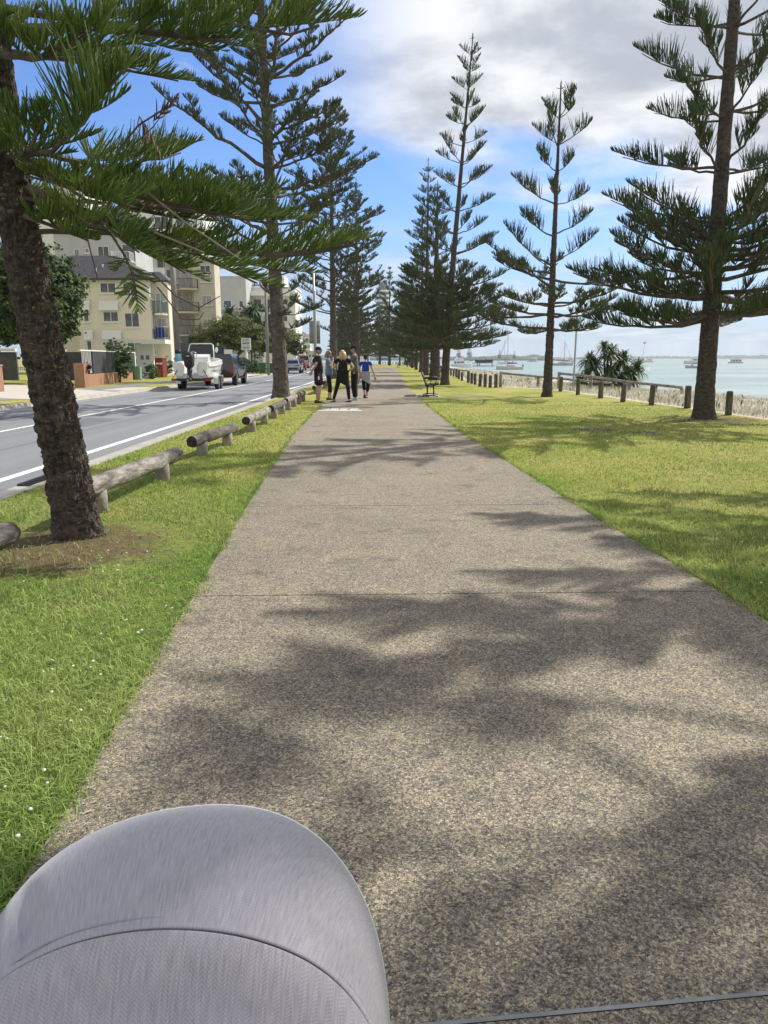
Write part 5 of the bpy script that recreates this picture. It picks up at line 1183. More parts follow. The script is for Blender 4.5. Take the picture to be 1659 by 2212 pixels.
# blonde woman from behind, jacket round her waist, feet apart
def jacket_tied(m, lop=0.0, n=28, z0=1.06, z1=.62):
    def f(t, g):
        q = MB(m); rg = []; pv = g('pelvis')
        for i in range(9):
            f_ = i/8; z = z0*(1-f_) + z1*f_; ring = []
            for a in np.linspace(0, 6.283, n+1)[:-1]:
                open_ = max(0, math.sin(a))                      # open at the front (+y)
                zz = z + (z0-z)*open_**2*.85 - lop*f_*math.cos(a)*.14
                r = 1 + .13*f_ + .05*fbm(a*2.2, f_*3, 1)*f_*2
                ring.append((pv.x+.185*r*math.cos(a), pv.y-.005+.148*r*math.sin(a), zz))
            rg.append(ring)
        q.loft(rg, cap=False); o = q.build('tied_jacket', t, True); s_ = o.modifiers.new('thick', 'SOLIDIFY'); s_.thickness = .012
        q = MB(m); q.tube([(pv.x+.19*math.cos(a), pv.y+.155*math.sin(a), z0-.01) for a in np.linspace(0, 6.283, 25)], .030, 8, cap=False); q.build('jacket_knot', t, True)
    return f
person('blonde woman seen from behind in black with a dark jacket tied round her waist', (-1.33, 24.3, 0), R(8), 1.70, pose(ell=(-.30, .02, 1.14), elr=(.36, -.05, 1.17), wrl=(-.22, .16, 1.34), wrr=(.19, .02, 1.06), handl=(.1, .3, .6), handr=(-.5, .2, -.3), hipl=(-.10, 0, .92), hipr=(.10, 0, .92), knl=(-.21, .02, .50), knr=(.17, 0, .50), anl=(-.33, 0, .085), anr=(.20, -.02, .085), footl=R(62), footr=R(48), look=R(-8)),
       dict(skin=M_SK1, hair=hair_long(HBL, .27, 1.25), shirt=BLK, legs=BLK, leg=1.93, legw=.95, shoe=SHOEB, sole=SOLEW, bulk=1.13, loose=1.02, hem=.98, sleeve=.45, extra=[jacket_tied(cloth('black_jacket', (.010, .010, .012)), .8)]))
# tall man facing left, behind the blonde woman
person('tall man in a grey tee, dark cap and sunglasses behind the blonde woman', (-.99, 25.4, 0), R(84), 1.86, pose(ell=(-.24, .14, 1.17), elr=(.26, .12, 1.17), wrl=(.02, .27, 1.20), wrr=(.05, .25, 1.18), handl=(.3, 0, 0), handr=(-.3, 0, 0), look=R(6), footr=R(-30)),
       dict(skin=M_SK2, hair=cap_hat(BLK, HD), shades=True, shirt=GREYT, legs=BLK, leg=1.93, legw=1.3, shoe=SHOEBL, sole=mat('white_blue_sole', (.6, .7, .85), .6), bulk=1.1, loose=1.05, hem=.90))
# walking woman in blue, back to us
def bottle(t, g):
    q = MB(mat('green_plastic', (.03, .28, .14), .4)); p = g('wrr')+Vector((.02, .04, -.10)); q.tube([p+Vector((0, 0, .07)), p+Vector((0, 0, .05)), p-Vector((0, 0, .08))], [.014, .03, .03], 10); o = q.build('hand_towel', t)
def sleeve_hang(t, g):
    q = MB(JUMP); q.tube([(-.17, -.05, 1.02), (-.26, -.06, .86), (-.30, -.07, .70), (-.31, -.08, .58)], [.045, .06, .055, .04], 8); q.build('jumper_sleeve', t, True)
person('woman walking away in a royal blue tee with a grey jumper tied at her waist', (-.66, 27.0, 0), R(-4), 1.57, pose(ell=(-.27, -.06, 1.14), elr=(.28, -.10, 1.14), wrl=(-.24, .10, .98), wrr=(.36, -.02, .92), knl=(-.08, .12, .52), anl=(-.04, -.10, .16), knr=(.09, .05, .49), anr=(.03, .03, .085), toel=R(-48), pelvis=(0, 0, .95)),
       dict(skin=M_SK2, hair=cap_hat(BLK, HD, True), shirt=ROYAL, legs=BLK, leg=1.6, legw=1.12, shoe=SHOEB, bulk=1.06, hem=1.0, loose=1.0, sleeve=.45, extra=[jacket_tied(JUMP, .9, z0=1.06, z1=.68), sleeve_hang, bottle, lambda t, g: hair_long(HD, .26, 1.0, True)(kids(t)[1])]))
# ------------------------------------------------------------------ vehicles
M_GLASS = mat('car_glass', (.012, .014, .016), .08, spec=.8)
M_TYRE = mat('tyre_rubber', (.018, .018, .018), .85)
M_RIM = mat('alloy_rim', (.32, .33, .34), .35, metal=.8)
M_BLKP = mat('black_plastic', (.014, .014, .015), .6)
M_TAIL = mat('tail_lamp', (.30, .012, .015), .25); M_HEAD = mat('head_lamp', (.75, .77, .80), .15); M_PLATE = mat('number_plate', (.6, .6, .58), .5)
def wheel(t, x, y, r, wd, rim=M_RIM, name='wheel'):
    mb = MB(M_TYRE); n = 24; sg = 1 if x > 0 else -1
    pr = [(-.5, .66), (-.5, .93), (-.38, 1.0), (.38, 1.0), (.5, .93), (.5, .66)]
    mb.loft([[(x + a*wd, y + b*r*math.cos(q), r + b*r*math.sin(q)) for q in np.linspace(0, 6.283, n+1)[:-1]] for a, b in pr])
    o = mb.build(name, t, True)
    rm = MB(rim, M_BLKP); xo = x + sg*wd*.5
    rm.tube([(xo - sg*.03, y, r), (xo + sg*.004, y, r)], r*.64, 20, M_BLKP)
    for k in range(6):
        a = k*1.047; rm.box((xo + sg*.008, y + .33*r*math.cos(a), r + .33*r*math.sin(a)), (.012, .50*r, .15*r), rim, M=Matrix.Rotation(a, 3, 'X'))
    rm.tube([(xo, y, r), (xo + sg*.016, y, r)], r*.18, 10, rim); rm.build('rim', o)
def section(y, w, zb, zt, tuck=.9, top=.94, n=5):
    """rounded half-box section, counted round the body"""
    P = [(-w*tuck, zb), (-w, zb + (zt-zb)*.25), (-w*1.0, zb + (zt-zb)*.62), (-w*.985, zb + (zt-zb)*.86), (-w*top, zt), (w*top, zt), (w*.985, zb + (zt-zb)*.86), (w, zb + (zt-zb)*.62), (w, zb + (zt-zb)*.25), (w*tuck, zb)]
    return [(x, y, z) for x, z in P]
def car(label, loc, rz, paint, body, cabin, wheels, rwh, glassband, rear=None, front=None, group=None, roofrack=False, extra=None, cat='car', name='parked_car', wwid=.21):
    """body: stations (y, w, zb, zt); cabin: (y_low, y_high, w_low, w_high) front and rear pillars"""
    t = thing(name, label, cat, loc, rz, group)
    mb = MB(paint); mb.loft([section(*s) for s in body]); b = mb.build('body', t, True)
    em = b.modifiers.new('edge', 'EDGE_SPLIT'); em.split_angle = R(38)
    (zb, zr, wl, wr, yf0, yf1, yr1, yr0) = cabin
    c = MB(paint)
    low = [(-wl, yr0), (-wl, yf0), (wl, yf0), (wl, yr0)]; hi = [(-wr, yr1), (-wr, yf1), (wr, yf1), (wr, yr1)]
    rnd = .06
    rings = [[(x, y, zb-.03) for x, y in low], [(x*.985, y + (.05 if y == yr1 else -.05), zr-rnd) for x, y in hi], [(x*.90, y + (.10 if y == yr1 else -.10), zr) for x, y in hi]]
    c.loft([[r_[0], r_[1], r_[2], r_[3]] for r_ in rings]); ro = c.build('roof', t)
    bv = ro.modifiers.new('bevel', 'BEVEL'); bv.width = .035; bv.segments = 2
    def mixp(a, b_, f): return tuple(p*(1-f)+q*f for p, q in zip(a, b_))
    L0 = [(x, y, zb-.03) for x, y in low]; H0 = [(x*.985, y + (.05 if y == yr1 else -.05), zr-rnd) for x, y in hi]
    def pane(nm, a0, a1, b0, b1, f0, f1, out, s0=0.0, s1=1.0):
        """quad on the cabin side between two pillars, pushed out 6 mm"""
        q = [mixp(mixp(a0, b0, s0), mixp(a1, b1, s0), f0), mixp(mixp(a0, b0, s1), mixp(a1, b1, s1), f0), mixp(mixp(a0, b0, s1), mixp(a1, b1, s1), f1), mixp(mixp(a0, b0, s0), mixp(a1, b1, s0), f1)]
        g = MB(M_GLASS); e = .008
        V = [tuple(p + o*e for p, o in zip(v, out)) for v in q] + [tuple(p - o*.01 for p, o in zip(v, out)) for v in q]
        g.add(V, [[0, 1, 2, 3], [7, 6, 5, 4]] + [[i, 4+i, 4+(i+1) % 4, (i+1) % 4] for i in range(4)]); g.build(nm, t)
    f0, f1 = glassband
    pane('rear_window', L0[0], H0[0], L0[3], H0[3], f0+.05, f1, (0, -1, .3), .08, .92)
    pane('windscreen', L0[1], H0[1], L0[2], H0[2], f0, f1, (0, 1, .3), .06, .94)
    for a, b_, sx in ((0, 1, -1), (3, 2, 1)):
        pane('side_window', L0[a], H0[a], L0[b_], H0[b_], f0, f1-.02, (sx, 0, .1), .07, .34); pane('side_window', L0[a], H0[a], L0[b_], H0[b_], f0, f1-.02, (sx, 0, .1), .38, .64); pane('side_window', L0[a], H0[a], L0[b_], H0[b_], f0, f1-.02, (sx, 0, .1), .68, .92)
    for y in wheels:
        for sx in (-1, 1):
            w_ = np.interp(y, [s[0] for s in body], [s[1] for s in body]); wheel(t, sx*(w_ - wwid*.42), y, rwh, wwid)
            ar = MB(M_BLKP); ar.tube([(sx*(w_+.004), y + rwh*1.16*math.cos(a), rwh + rwh*1.16*math.sin(a)) for a in np.linspace(-.1, math.pi+.1, 13)], .035, 6); ar.build('wheel_arch', t, True)
    yb = body[0][0]; wb = body[0][1]; zb_ = body[0][2]; zt_ = body[0][3]
    for sx in (-1, 1):
        l = MB(M_TAIL); l.box((sx*(wb-.14), yb-.01 + (.06 if rear else 0), (rear or {}).get('lz', zt_-.14)), (rear or {}).get('ls', (.28, .10, .12)), bev=.01); l.build('tail_light', t)
        yf = body[-1][0]; wf = body[-1][1]; h = MB(M_HEAD); h.box((sx*(wf-.16), yf+.0, body[-1][3]-.10), (.30, .10, .12), bev=.01); h.build('headlight', t)
        m_ = MB(paint); m_.box((sx*(wl+.10), yf0-.30, zb+.07), (.16, .10, .13), bev=.02); m_.build('wing_mirror', t)
    bp = MB(M_BLKP); bp.box((0, yb-.02, zb_+.10), (wb*1.8, .12, .14), bev=.03); bp.build('rear_bumper', t)
    bp = MB(M_BLKP); bp.box((0, body[-1][0]+.01, body[-1][2]+.14), (body[-1][1]*1.7, .10, .22), bev=.03); bp.build('grille', t)
    p = MB(M_PLATE); p.box((0, yb-.055, zb_+.30), (.37, .02, .12)); p.build('number_plate', t)
    if extra: extra(t)
    return t
def paint(n, c, met=0.0): return mat(n, c, .28, metal=met, coat=.8)
P_UTE = paint('dark_blue_black_paint', (.012, .015, .022)); P_SIL = paint('silver_paint', (.40, .41, .42), .5); P_RED = paint('red_paint', (.32, .012, .018)); P_WHI = paint('white_paint', (.72, .72, .70)); P_GRY = paint('grey_paint', (.11, .11, .12), .3)
def ute_extra(t):
    c = MB(P_UTE); c.loft([[(-.88, y, 1.05), (-.80, y+d1, 1.62), (-.70, y+d1*1.1, 1.80), (.70, y+d1*1.1, 1.80), (.80, y+d1, 1.62), (.88, y, 1.05)] for y, d1 in ((-2.62, .16), (-.75, 0))]); c.build('canopy', t)
    g = MB(M_GLASS); g.add([(-.74, -2.585, 1.16), (.74, -2.585, 1.16), (.66, -2.475, 1.60), (-.66, -2.475, 1.60), (-.74, -2.50, 1.16), (.74, -2.50, 1.16), (.66, -2.40, 1.60), (-.66, -2.40, 1.60)], [[0, 1, 2, 3], [0, 4, 5, 1], [2, 6, 7, 3]]); g.build('canopy_window', t)
    for sx in (-1, 1):
        g = MB(M_GLASS); g.add([(sx*.868, -2.3, 1.2), (sx*.868, -.95, 1.2), (sx*.812, -.95, 1.6), (sx*.812, -2.2, 1.6)], [[0, 1, 2, 3]]); g.build('canopy_window', t)
        s = MB(M_BLKP); s.box((sx*.90, .2, .42), (.16, 1.9, .06), bev=.02); s.build('side_step', t)
    h = MB(M_BLKP); h.box((0, -2.68, 1.02), (.22, .03, .06)); h.build('tailgate_handle', t)
ute = car('black pickup with a canopy, parked in front of the boat trailer', (-9.62, 45.9, 0-.12), R(2), P_UTE, [(-2.62, .86, .50, 1.06), (-2.5, .90, .46, 1.10), (-1.0, .92, .42, 1.10), (.6, .92, .40, 1.12), (1.5, .92, .42, 1.12), (2.3, .88, .46, 1.06), (2.62, .76, .50, .92)],
    (1.09, 1.80, .85, .70, 1.30, .60, -.72, -.74), [-1.72, 1.52], .39, (.16, .9), rear={'lz': .93, 'ls': (.20, .12, .42)}, extra=ute_extra, name='pickup_truck', cat='pickup', wwid=.26)
car('silver sedan parked at the kerb beyond the second trunk', (-9.85, 82.3, -.12), R(1), P_SIL, [(-2.35, .74, .42, .92), (-2.2, .86, .30, 1.00), (-1.2, .90, .26, .98), (.8, .91, .26, .96), (1.7, .88, .28, .88), (2.3, .72, .34, .72)],
    (.95, 1.46, .80, .60, 1.15, .35, -.85, -1.65), [-1.4, 1.4], .33, (.08, .88), rear={'lz': .84, 'ls': (.40, .10, .13)}, name='parked_car')
car('red hatchback parked just past the silver sedan', (-11.3, 101, -.12), R(6), P_RED, [(-2.0, .78, .40, .98), (-1.85, .85, .30, 1.02), (-1.0, .88, .26, .98), (.8, .88, .26, .96), (1.6, .84, .28, .86), (2.05, .70, .36, .70)],
    (.95, 1.50, .80, .62, 1.0, .3, -1.5, -1.85), [-1.25, 1.3], .32, (.08, .88), rear={'lz': .86, 'ls': (.30, .12, .18)}, name='parked_car')
car('pale grey minibus with a wide rear window behind the red hatchback', (-13.1, 122, -.12), R(10), paint('pale_grey_paint', (.46, .46, .46)), [(-2.4, .86, .42, 1.25), (-2.3, .92, .34, 1.28), (1.5, .92, .34, 1.22), (2.3, .84, .38, .95)],
    (1.22, 2.12, .90, .76, 2.1, 1.3, -2.32, -2.4), [-1.5, 1.5], .35, (.05, .86), rear={'lz': 1.0, 'ls': (.16, .1, .4)}, name='minibus', cat='van')
car('white car coming towards the camera on the bending road', (-20.8, 226, -.12), R(192), P_WHI, [(-2.4, .82, .5, 1.0), (-1, .9, .4, 1.05), (1.2, .9, .42, 1.05), (2.2, .86, .46, 1.0), (2.45, .74, .5, .92)],
    (1.03, 1.75, .84, .66, 1.2, .5, -.8, -.9), [-1.5, 1.5], .38, (.12, .88), name='oncoming_car')
car('white car parked left of the minibus far down the road', (-16.3, 140, -.12), R(12), P_WHI, [(-2.0, .78, .40, .98), (-1.85, .85, .30, 1.02), (.8, .88, .26, .96), (2.05, .70, .36, .70)], (.95, 1.55, .80, .62, 1.0, .3, -1.5, -1.85), [-1.25, 1.3], .32, (.08, .88), name='parked_car')
car('dark grey hatchback in the driveway behind the box hedge', (-15.0, 79.5, 0), R(-62), P_GRY, [(-2.0, .78, .40, 1.05), (-1.85, .85, .30, 1.10), (.8, .88, .28, 1.02), (1.6, .84, .30, .92), (2.05, .70, .38, .76)], (1.02, 1.62, .80, .64, 1.0, .3, -1.5, -1.85), [-1.25, 1.3], .34, (.08, .88), rear={'lz': .98, 'ls': (.26, .14, .2)}, name='parked_car')

# boat on its trailer
M_GEL = mat('white_gelcoat', (.76, .76, .74), .3, (.70, .70, .68), 1.5, 4, coat=.4)
def trailer_boat(loc, rz):
    t = thing('trailer_boat', 'white open runabout with a black outboard sitting on the trailer', 'boat', loc, rz)
    st = [(-2.35, .86, .62, 1.36, .46), (-1.2, .95, .60, 1.38, .42), (.3, .98, .60, 1.42, .40), (1.4, .84, .64, 1.48, .46), (2.2, .52, .78, 1.55, .62), (2.75, .14, 1.05, 1.60, .95), (2.9, .03, 1.3, 1.6, 1.28)]
    def sec(y, w, zc, zg, zk): return [(0, y, zk), (w*.82, y, zc), (w*.86, y, zc+.05), (w*.98, y, zg-.22), (w*1.04, y, zg-.20), (w*1.02, y, zg), (w*.84, y, zg+.01), (w*.80, y, zc+.25), (0, y, zc+.18)]
    rings = []
    for s in st:
        r_ = sec(*s); rings.append(r_ + [(-x, y, z) for x, y, z in r_[-2:0:-1]])
    mb = MB(M_GEL); mb.loft(rings); h = mb.build('hull', t, True); e = h.modifiers.new('edge', 'EDGE_SPLIT'); e.split_angle = R(30)
    for sx in (-1, 1):                              # two stern blocks with a well between
        q = MB(M_GEL); q.prism([(sx*.30, .95), (sx*.42, .70), (sx*.74, .74), (sx*.86, 1.25), (sx*.84, 1.37), (sx*.42, 1.37), (sx*.30, 1.2)], .55, axis='y', at=-2.56); q.build('stern_block', t)
    q = MB(M_BLKP); q.tube([(.88, -1.4, .92), (1.0, .6, .98), (.80, 1.7, 1.1), (.4, 2.45, 1.22)], .016, 6); q.tube([(-.88, -1.4, .92), (-1.0, .6, .98), (-.80, 1.7, 1.1)], .016, 6); q.build('rub_strip', t)
    q = MB(mat('hull_sticker', (.05, .05, .06), .4)); q.box((.965, -1.55, 1.03), (.012, .17, .15)); q.box((.972, -1.55, 1.03), (.012, .10, .08), M_GEL); q.build('hull_decal', t)
    c = MB(M_GEL); c.prism([(-.75, .8), (-.70, 1.62), (-.35, 1.76), (.05, 1.74), (.25, .8)], 1.0, axis='x', at=-.5); c.build('console', t)
    s = MB(mat('tinted_screen', (.012, .013, .015), .1, spec=.6)); s.add([(-.62, .12, 1.66), (.62, .12, 1.66), (.56, .36, 2.22), (-.56, .36, 2.22), (-.62, .14, 1.66), (.62, .14, 1.66), (.56, .38, 2.22), (-.56, .38, 2.22)], [[0, 1, 2, 3], [7, 6, 5, 4], [0, 3, 7, 4], [1, 5, 6, 2]]); s.build('windscreen', t)
    f = MB(M_GEL); f.tube([(-.70, -.1, 1.38), (-.68, .05, 1.75), (-.60, .34, 2.24), (-.52, .37, 2.30), (.52, .37, 2.30), (.60, .34, 2.24), (.68, .05, 1.75), (.70, -.1, 1.38)], .028, 8); f.build('screen_frame', t, True)
    w_ = MB(mat('steel', (.5, .5, .5), .3, metal=.9)); w_.tube([(-.22+.19*math.cos(a), -.80-.04*math.sin(a), 1.70+.19*math.sin(a)) for a in np.linspace(0, 6.283, 20)], .014, 6, cap=False)
    for a in (0, 2.1, 4.2): w_.tube([(-.22, -.80, 1.70), (-.22+.19*math.cos(a), -.80, 1.70+.19*math.sin(a))], .01, 5)
    w_.tube([(-.22, -.80, 1.70), (-.22, -.6, 1.66)], .02, 6); w_.build('steering_wheel', t, True)
    l = MB(mat('lamp_white', (.75, .75, .74), .4)); l.ball((.78, .28, 1.98), (.08, .06, .14), nu=10, nv=8); l.tube([(.60, .3, 1.96), (.80, .28, 1.96)], .02, 6); l.build('deck_lamp', t, True)
    e = MB(M_BLKP); e.loft([[(x*w, -2.72+y*d, z) for x, y in ((-1, -.8), (-.8, -1), (.8, -1), (1, -.8), (1, .8), (.8, 1), (-.8, 1), (-1, .8))] for z, w, d in ((1.10, .12, .17), (1.22, .20, .27), (1.62, .22, .32), (1.80, .19, .27), (1.87, .12, .18))]); o = e.build('outboard_motor', t, True)
    l = MB(M_BLKP); l.loft([[(x*w, -2.70+y*d + dy, z) for x, y in ((-1, -1), (1, -1), (1, 1), (-1, 1))] for z, w, d, dy in ((1.15, .10, .14, 0), (.90, .10, .13, -.05), (.68, .07, .12, -.12), (.62, .12, .16, -.12), (.60, .12, .16, -.12), (.56, .05, .13, -.12), (.44, .02, .06, -.08))]); l.ball((0, -2.82, .58), (.06, .2, .06), nu=10, nv=6); l.build('outboard_leg', o, True)
    pr = MB(mat('propeller', (.25, .25, .26), .35, metal=.7))
    for k in range(3): a = k*2.09; pr.ball((.09*math.cos(a), -3.03, .58+.09*math.sin(a)), (.06, .012, .06), nu=8, nv=5)
    pr.build('propeller', o, True)
    d = MB(M_LINE); d.box((.0, -3.03, 1.66), (.16, .01, .03)); d.build('cowl_stripe', o)
    for sx in (-1, 1):
        r_ = MB(M_BLKP); r_.tube([(sx*.62, -2.58, 1.0), (sx*.86, -2.60, .62)], .016, 6); r_.build('tie_strap', t)
    return t
trailer_boat((-9.55, 39.35, -.12), R(2))
def boat_trailer(loc, rz):
    t = thing('boat_trailer', 'dark boat trailer with white mudguards hitched to the black pickup', 'trailer', loc, rz)
    MF = mat('trailer_steel', (.03, .03, .032), .6, metal=.4); f = MB(MF)
    for sx in (-.62, .62): f.tube([(sx, -2.4, .56), (sx, 1.4, .52), (0.02*sx, 3.5, .50)], .045, 4)
    for y in (-2.3, -1.2, 0, 1.2): f.box((0, y, .54), (1.5, .08, .09))
    for y in (-2.0, -.6, .8):
        for sx in (-.45, .45): f.tube([(sx, y, .54), (sx, y, .66)], .05, 6)
    f.tube([(0, 2.2, .52), (0, 4.0, .50)], .05, 4); f.tube([(0, 3.0, .5), (0, 2.9, 1.25)], .04, 6); f.build('frame', t)
    for y in (-.75, .02):
        for sx in (-1, 1): wheel(t, sx*.94, y, .31, .19)
    for sx in (-1, 1):
        g = MB(P_WHI); ys = [-1.16, -1.12, -1.0, .27, .39, .43]; zs = [.34, .58, .68, .68, .58, .34]
        g.loft([[(sx*.82, y, z), (sx*1.07, y, z), (sx*1.07, y, z+.02), (sx*.82, y, z+.02)] for y, z in zip(ys, zs)]); g.box((sx*.945, -1.17, .42), (.25, .02, .28)); g.build('mudguard', t)
        l = MB(M_TAIL); l.box((sx*.82, -2.46, .52), (.30, .05, .11), bev=.01); l.build('trailer_light', t)
    b = MB(MF); b.box((0, -2.43, .52), (1.9, .05, .12)); b.build('light_board', t)
boat_trailer((-9.55, 39.35, -.12), R(2))
# ------------------------------------------------------------------ buildings across the road
M_CREAM = mat('cream_render', (.60, .555, .44), .9, (.66, .615, .50), .8, 4, bump=.15, bscale=30); M_CREAM2 = mat('beige_render', (.47, .43, .35), .9, (.54, .50, .41), .8, 4)
M_WREND = mat('white_render', (.62, .62, .61), .9, (.70, .70, .68), .5, 4); M_GREND = mat('grey_render', (.40, .40, .41), .9, (.46, .46, .46), .5, 4); M_DKREND = mat('dark_render', (.16, .17, .19), .8)
M_WTRIM = mat('white_trim', (.72, .72, .70), .5); M_PANE = mat('window_pane', (.035, .04, .045), .12, (.09, .095, .10), 1.2, 2, spec=.6); M_CURT = mat('curtained_glass', (.22, .23, .24), .2, (.42, .42, .40), 1.4, 3, stretch=(4, 4, .3), spec=.5)
M_BLUEG = mat('blue_glass', (.03, .07, .16), .15, spec=.6)
M_TILE = mat('roof_tile', (.045, .043, .046), .7, (.075, .07, .072), 3, 4); M_REDT = mat('red_tile', (.30, .10, .06), .8, (.38, .14, .08), 2, 4)
def tile_bump(M, sc):
    nt = M.node_tree; N = nt.nodes; L = nt.links; tc = N.new('ShaderNodeTexCoord'); w_ = N.new('ShaderNodeTexWave'); w_.bands_direction = 'Z'; w_.wave_profile = 'SAW'; w_.inputs['Scale'].default_value = sc; L.new(tc.outputs['Object'], w_.inputs['Vector'])
    b = N.new('ShaderNodeBump'); b.inputs['Strength'].default_value = 1; b.inputs['Distance'].default_value = .06; L.new(w_.outputs['Fac'], b.inputs['Height']); L.new(b.outputs[0], N['Principled BSDF'].inputs['Normal'])
tile_bump(M_TILE, 1.9); tile_bump(M_REDT, 1.9)
def window(t, x, z, w, h, y=0.0, face='f', glass=M_PANE, frame=M_WTRIM, split=1, sill=True, d=.09):
    """centre x, z on the front (normal -y) or on the right side (face 'r': x means y, normal +x at y)"""
    o = thing('window', None, None) if False else None
    fr = MB(frame); b = .06
    for a, c, p, q in ((-w/2+b/2, 0, b, h), (w/2-b/2, 0, b, h), (0, h/2-b/2, w-2*b, b), (0, -h/2+b/2, w-2*b, b)): fr.box((a, 0, c), (p, d, q))
    for k in range(1, split): fr.box((-w/2+w*k/split, 0, 0), (b*.8, d*.9, h-2*b))
    o = fr.build('window', t); o.location = (x, y-.03, z) if face == 'f' else (y+.03, x, z); o.rotation_euler = (0, 0, 0 if face == 'f' else R(90))
    g = MB(glass); g.box((0, .035, 0), (w-b*1.5, .03, h-b*1.5)); g.build('pane', o)
    if sill: s = MB(frame); s.box((0, -.05, -h/2-.07), (w+.2, .16, .08)); s.build('sill', o)
    return o
def rail(t, pts, z0, z1, m, gap=.14, r=.014, name='balcony_rail'):
    mb = MB(m); P = [Vector((x, y, 0)) for x, y in pts]
    for a, b in zip(P[:-1], P[1:]):
        n = max(1, int((b-a).length/gap))
        for k in range(n+1): p = a.lerp(b, k/n); mb.box((p.x, p.y, (z0+z1)/2), (r*2, r*2, z1-z0))
    mb.tube([(p.x, p.y, z1) for p in P], .03, 5); mb.tube([(p.x, p.y, z0+.05) for p in P], .022, 5); return mb.build(name, t)
def hip_roof(t, x0, x1, y0, y1, ze, zr, m, ov=.45, ins=None, name='roof'):
    mb = MB(m); x0 -= ov; x1 += ov; y0 -= ov; y1 += ov; ins = ins or (y1-y0)/2; yc = (y0+y1)/2; e = .16
    V = [(x0, y0, ze), (x1, y0, ze), (x1, y1, ze), (x0, y1, ze), (x0+ins, yc, zr), (x1-ins, yc, zr), (x0, y0, ze-e), (x1, y0, ze-e), (x1, y1, ze-e), (x0, y1, ze-e)]
    mb.add(V, [[0, 1, 5, 4], [1, 2, 5], [2, 3, 4, 5], [3, 0, 4], [6, 7, 1, 0], [7, 8, 2, 1], [8, 9, 3, 2], [9, 6, 0, 3], [9, 8, 7, 6]]); return mb.build(name, t)
def wall_part(t, m, c, d, name='wall'): mb = MB(m); mb.box(c, d); return mb.build(name, t)
# cream three-storey flats (origin at the front right corner)
ap = thing('apartment_building', 'cream three storey flats with a dark hipped tile roof and white awnings', 'building', (-22.6, 74, 0))
wall_part(ap, M_CREAM, (-3.55, 3, 4.4), (7.1, 6, 8.8)); wall_part(ap, M_CREAM, (-10.3, 6.2, 4.4), (6.35, 8, 8.8)); wall_part(ap, M_CREAM, (.7, 2.1, 4.4), (1.4, 1.8, 8.8))
hip_roof(ap, -13.5, 0.1, 0, 8.6, 8.95, 11.6, M_TILE, ins=5.0); hip_roof(ap, -2, 1.4, 1.4, 5.0, 8.9, 9.9, M_TILE, ov=.2, ins=1.4, name='side_roof')
for (xa, xb, za, zb, sp) in ((-6.64, -6.06, 7.6, 8.56, 1), (-4.69, -3.16, 7.6, 8.56, 2), (-2.5, -1.1, 7.3, 8.5, 2), (-6.5, -5.95, 4.92, 5.87, 1), (-4.6, -3.1, 4.92, 5.87, 2), (-2.53, -1.1, 4.4, 5.76, 2), (-6.4, -5.9, 2.2, 3.13, 1), (-4.5, -3.0, 2.2, 3.13, 2), (-2.45, -1.0, 1.6, 3.1, 2), (-11.2, -9.4, 7.4, 8.5, 2)):
    window(ap, (xa+xb)/2, (za+zb)/2, xb-xa, zb-za, y=0 if xa > -8 else 2.2, split=sp)
for z in (7.9, 5.2, 2.6): window(ap, .6, z, .7, 1.6, y=0.0, face='r', glass=M_CURT)
for (xa, xb, zb) in ((-6.62, -5.75, 5.97), (-4.85, -3.0, 5.97), (-6.52, -5.65, 3.2), (-4.75, -2.9, 3.2)):
    mb = MB(M_WTRIM)
    for k in range(9): mb.box(((xa+xb)/2, -.42+.035*k, zb+.10*k+.05), (xb-xa, .05, .085), M=Matrix.Rotation(R(-18), 3, 'X'))
    for x in (xa+.02, xb-.02): mb.box((x, -.24, zb+.5), (.03, .44, .05))
    mb.build('awning', ap)
for (z, m_, sm) in ((5.75, mat('green_balustrade', (.015, .16, .085), .5), M_WTRIM), (3.35, mat('grey_balustrade', (.28, .29, .32), .5), mat('blue_slab', (.16, .18, .34), .7))):
    pts = [(.05, .7), (.35, .35), (.7, .25), (1.05, .35), (1.3, .7), (1.4, 1.15)]
    mb = MB(sm); mb.prism([(.0, 1.19)] + pts + [(1.4, 1.19)], .18, axis='z', at=z-.18); mb.build('balcony', ap); rail(ap, pts, z, z+1.1, m_)
    if z < 5: mb = MB(mat('blue_canvas', (.02, .04, .28), .9)); mb.prism([(.3, .50), (.7, .36), (1.0, .42), (1.0, .47), (.7, .41), (.3, .55)], .95, axis='z', at=z+.08); mb.build('balcony_screen', ap)
    window(ap, .7, z+1.0, 1.0, 1.9, y=1.2, glass=M_CURT, split=2, sill=False)
strap('potted_palm', 'bushy potted palm on the blue balcony of the cream flats', 'plant', (-22.1, 74.85, 3.35), [(0, 0, .8, .8), (.3, .05, .6, .7)], M_PALM, 60, .8, .05, .7, seed=31)
pp = MB(M_WTRIM); pp.tube([(1.46, 1.1, 0), (1.46, 1.1, 8.6)], .06, 8); pp.build('downpipe', ap)
for (x, z) in ((-5.3, 9.75), (-4.95, 10.2)): mb = MB(M_WTRIM); mb.tube([(x, .9 + (z-9.75)*2, z-.5), (x, .9 + (z-9.75)*2, z+.15)], .06, 8); mb.tube([(x, .9 + (z-9.75)*2, z+.15), (x, .9 + (z-9.75)*2, z+.24)], .1, 8); mb.build('roof_vent', ap)
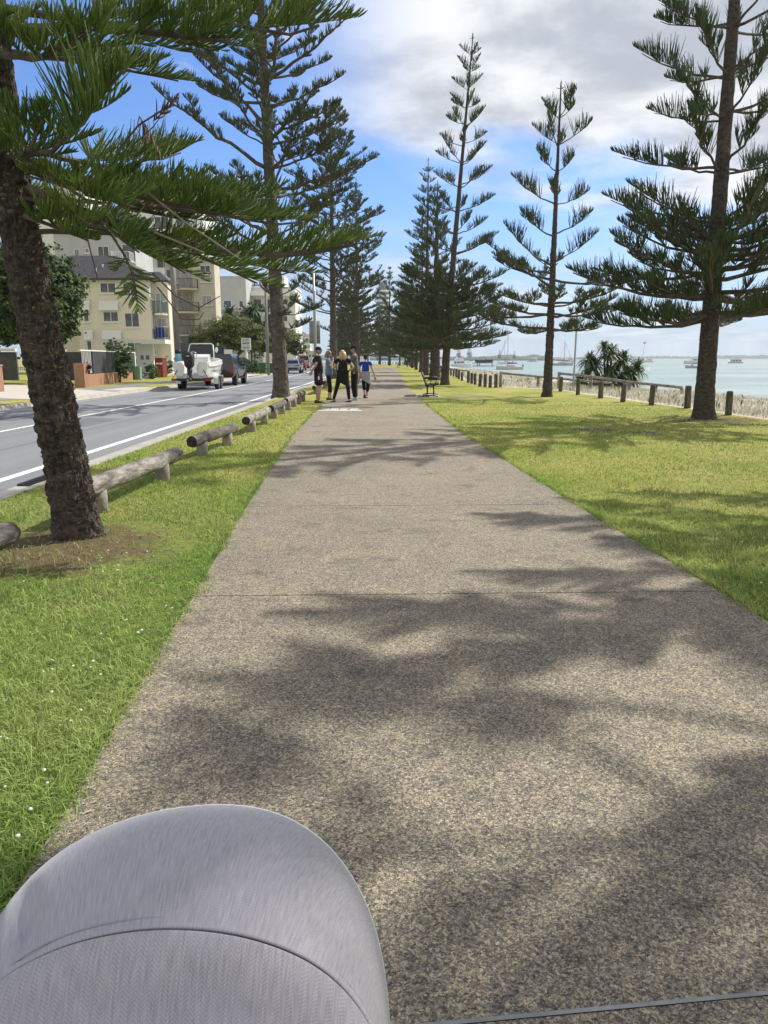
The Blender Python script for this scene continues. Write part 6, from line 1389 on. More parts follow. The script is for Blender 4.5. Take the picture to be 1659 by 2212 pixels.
# beige flats with angled balconies
bb = thing('apartment_building', 'beige flats with stacked dark railed balconies right of the power pole', 'building', (-26.3, 94, 0))
wall_part(bb, M_CREAM2, (.9, 7, 6.7), (3.6, 10, 13.4)); wall_part(bb, M_CREAM2, (4.05, 2.7, 6.7), (2.7, 3.0, 13.4)); wall_part(bb, M_CREAM2, (2.2, 6, 13.5), (7.2, 10.5, .25), 'roof')
M_DRAIL = mat('dark_rail', (.03, .03, .035), .5)
for z in (4.35, 7.12, 9.9):
    pts = [(-.9, 2.0), (-.9, -.1), (2.2, -.1), (3.3, .7), (3.3, 1.2)]
    mb = MB(M_CREAM2); mb.prism(pts + [(2.7, 2.0)], .24, axis='z', at=z-.24); mb.build('balcony', bb); rail(bb, pts, z, z+1.1, M_DRAIL, gap=.16)
    for x, gl in ((-.25, M_PANE), (.75, M_CURT), (1.75, M_CURT)): window(bb, x, z+1.2, .95, 2.3, y=2.0, glass=gl, frame=M_CREAM2, sill=False)
    window(bb, 4.3, z+1.35, 1.3, 1.15, y=1.2, glass=M_CURT, split=2)
    mb = MB(mat('terracotta_pot', (.10, .07, .05), .8)); mb.tube([(.2, .25, z), (.2, .25, z+.35)], [.12, .17], 10)
    if 7 < z < 8: mb.build('balcony_pot', bb)
window(bb, 4.3, 12.1, 1.3, 1.1, y=1.2, split=2)
mb = MB(M_DKREND); mb.box((.6, .5, 2.0), (3.4, 2.6, 4.0)); mb.build('ground_floor', bb)
window(bb, 3.9, 2.6, 2.0, 1.9, y=1.2, split=2, sill=False)
mb = MB(M_TILE); mb.loft([[(-1.6, -3.4, 2.3), (5.4, -3.4, 2.3), (5.4, -.9, 2.3), (-1.6, -.9, 2.3)], [(.6, -2.2, 3.5), (1.2, -2.2, 3.5), (1.2, -2.0, 3.5), (.6, -2.0, 3.5)]]); mb.build('porch_roof', bb)
mb = MB(M_WTRIM); [mb.box((x, -3.2, 1.1), (.12, .12, 2.2)) for x in (-1.4, 5.2)]; mb.build('porch_post', bb)
mb = MB(mat('yellow_cover', (.62, .40, .02), .7)); mb.loft([[(x*w, y*w, z) for x, y in ((-1, -1), (1, -1), (1, 1), (-1, 1))] for z, w in ((0, .22), (.9, .30), (1.2, .14), (1.35, .05))])
tag(mb.build('folded_umbrella', loc=(-24.9, 92.5, 2.3)), 'folded yellow umbrella on the terrace of the beige flats', 'umbrella')
def simple_block(label, loc, w, d, h, m, wins, roof=None, glass=M_PANE, group=None, parap=True, split=1, ww=1.3, wh=1.2):
    t = thing('apartment_building', label, 'building', loc, 0, group); wall_part(t, m, (w/2, d/2, h/2), (w, d, h))
    for (x, z, *s) in wins: window(t, x, z, s[0] if s else ww, s[1] if len(s) > 1 else wh, glass=glass, split=split)
    if roof: hip_roof(t, 0, w, 0, d, h+.1, h+roof[1], roof[0])
    elif parap: wall_part(t, m, (w/2, d/2, h+.15), (w+.3, d+.3, .3), 'parapet')
    return t
g1 = simple_block('grey white flats with a red roof edge above the cream flats', (-44.5, 105, 0), 9.2, 10, 18.2, M_GREND, [(3.0, 14.9, .6, 2.0), (4.4, 15.7, .5, .6), (6.6, 15.6, 1.5, 1.35), (6.6, 12.7, 1.5, 1.35)], roof=(M_REDT, 1.6), split=2)
mb = MB(M_GREND); mb.box((9.5, -1.2, 14.1), (2.6, 2.4, .2)); mb.build('balcony', g1); rail(g1, [(8.3, -.1), (8.3, -2.3), (10.7, -2.3), (10.7, -.1)], 14.2, 15.3, M_WTRIM, gap=.2); window(g1, 10.0, 15.4, 1.8, 2.2, y=.05, glass=M_PANE, sill=False); wall_part(g1, M_GREND, (10.0, 4, 8.9), (1.6, 7.8, 17.8), 'stair_wing')
simple_block('white tower block with narrow blue slit windows behind the leaning trunk', (-60.5, 128, 0), 12.0, 12, 28.5, M_WREND, [(3.2, 26.6, .3, 1.0), (9.8, 26.6, .3, 1.0), (11.3, 26.4, .3, 1.0), (3.3, 22.8, .35, 1.2), (3.3, 19, .35, 1.2), (9.8, 22.6, .3, 1), (5.5, 26.6, .9, 1)], glass=M_BLUEG)
simple_block('dark grey block wedged between the two white buildings', (-48.2, 131, 0), 6.3, 10, 26, M_DKREND, [(x, z, 1.6, 1.5) for z in (24, 21, 18, 15) for x in (1.5, 4.4)])
w3 = simple_block('white flats with wide balconies and an orange tile roof, high behind the branches', (-42.2, 130, 0), 12, 10, 26.4, M_WREND, [(x, z, 2.2, 1.7) for z in (23.6, 20.4, 17.2, 14) for x in (1.8, 5.2, 8.8)], roof=(M_REDT, 2.6), split=2)
for z in (22, 18.8, 15.6): wall_part(w3, M_WREND, (6, -.9, z), (12.4, 1.9, .9), 'balcony')
simple_block('pale flats with blue windows beyond the beige flats', (-31.8, 146, 0), 5.6, 10, 16.4, M_GREND, [(2.0, 11.6, 1.5, 1.3), (2.0, 8.6, 1.5, 1.3), (2.0, 5.6, 1.5, 1.3), (4.6, 11.6, .8, 1.2)], glass=M_BLUEG)
w4 = simple_block('long white building with a stepped roof behind the palms', (-26.6, 152, 0), 9.0, 12, 15.0, M_WREND, [(x, z, 1.6, 1.1) for z in (12.4, 9.2, 6) for x in (1.5, 4, 6.6)])
wall_part(w4, M_WREND, (4.2, 5, 16.4), (5.0, 6, 2.4), 'plant_room'); wall_part(w4, M_WTRIM, (4.5, -.7, 13.9), (9.6, 1.6, .8), 'eave_band')
simple_block('cream flats at the left of the road end, flat topped', (-27.0, 196, 0), 4.3, 9, 9.2, M_CREAM2, [(3.2, 7.4, .9, 1.5), (1.4, 7.4, .9, 1.5), (3.2, 4.4, .9, 1.5), (1.4, 4.4, .9, 1.5)])
g4 = simple_block('grey flats block closing the view at the end of the road', (-36.4, 305, 0), 4.0, 10, 11.6, mat('slate_panel', (.20, .21, .25), .8), [(2.6, 9.2, 1.1, .5), (2.6, 7.0, 1.1, .5), (2.6, 4.8, 1.1, .5)])
for z in (9.4, 7.2, 5.0, 2.8):
    wall_part(g4, M_WREND, (-1.3, 3, z), (2.4, 6, .9), 'balcony'); wall_part(g4, M_WREND, (5.4, 3, z), (2.6, 6, .9), 'balcony')
wall_part(g4, M_CREAM2, (5.2, 5.4, 5.6), (2.4, 5, 11.2), 'side_wing'); wall_part(g4, M_CREAM2, (-1.2, 5.4, 5.4), (2.2, 5, 10.8), 'side_wing')
simple_block('low house with a red tile roof in front of the grey block', (-32.6, 268, 0), 4.6, 8, 3.9, M_CREAM, [(1.2, 2.4, 1, 1), (3.2, 2.4, 1, 1)], roof=(M_REDT, 1.1))
simple_block('small cream house right of the red roofed one', (-27.6, 272, 0), 3.0, 7, 3.8, M_CREAM2, [(.9, 2.4, .8, 1), (2.1, 2.4, .8, 1)])
# far tower with curved balconies
tw = thing('tower_block', 'far round tower block with stacked white balcony bands above the pines', 'building', (-.8, 540, 0))
mb = MB(M_DKREND); mb.tube([(0, 0, 0), (0, 0, 50)], 4.6, 20); mb.tube([(0, 0, 50), (0, 0, 53)], [3.2, 2.6], 16); mb.build('core', tw)
for k in range(15): mb = MB(M_WREND); mb.tube([(0, 0, 3.2*k+2.0), (0, 0, 3.2*k+3.3)], 6.0, 24); mb.build('balcony', tw, True)
simple_block('pale low flats far beyond the end of the path, left of the tower', (-34, 520, 0), 24, 14, 26, M_WREND, [(x, z, 3, 1.4) for z in (22, 18, 14, 10, 6) for x in (3, 9, 15, 21)])

# ------------------------------------------------------------------ yards, walls, bins, poles, signs
M_BRICK = bpy.data.materials.new('orange_brick'); M_BRICK.use_nodes = True
def brick():
    nt = M_BRICK.node_tree; N = nt.nodes; L = nt.links; P = N['Principled BSDF']; P.inputs['Roughness'].default_value = .9
    tc = N.new('ShaderNodeTexCoord'); sp = N.new('ShaderNodeSeparateXYZ'); L.new(tc.outputs['Object'], sp.inputs[0]); ad = N.new('ShaderNodeMath'); L.new(sp.outputs[0], ad.inputs[0]); L.new(sp.outputs[1], ad.inputs[1]); cb = N.new('ShaderNodeCombineXYZ'); L.new(ad.outputs[0], cb.inputs[0]); L.new(sp.outputs[2], cb.inputs[1])
    b = N.new('ShaderNodeTexBrick'); b.inputs['Scale'].default_value = 4.2; b.inputs['Color1'].default_value = (.27, .115, .06, 1); b.inputs['Color2'].default_value = (.35, .16, .085, 1); b.inputs['Mortar'].default_value = (.35, .28, .22, 1); b.inputs['Mortar Size'].default_value = .02
    L.new(cb.outputs[0], b.inputs['Vector']); L.new(b.outputs['Color'], P.inputs['Base Color'])
brick()
M_BPAN = mat('black_fence_panel', (.022, .022, .024), .7, (.04, .04, .042), 2, 4); M_DWALL = mat('dark_block_wall', (.065, .065, .068), .9, (.10, .10, .10), 2, 6)
def long_wall(t, a, b, z0, z1, th, m, name): 
    d = Vector((b[0]-a[0], b[1]-a[1])); L_ = d.length; mb = MB(m); mb.box((0, 0, (z1-z0)/2), (L_, th, z1-z0)); o = mb.build(name, t); o.location = ((a[0]+b[0])/2, (a[1]+b[1])/2, z0); o.rotation_euler = (0, 0, math.atan2(d.y, d.x)); return o
FA, FB = (-15.1, 37.5), (-17.3, 52.3)
ff = thing('front_fence', 'street fence of black panels on a low orange brick base with a white top rail', 'fence', (0, 0, 0))
long_wall(ff, FA, FB, 0, .62, .24, M_BRICK, 'brick_base'); q = lambda f: (FA[0]*(1-f)+FB[0]*f, FA[1]*(1-f)+FB[1]*f)
long_wall(ff, q(.17), q(.985), .62, 1.80, .08, M_BPAN, 'panel'); long_wall(ff, q(.0), q(1.0), 1.80, 1.86, .12, M_WTRIM, 'top_rail')
for f in (.0, 1.0): mb = MB(M_WTRIM if f else M_BRICK); mb.box((*q(f), .93 if f else .6), (.16 if f else .5, .16 if f else .5, 1.86 if f else 1.2)); mb.build('fence_post', ff)
g_ = MB(M_WTRIM)
for k in range(7): g_.tube([(*q(.03+.02*k), .66), (*q(.03+.02*k), 1.78)], .02, 5)
for z in (.72, 1.05): g_.tube([(*q(.03), z), (*q(.15), z)], .02, 5)
g_.build('bar_panel', ff)
dw = thing('side_wall', 'dark grey block wall behind the driveway lawn, left of the leaning trunk', 'wall', (0, 0, 0))
long_wall(dw, (-29, 50.4), (-24.6, 50.6), 0, 1.85, .2, M_DWALL, 'wall'); long_wall(dw, (-23.4, 50.7), (-17.4, 51.0), 0, 1.85, .2, M_DWALL, 'wall'); long_wall(dw, (-22.9, 50.55), (-21.3, 50.62), 1.9, 2.08, .3, M_WTRIM, 'coping'); long_wall(dw, (-29, 50.2), (-24.5, 50.4), 1.9, 2.08, .3, M_WTRIM, 'coping')
mb = MB(M_WTRIM); [mb.tube([(-24.5+.14*k, 50.6, .5), (-24.5+.14*k, 50.6, 1.85)], .022, 5) for k in range(9)]; [mb.tube([(-24.5, 50.6, z), (-23.4, 50.6, z)], .022, 5) for z in (.5, .85)]; mb.build('gate', dw)
lb = thing('letterbox_pier', 'orange brick letterbox pier at the left edge beyond the road', 'letterbox', (-16.95, 32.6, 0)); mb = MB(M_BRICK); mb.box((0, 0, .55), (.6, .5, 1.1)); mb.build('pier', lb)
mb = MB(M_BLKP); mb.box((.1, -.26, .62), (.28, .03, .18)); mb.build('mail_slot', lb); mb = MB(mat('pier_cap', (.3, .25, .2), .9)); mb.box((0, 0, 1.13), (.66, .56, .06)); mb.build('cap', lb)
en = thing('entry_portal', 'white flat roofed entry portal at the end of the black fence', 'canopy', (-17.8, 54.5, 0))
mb = MB(M_WTRIM); mb.prism([(-3.0, 2.62), (1.2, 2.45), (2.3, 2.45), (2.3, 2.75), (-3.0, 2.80)], 1.6, axis='y', at=-.8); mb.build('slab', en); mb = MB(M_WREND); mb.box((.6, 0, 1.22), (1.2, .3, 2.44)); mb.build('pier', en)
mb = MB(M_DKREND); [mb.box((x, -.16, 1.5), (.22, .02, .3)) for x in (.4, .8)]; mb.build('intercom', en)
ub = thing('utility_box', 'small pale green utility box on the nature strip at the fence corner', 'utility box', (-16.75, 51.2, 0)); mb = MB(mat('utility_green', (.18, .30, .22), .6)); mb.box((0, 0, .45), (.42, .4, .9), bev=.03); mb.build('cabinet', ub); mb = MB(M_KERB); mb.box((0, 0, .03), (.7, .65, .06)); mb.build('plinth', ub)
rb = thing('charity_bin', 'large red metal bin on the grass beside the power pole', 'bin', (-17.5, 58, 0)); RM = mat('bin_red', (.17, .012, .014), .6, (.22, .016, .016), 3, 4)
mb = MB(RM); mb.box((0, 0, .72), (1.25, 1.1, 1.36), bev=.04); mb.box((0, 0, 1.43), (1.32, 1.18, .07), bev=.04); mb.build('bin_body', rb); mb = MB(M_WTRIM); [mb.box((x, -.56, 1.05), (.2, .02, .12)) for x in (.25, .5)]; mb.build('sticker', rb); mb = MB(M_BLKP); [mb.box((x, y, .03), (.12, .12, .08)) for x in (-.5, .5) for y in (-.45, .45)]; mb.build('foot', rb)
def wheelie(label, loc, rz, lid):
    t = thing('wheelie_bin', label, 'bin', loc, rz, 'green wheelie bins at the kerb'); G_ = mat('bin_green', (.03, .12, .045), .5)
    mb = MB(G_); mb.loft([[(x*w, y*d, z) for x, y in ((-1, -1), (1, -1), (1, 1), (-1, 1))] for z, w, d in ((.06, .22, .25), (.9, .29, .35), (.98, .31, .37))]); mb.build('bin_body', t)
    mb = MB(lid); mb.loft([[(x*w, y*d-.02, z) for x, y in ((-1, -1), (1, -1), (1, 1), (-1, 1))] for z, w, d in ((.985, .32, .39), (1.03, .31, .37), (1.07, .2, .26))]); mb.build('lid', t)
    for sx in (-.24, .24): mb = MB(M_TYRE); mb.tube([(sx-.03, .3, .1), (sx+.03, .3, .1)], .1, 14); mb.build('wheel', t, True)
wheelie('green wheelie bin with a green lid at the far kerb', (-11.55, 71.5, 0), R(200), mat('lid_green', (.03, .12, .045), .5)); wheelie('green wheelie bin with a yellow lid half behind the second trunk', (-10.95, 72.4, 0), R(190), mat('lid_yellow', (.62, .36, .02), .5))
def column(name, label, cat, loc, parts, group=None):
    t = thing(name, label, cat, loc, 0, group)
    for n_, m_, f in parts: mb = MB(m_); f(mb); mb.build(n_, t, True)
    return t
M_PWOOD = mat('pole_timber', (.17, .165, .155), .9, (.27, .26, .245), 2, 6, stretch=(6, 6, .4)); M_NAVY = mat('navy_band', (.012, .03, .09), .6); M_LBLUE = mat('light_blue_band', (.13, .33, .45), .6, (.16, .42, .55), 3, 3); M_STEEL = mat('lamp_steel', (.34, .35, .35), .45, metal=.5)
column('power_pole', 'grey timber power pole with navy and light blue painted bands behind the boat', 'power pole', (-12.95, 47.5, 0), [
    ('pole', M_PWOOD, lambda b: b.tube([(0, 0, -.2), (-.03, 0, 5), (-.06, 0, 9.6)], [.20, .175, .15], 16)), ('painted_band', M_NAVY, lambda b: b.tube([(0, 0, 1.72), (0, 0, 1.96)], .2, 16)), ('painted_band', M_LBLUE, lambda b: b.tube([(0, 0, .5), (0, 0, 1.72)], .205, 16)),
    ('crossarm', M_PWOOD, lambda b: b.box((0, 0, 9.2), (2.2, .12, .12))), *[('insulator', M_BLKP, lambda b, x=x: b.tube([(x, 0, 9.26), (x, 0, 9.42)], .05, 8)) for x in (-1, -.5, .5, 1)]])
column('power_pole', 'power pole with a crossarm hugging the left side of the second trunk', 'power pole', (-10.85, 70.5, 0), [
    ('pole', M_PWOOD, lambda b: b.tube([(0, 0, -.2), (0, 0, 8.6)], [.15, .12], 12)), ('crossarm', M_PWOOD, lambda b: b.box((0, 0, 8.0), (2.2, .12, .12))), *[('insulator', M_BLKP, lambda b, x=x: b.tube([(x, 0, 8.06), (x, 0, 8.28)], .06, 8)) for x in (-1, -.5, .5, 1)], ('transformer_box', M_GREND, lambda b: b.box((-.3, -.1, 5.2), (.35, .3, .8)))])
for k, dx in enumerate((-1, -.5, .5, 1)):
    mb = MB(M_BLKP); P = [(-12.99+dx + (2.14)*f, 47.5+23*f, 9.42 - 1.15*f - 1.2*f*(1-f)) for f in np.linspace(0, 1, 17)]; mb.tube(P, .012, 4); tag(mb.build('power_line'), 'thin overhead wires strung between the two power poles', 'wire', 'overhead wires')
def lamp(label, x, y, h, arm):
    return column('street_lamp', label, 'street lamp', (x, y, 0), [('pole', M_STEEL, lambda b: b.tube([(0, 0, 0), (0, 0, h)], [.10, .06], 10)), ('arm', M_STEEL, lambda b: b.tube([(0, 0, h-.1), (arm*.5, 0, h+.25), (arm, 0, h+.35)], .04, 6)), ('lamp_head', M_GREND, lambda b: b.box((arm+.35, 0, h+.34), (.9, .3, .12), bev=.05))], 'street lamps along the road')
lamp('nearest of the three curved arm street lamps over the road', -20.3, 158, 8.8, 2.6); lamp('middle of the three curved arm street lamps over the road', -25.2, 194, 8.8, 2.6); lamp('farthest of the three curved arm street lamps over the road', -30.5, 232, 8.8, 2.8)
column('road_sign', 'grey back of a tall road sign on a post behind the man in the cap', 'sign', (-3.98, 43.6, 0), [('pole', M_STEEL, lambda b: b.tube([(0, 0, 0), (0, 0, 6.4)], [.075, .055], 10)), ('white_pole', M_WTRIM, lambda b: b.tube([(.09, -.02, 0), (.09, -.02, 5.2)], .03, 8)), ('sign_panel', mat('sign_back', (.22, .225, .22), .5, metal=.2), lambda b: b.box((.0, .10, 2.9), (.62, .03, 1.28), bev=.06)), ('bracket', M_STEEL, lambda b: [b.box((0, .06, z), (.5, .05, .05)) for z in (2.5, 3.3)])])  # thin white tube stands beside the grey post
# motel sign: white frame, sea picture, name along the top
sg = thing('motel_sign', 'tall white framed pylon sign with a painted beach above the box hedge', 'sign', (-14.55, 80, 0))
mb = MB(M_WTRIM); mb.tube([(0, 0, 0), (0, 0, 2.3)], .10, 12); mb.build('post', sg, True)
mb = MB(M_WTRIM); mb.box((0, 0, 2.92), (.98, .16, 1.24), bev=.02); mb.build('panel', sg)
def flat(nm, col, poly): m_ = mat(nm, col, .5); mb = MB(m_); mb.prism([(x, z) for x, z in poly], .006, axis='y', at=-.089); return mb.build(nm, sg)
flat('pale_ground', (.45, .52, .50), [(-.41, 2.36), (.41, 2.36), (.41, 3.48), (-.41, 3.48)]).location = (0, .003, 0)
flat('sea_picture', (.03, .20, .30), [(-.38, 2.92), (.38, 2.98), (.38, 3.08), (-.10, 3.08), (-.38, 3.04)]); flat('shore_picture', (.55, .55, .50), [(-.38, 2.72), (.38, 2.66), (.38, 2.90), (.0, 2.84), (-.2, 2.90), (-.38, 2.88)])
DK = mat('sign_letter', (.04, .09, .11), .6)
text_mesh('Bayview', .20, DK, 'lettering', sg, (0, -.093, 3.34), (R(90), 0, 0)); 
mb = MB(DK); [mb.box((-.30+.15*k, -.092, 2.53), (.09, .004, .09)) for k in range(5)]; mb.build('pictogram', sg)
es = thing('agent_sign', 'small white estate sign board standing behind the pickup', 'sign', (-12.9, 62.5, 0)); mb = MB(M_WTRIM); mb.box((0, 0, 1.65), (.75, .04, 1.0)); mb.build('panel', es); mb = MB(M_WTRIM); [mb.box((x, .03, .6), (.05, .05, 1.2)) for x in (-.3, .3)]; mb.build('post', es); mb = MB(mat('sign_navy', (.02, .03, .12), .5)); mb.box((-.52, -.02, 1.95), (.42, .03, .8)); mb.build('side_panel', es)
mp = thing('gate_pillar', 'pale rendered driveway pillar right of the motel sign', 'pillar', (-13.0, 80.2, 0)); mb = MB(M_GREND); mb.box((0, 0, .75), (.55, .6, 1.5)); mb.build('pier', mp); mb = MB(M_WTRIM); mb.box((.22, -.31, .75), (.10, .02, 1.5)); mb.build('white_edge', mp)
ws = thing('white_shed', 'white cut corner screen wall behind the green bins', 'wall', (-12.6, 84, 0)); mb = MB(M_WREND); mb.prism([(-.75, 0), (.85, 0), (.85, 1.6), (.45, 2.0), (-.55, 2.0), (-.62, 2.1), (-.75, 2.1)], .3, axis='y'); mb.build('screen', ws); mb = MB(M_DKREND); mb.box((.1, -.01, .75), (.3, .03, .4)); mb.build('vent', ws)

# ------------------------------------------------------------------ boats and marks on the water
M_HULLW = mat('boat_white', (.66, .67, .66), .4); M_HULLC = mat('boat_cream', (.55, .52, .44), .4); M_HULLD = mat('boat_dark', (.022, .028, .04), .3); M_MAST = mat('mast_alloy', (.30, .31, .32), .5); M_CANV = mat('boat_canvas', (.02, .03, .06), .9); M_MAROON = mat('sail_cover', (.13, .03, .035), .9)
GB = 'boats moored on the bay'
def hull(t, L_, B, F, m, sheer=.25, name='hull'):
    rg = []
    for f, w, k in ((-.5, .78, -.25), (-.3, .95, -.35), (0, 1, -.4), (.25, .82, -.35), (.42, .38, -.2), (.5, .03, 0)):
        y = f*L_; w_ = B/2*w; zt = F + sheer*max(0, f+.1)*1.6; rg.append([(0, y + (.05*L_ if False else 0), k*.8), (w_*.85, y, .02), (w_, y, zt), (-w_, y, zt), (-w_*.85, y, .02)])
    mb = MB(m); mb.loft(rg); return mb.build(name, t)
def boat(label, x, Y, L_, heading, kind, m=M_HULLW, mast=0, cat='boat'):
    t = thing('sail_boat' if kind == 'yacht' else 'motor_boat' if kind != 'house' else 'house_boat', label, cat, (x, Y, SEAZ), heading, GB)
    B = L_*.33; F = L_*.11
    if kind == 'yacht':
        hull(t, L_, B, F, m); c = MB(M_HULLW); c.loft([[(sx*B*.30, y, z) for sx, y, z in ((-1, a, F), (1, a, F), (.8, a+d, F+.09*L_*h), (-.8, a+d, F+.09*L_*h))] for a, d, h in ((-L_*.2, .1, .75), (L_*.05, 0, .8), (L_*.24, -.3, .45))]); c.build('cabin', t)
        g = MB(M_GLASS); [g.box((sx*B*.275, y*L_, F+.035*L_), (.05, .12*L_, .02*L_)) for sx in (-1, 1) for y in (-.1, .06)]; g.build('window', t)
        s = MB(M_MAST); s.tube([(0, L_*.08, F), (0, L_*.08, mast)], [.07, .05], 6); s.build('mast', t); s = MB(M_MAROON); s.tube([(0, L_*.07, F+.14*L_), (0, -L_*.30, F+.13*L_)], [.20, .13], 8); s.build('boom', t)
        s = MB(M_MAST); s.tube([(0, L_*.49, F+.3), (0, L_*.08, mast*.93)], .05, 4); s.tube([(0, -L_*.48, F), (0, L_*.08, mast)], .014, 3); [s.tube([(sx*B*.45, L_*.06, F), (0, L_*.08, mast*.95)], .012, 3) for sx in (-1, 1)]; s.build('rigging', t)
        o = MB(M_BLKP); o.box((.15, -L_*.51, F+.3), (.25, .3, .7), bev=.05); o.build('outboard', t); o = MB(M_MAST); o.tube([(-B*.35, -L_*.48, F), (-B*.35, -L_*.48, F+.6), (B*.35, -L_*.48, F+.6), (B*.35, -L_*.48, F)], .02, 4); o.build('stern_rail', t)
    elif kind == 'cruiser':
        hull(t, L_, B, F*1.25, m, .5); c = MB(M_HULLW); c.loft([[(sx*B*.38, y, z) for sx, y, z in ((-1, a, F*1.2), (1, a, F*1.2), (.8, a+d, F*1.2+h), (-.8, a+d, F*1.2+h))] for a, d, h in ((-L_*.35, .1, .15*L_), (L_*.08, -.2, .16*L_), (L_*.26, -.8, .05*L_))]); c.build('cabin', t)
        g = MB(M_GLASS); [g.box((sx*B*.36, y*L_, F*1.2+.09*L_), (.06, .14*L_, .045*L_)) for sx in (-1, 1) for y in (-.24, -.06)]; g.box((0, -L_*.36, F*1.2+.09*L_), (B*.5, .05, .05*L_)); g.build('window', t)
        r_ = MB(M_HULLW); r_.box((0, -L_*.12, F*1.2+.21*L_), (B*.6, L_*.28, .10*L_), taper=.8, bev=.05); r_.build('flybridge', t); a = MB(M_MAST); a.tube([(0, -L_*.2, F*1.2+.2*L_), (0, -L_*.24, F*1.2+.36*L_)], .04, 5); a.build('antenna', t)
    elif kind == 'runabout':
        hull(t, L_, B, F*1.2, m, .3); c = MB(M_CANV); c.box((0, -L_*.15, F*1.2+.17*L_), (B*.8, L_*.3, .03*L_), bev=.03); c.build('bimini', t); s = MB(M_MAST); [s.tube([(sx*B*.38, y*L_, F), (sx*B*.36, y*L_*.9, F*1.2+.16*L_)], .02, 4) for sx in (-1, 1) for y in (-.28, 0)]; s.build('bimini_frame', t); w_ = MB(M_GLASS); w_.box((0, L_*.08, F*1.2+.05*L_), (B*.7, .05, .08*L_)); w_.build('windscreen', t); o = MB(M_BLKP); o.box((0, -L_*.53, F+.1), (.3, .35, .8), bev=.05); o.build('outboard', t)
    elif kind == 'house':
        h = MB(m); [h.box((sx*B*.36, 0, .25), (B*.25, L_, .6), bev=.05) for sx in (-1, 1)]; h.box((0, 0, .62), (B, L_*.98, .14)); h.build('pontoon', t); c = MB(M_HULLW); c.box((0, -.02*L_, .62+.10*L_), (B*.82, L_*.72, .2*L_), taper=.95); c.build('cabin', t); c = MB(M_HULLW); c.box((0, -.1*L_, .62+.26*L_), (B*.6, L_*.4, .12*L_), taper=.9); c.build('upper_cabin', t)
        g = MB(M_GLASS); [g.box((sx*B*.41, y*L_, .62+.11*L_), (.05, .16*L_, .07*L_)) for sx in (-1, 1) for y in (-.25, -.02, .2)]; [g.box((x*B, -.385*L_, .62+.11*L_), (.2*B, .05, .07*L_)) for x in (-.22, .22)]; g.build('window', t); r_ = MB(M_HULLW); r_.box((0, 0, .62+.205*L_), (B*.95, L_*.9, .1)); r_.build('roof', t)
    return t
H90 = R(90)
boat('cream sloop with a bare tall mast and maroon sail cover, nearest yacht', 34.6, 208, 7.4, H90, 'yacht', M_HULLC, 9.8)
lift = boat('dark hulled launch raised on a boat lift, left of the nearest yacht', 40.0, 300, 7.2, -H90+.2, 'runabout', M_HULLD); lift.location.z = SEAZ+1.5
lf = thing('boat_lift', 'floating lift frame with posts holding up the dark hulled launch', 'boat lift', (40.0, 300, SEAZ)); mb = MB(M_GREND); mb.box((-1, -1.4, .1), (9.5, 1.0, .5)); mb.box((-1, 1.4, .1), (9.5, 1.0, .5)); mb.build('float', lf); mb = MB(M_GREND); [mb.tube([(x, y, 0), (x, y, 1.9)], .16, 6) for x in (-2.9, -2.0, 3.0) for y in (-1.0, 1.0)]; mb.box((0, 0, 1.35), (6.8, .5, .25)); mb.build('post', lf)
boat('white sloop with a dark boom cover just behind the cream yacht', 67.5, 420, 9, H90+.3, 'yacht', M_HULLW, 13.5)
boat('white two decked houseboat out on the bay right of the cream yacht', 136, 690, 10.5, R(60), 'house')
boat('small runabout with a canopy left of the dark hulled launch', 47.5, 420, 6, H90, 'runabout')
boat('white cruiser between the pine trunks, close to the shore', 27.2, 262, 8, -H90+.4, 'cruiser')
boat('long grey sloop with a leaning mast right of the slender pine trunk', 78, 330, 9.2, -H90, 'yacht', M_GREND, 11)
boat('white cruiser anchored far out above the grey sloop', 168, 690, 12, H90, 'cruiser')
boat('white sloop partly hidden by the pandanus', 101, 420, 8, H90, 'yacht', M_HULLW, 12)
boat('grey workboat just right of the pandanus', 236, 700, 13, H90, 'house', M_GREND)
boat('small white cruiser in the middle of the open water', 206, 590, 9, H90, 'cruiser')
boat('white motor yacht with a long cabin, left of the big dark trunk', 174, 425, 10.5, H90, 'cruiser')
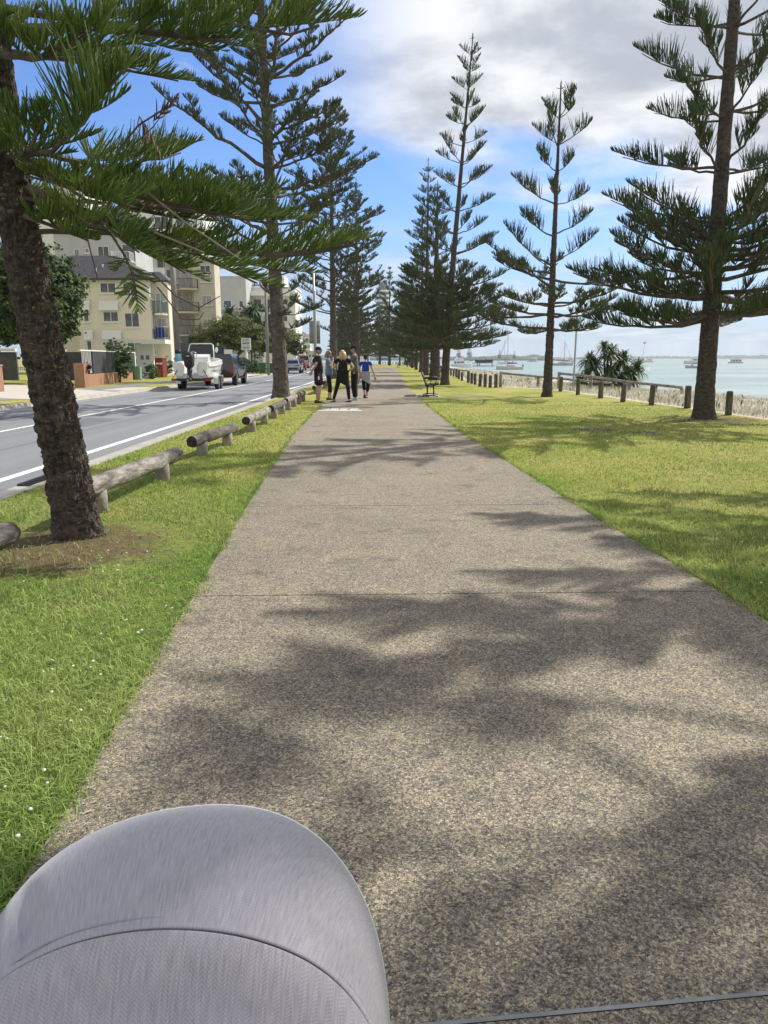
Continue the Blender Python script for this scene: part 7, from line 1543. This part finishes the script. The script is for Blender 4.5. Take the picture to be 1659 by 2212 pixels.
boat('low barge with a wheelhouse right of the big dark trunk', 233, 500, 9, H90, 'house', M_GREND)
boat('grey tinny under way, cut off by the big dark trunk', 98.5, 240, 5.2, H90, 'runabout', M_GREND)
for k, (x, Y, L_, kind) in enumerate(((20, 640, 10, 'cruiser'), (48, 760, 11, 'yacht'), (62, 820, 11, 'yacht'), (86, 900, 12, 'cruiser'), (34, 560, 9, 'yacht'), (100, 1000, 13, 'yacht'))): boat('small distant boat moored off the wooded headland', x, Y, L_, H90+.4*k, kind, mast=14)
mk = thing('channel_marker', 'slim black and grey channel post standing alone in the water', 'marker post', (50.6, 91.5, SEAZ)); mb = MB(M_STUB); mb.tube([(0, 0, .5), (0, 0, 1.5)], .06, 8); mb.build('post', mk); mb = MB(M_BLKP); mb.tube([(0, 0, -.5), (0, 0, .5)], .075, 8); mb.build('lower_post', mk)
bcn = thing('beacon', 'leaning navigation mast with an orange top mark on the horizon', 'beacon', (205, 600, SEAZ)); mb = MB(M_MAST); mb.tube([(0, 0, 0), (1.2, 0, 14.6)], [.18, .10], 6); mb.build('mast', bcn); mb = MB(mat('top_mark_orange', (.72, .36, .06), .6)); mb.box((1.25, 0, 15.2), (2.2, .3, 1.5), bev=.1); mb.build('top_mark', bcn)
for k, (x, Y, h) in enumerate(((118, 1195, 22), (135, 1195, 24), (182, 1190, 16), (205, 1190, 14), (60, 1230, 20), (85, 1230, 21))):
    copy_to(pq, (x, Y, 0), k*1.3, 'tiny pine standing up from the far wooded headland', h/20)

# ------------------------------------------------------------------ sea air
HM = bpy.data.materials.new('haze'); HM.use_nodes = True; nt = HM.node_tree; nt.nodes.remove(nt.nodes['Principled BSDF'])
hv = nt.nodes.new('ShaderNodeVolumePrincipled'); hv.inputs['Color'].default_value = (.80, .88, 1, 1); hv.inputs['Density'].default_value = .00014; hv.inputs['Anisotropy'].default_value = .2
nt.links.new(hv.outputs[0], nt.nodes['Material Output'].inputs['Volume'])
mb = MB(HM); mb.box((500, 2000, 27), (9000, 5000, 74)); tag(mb.build('haze'), kind='stuff')
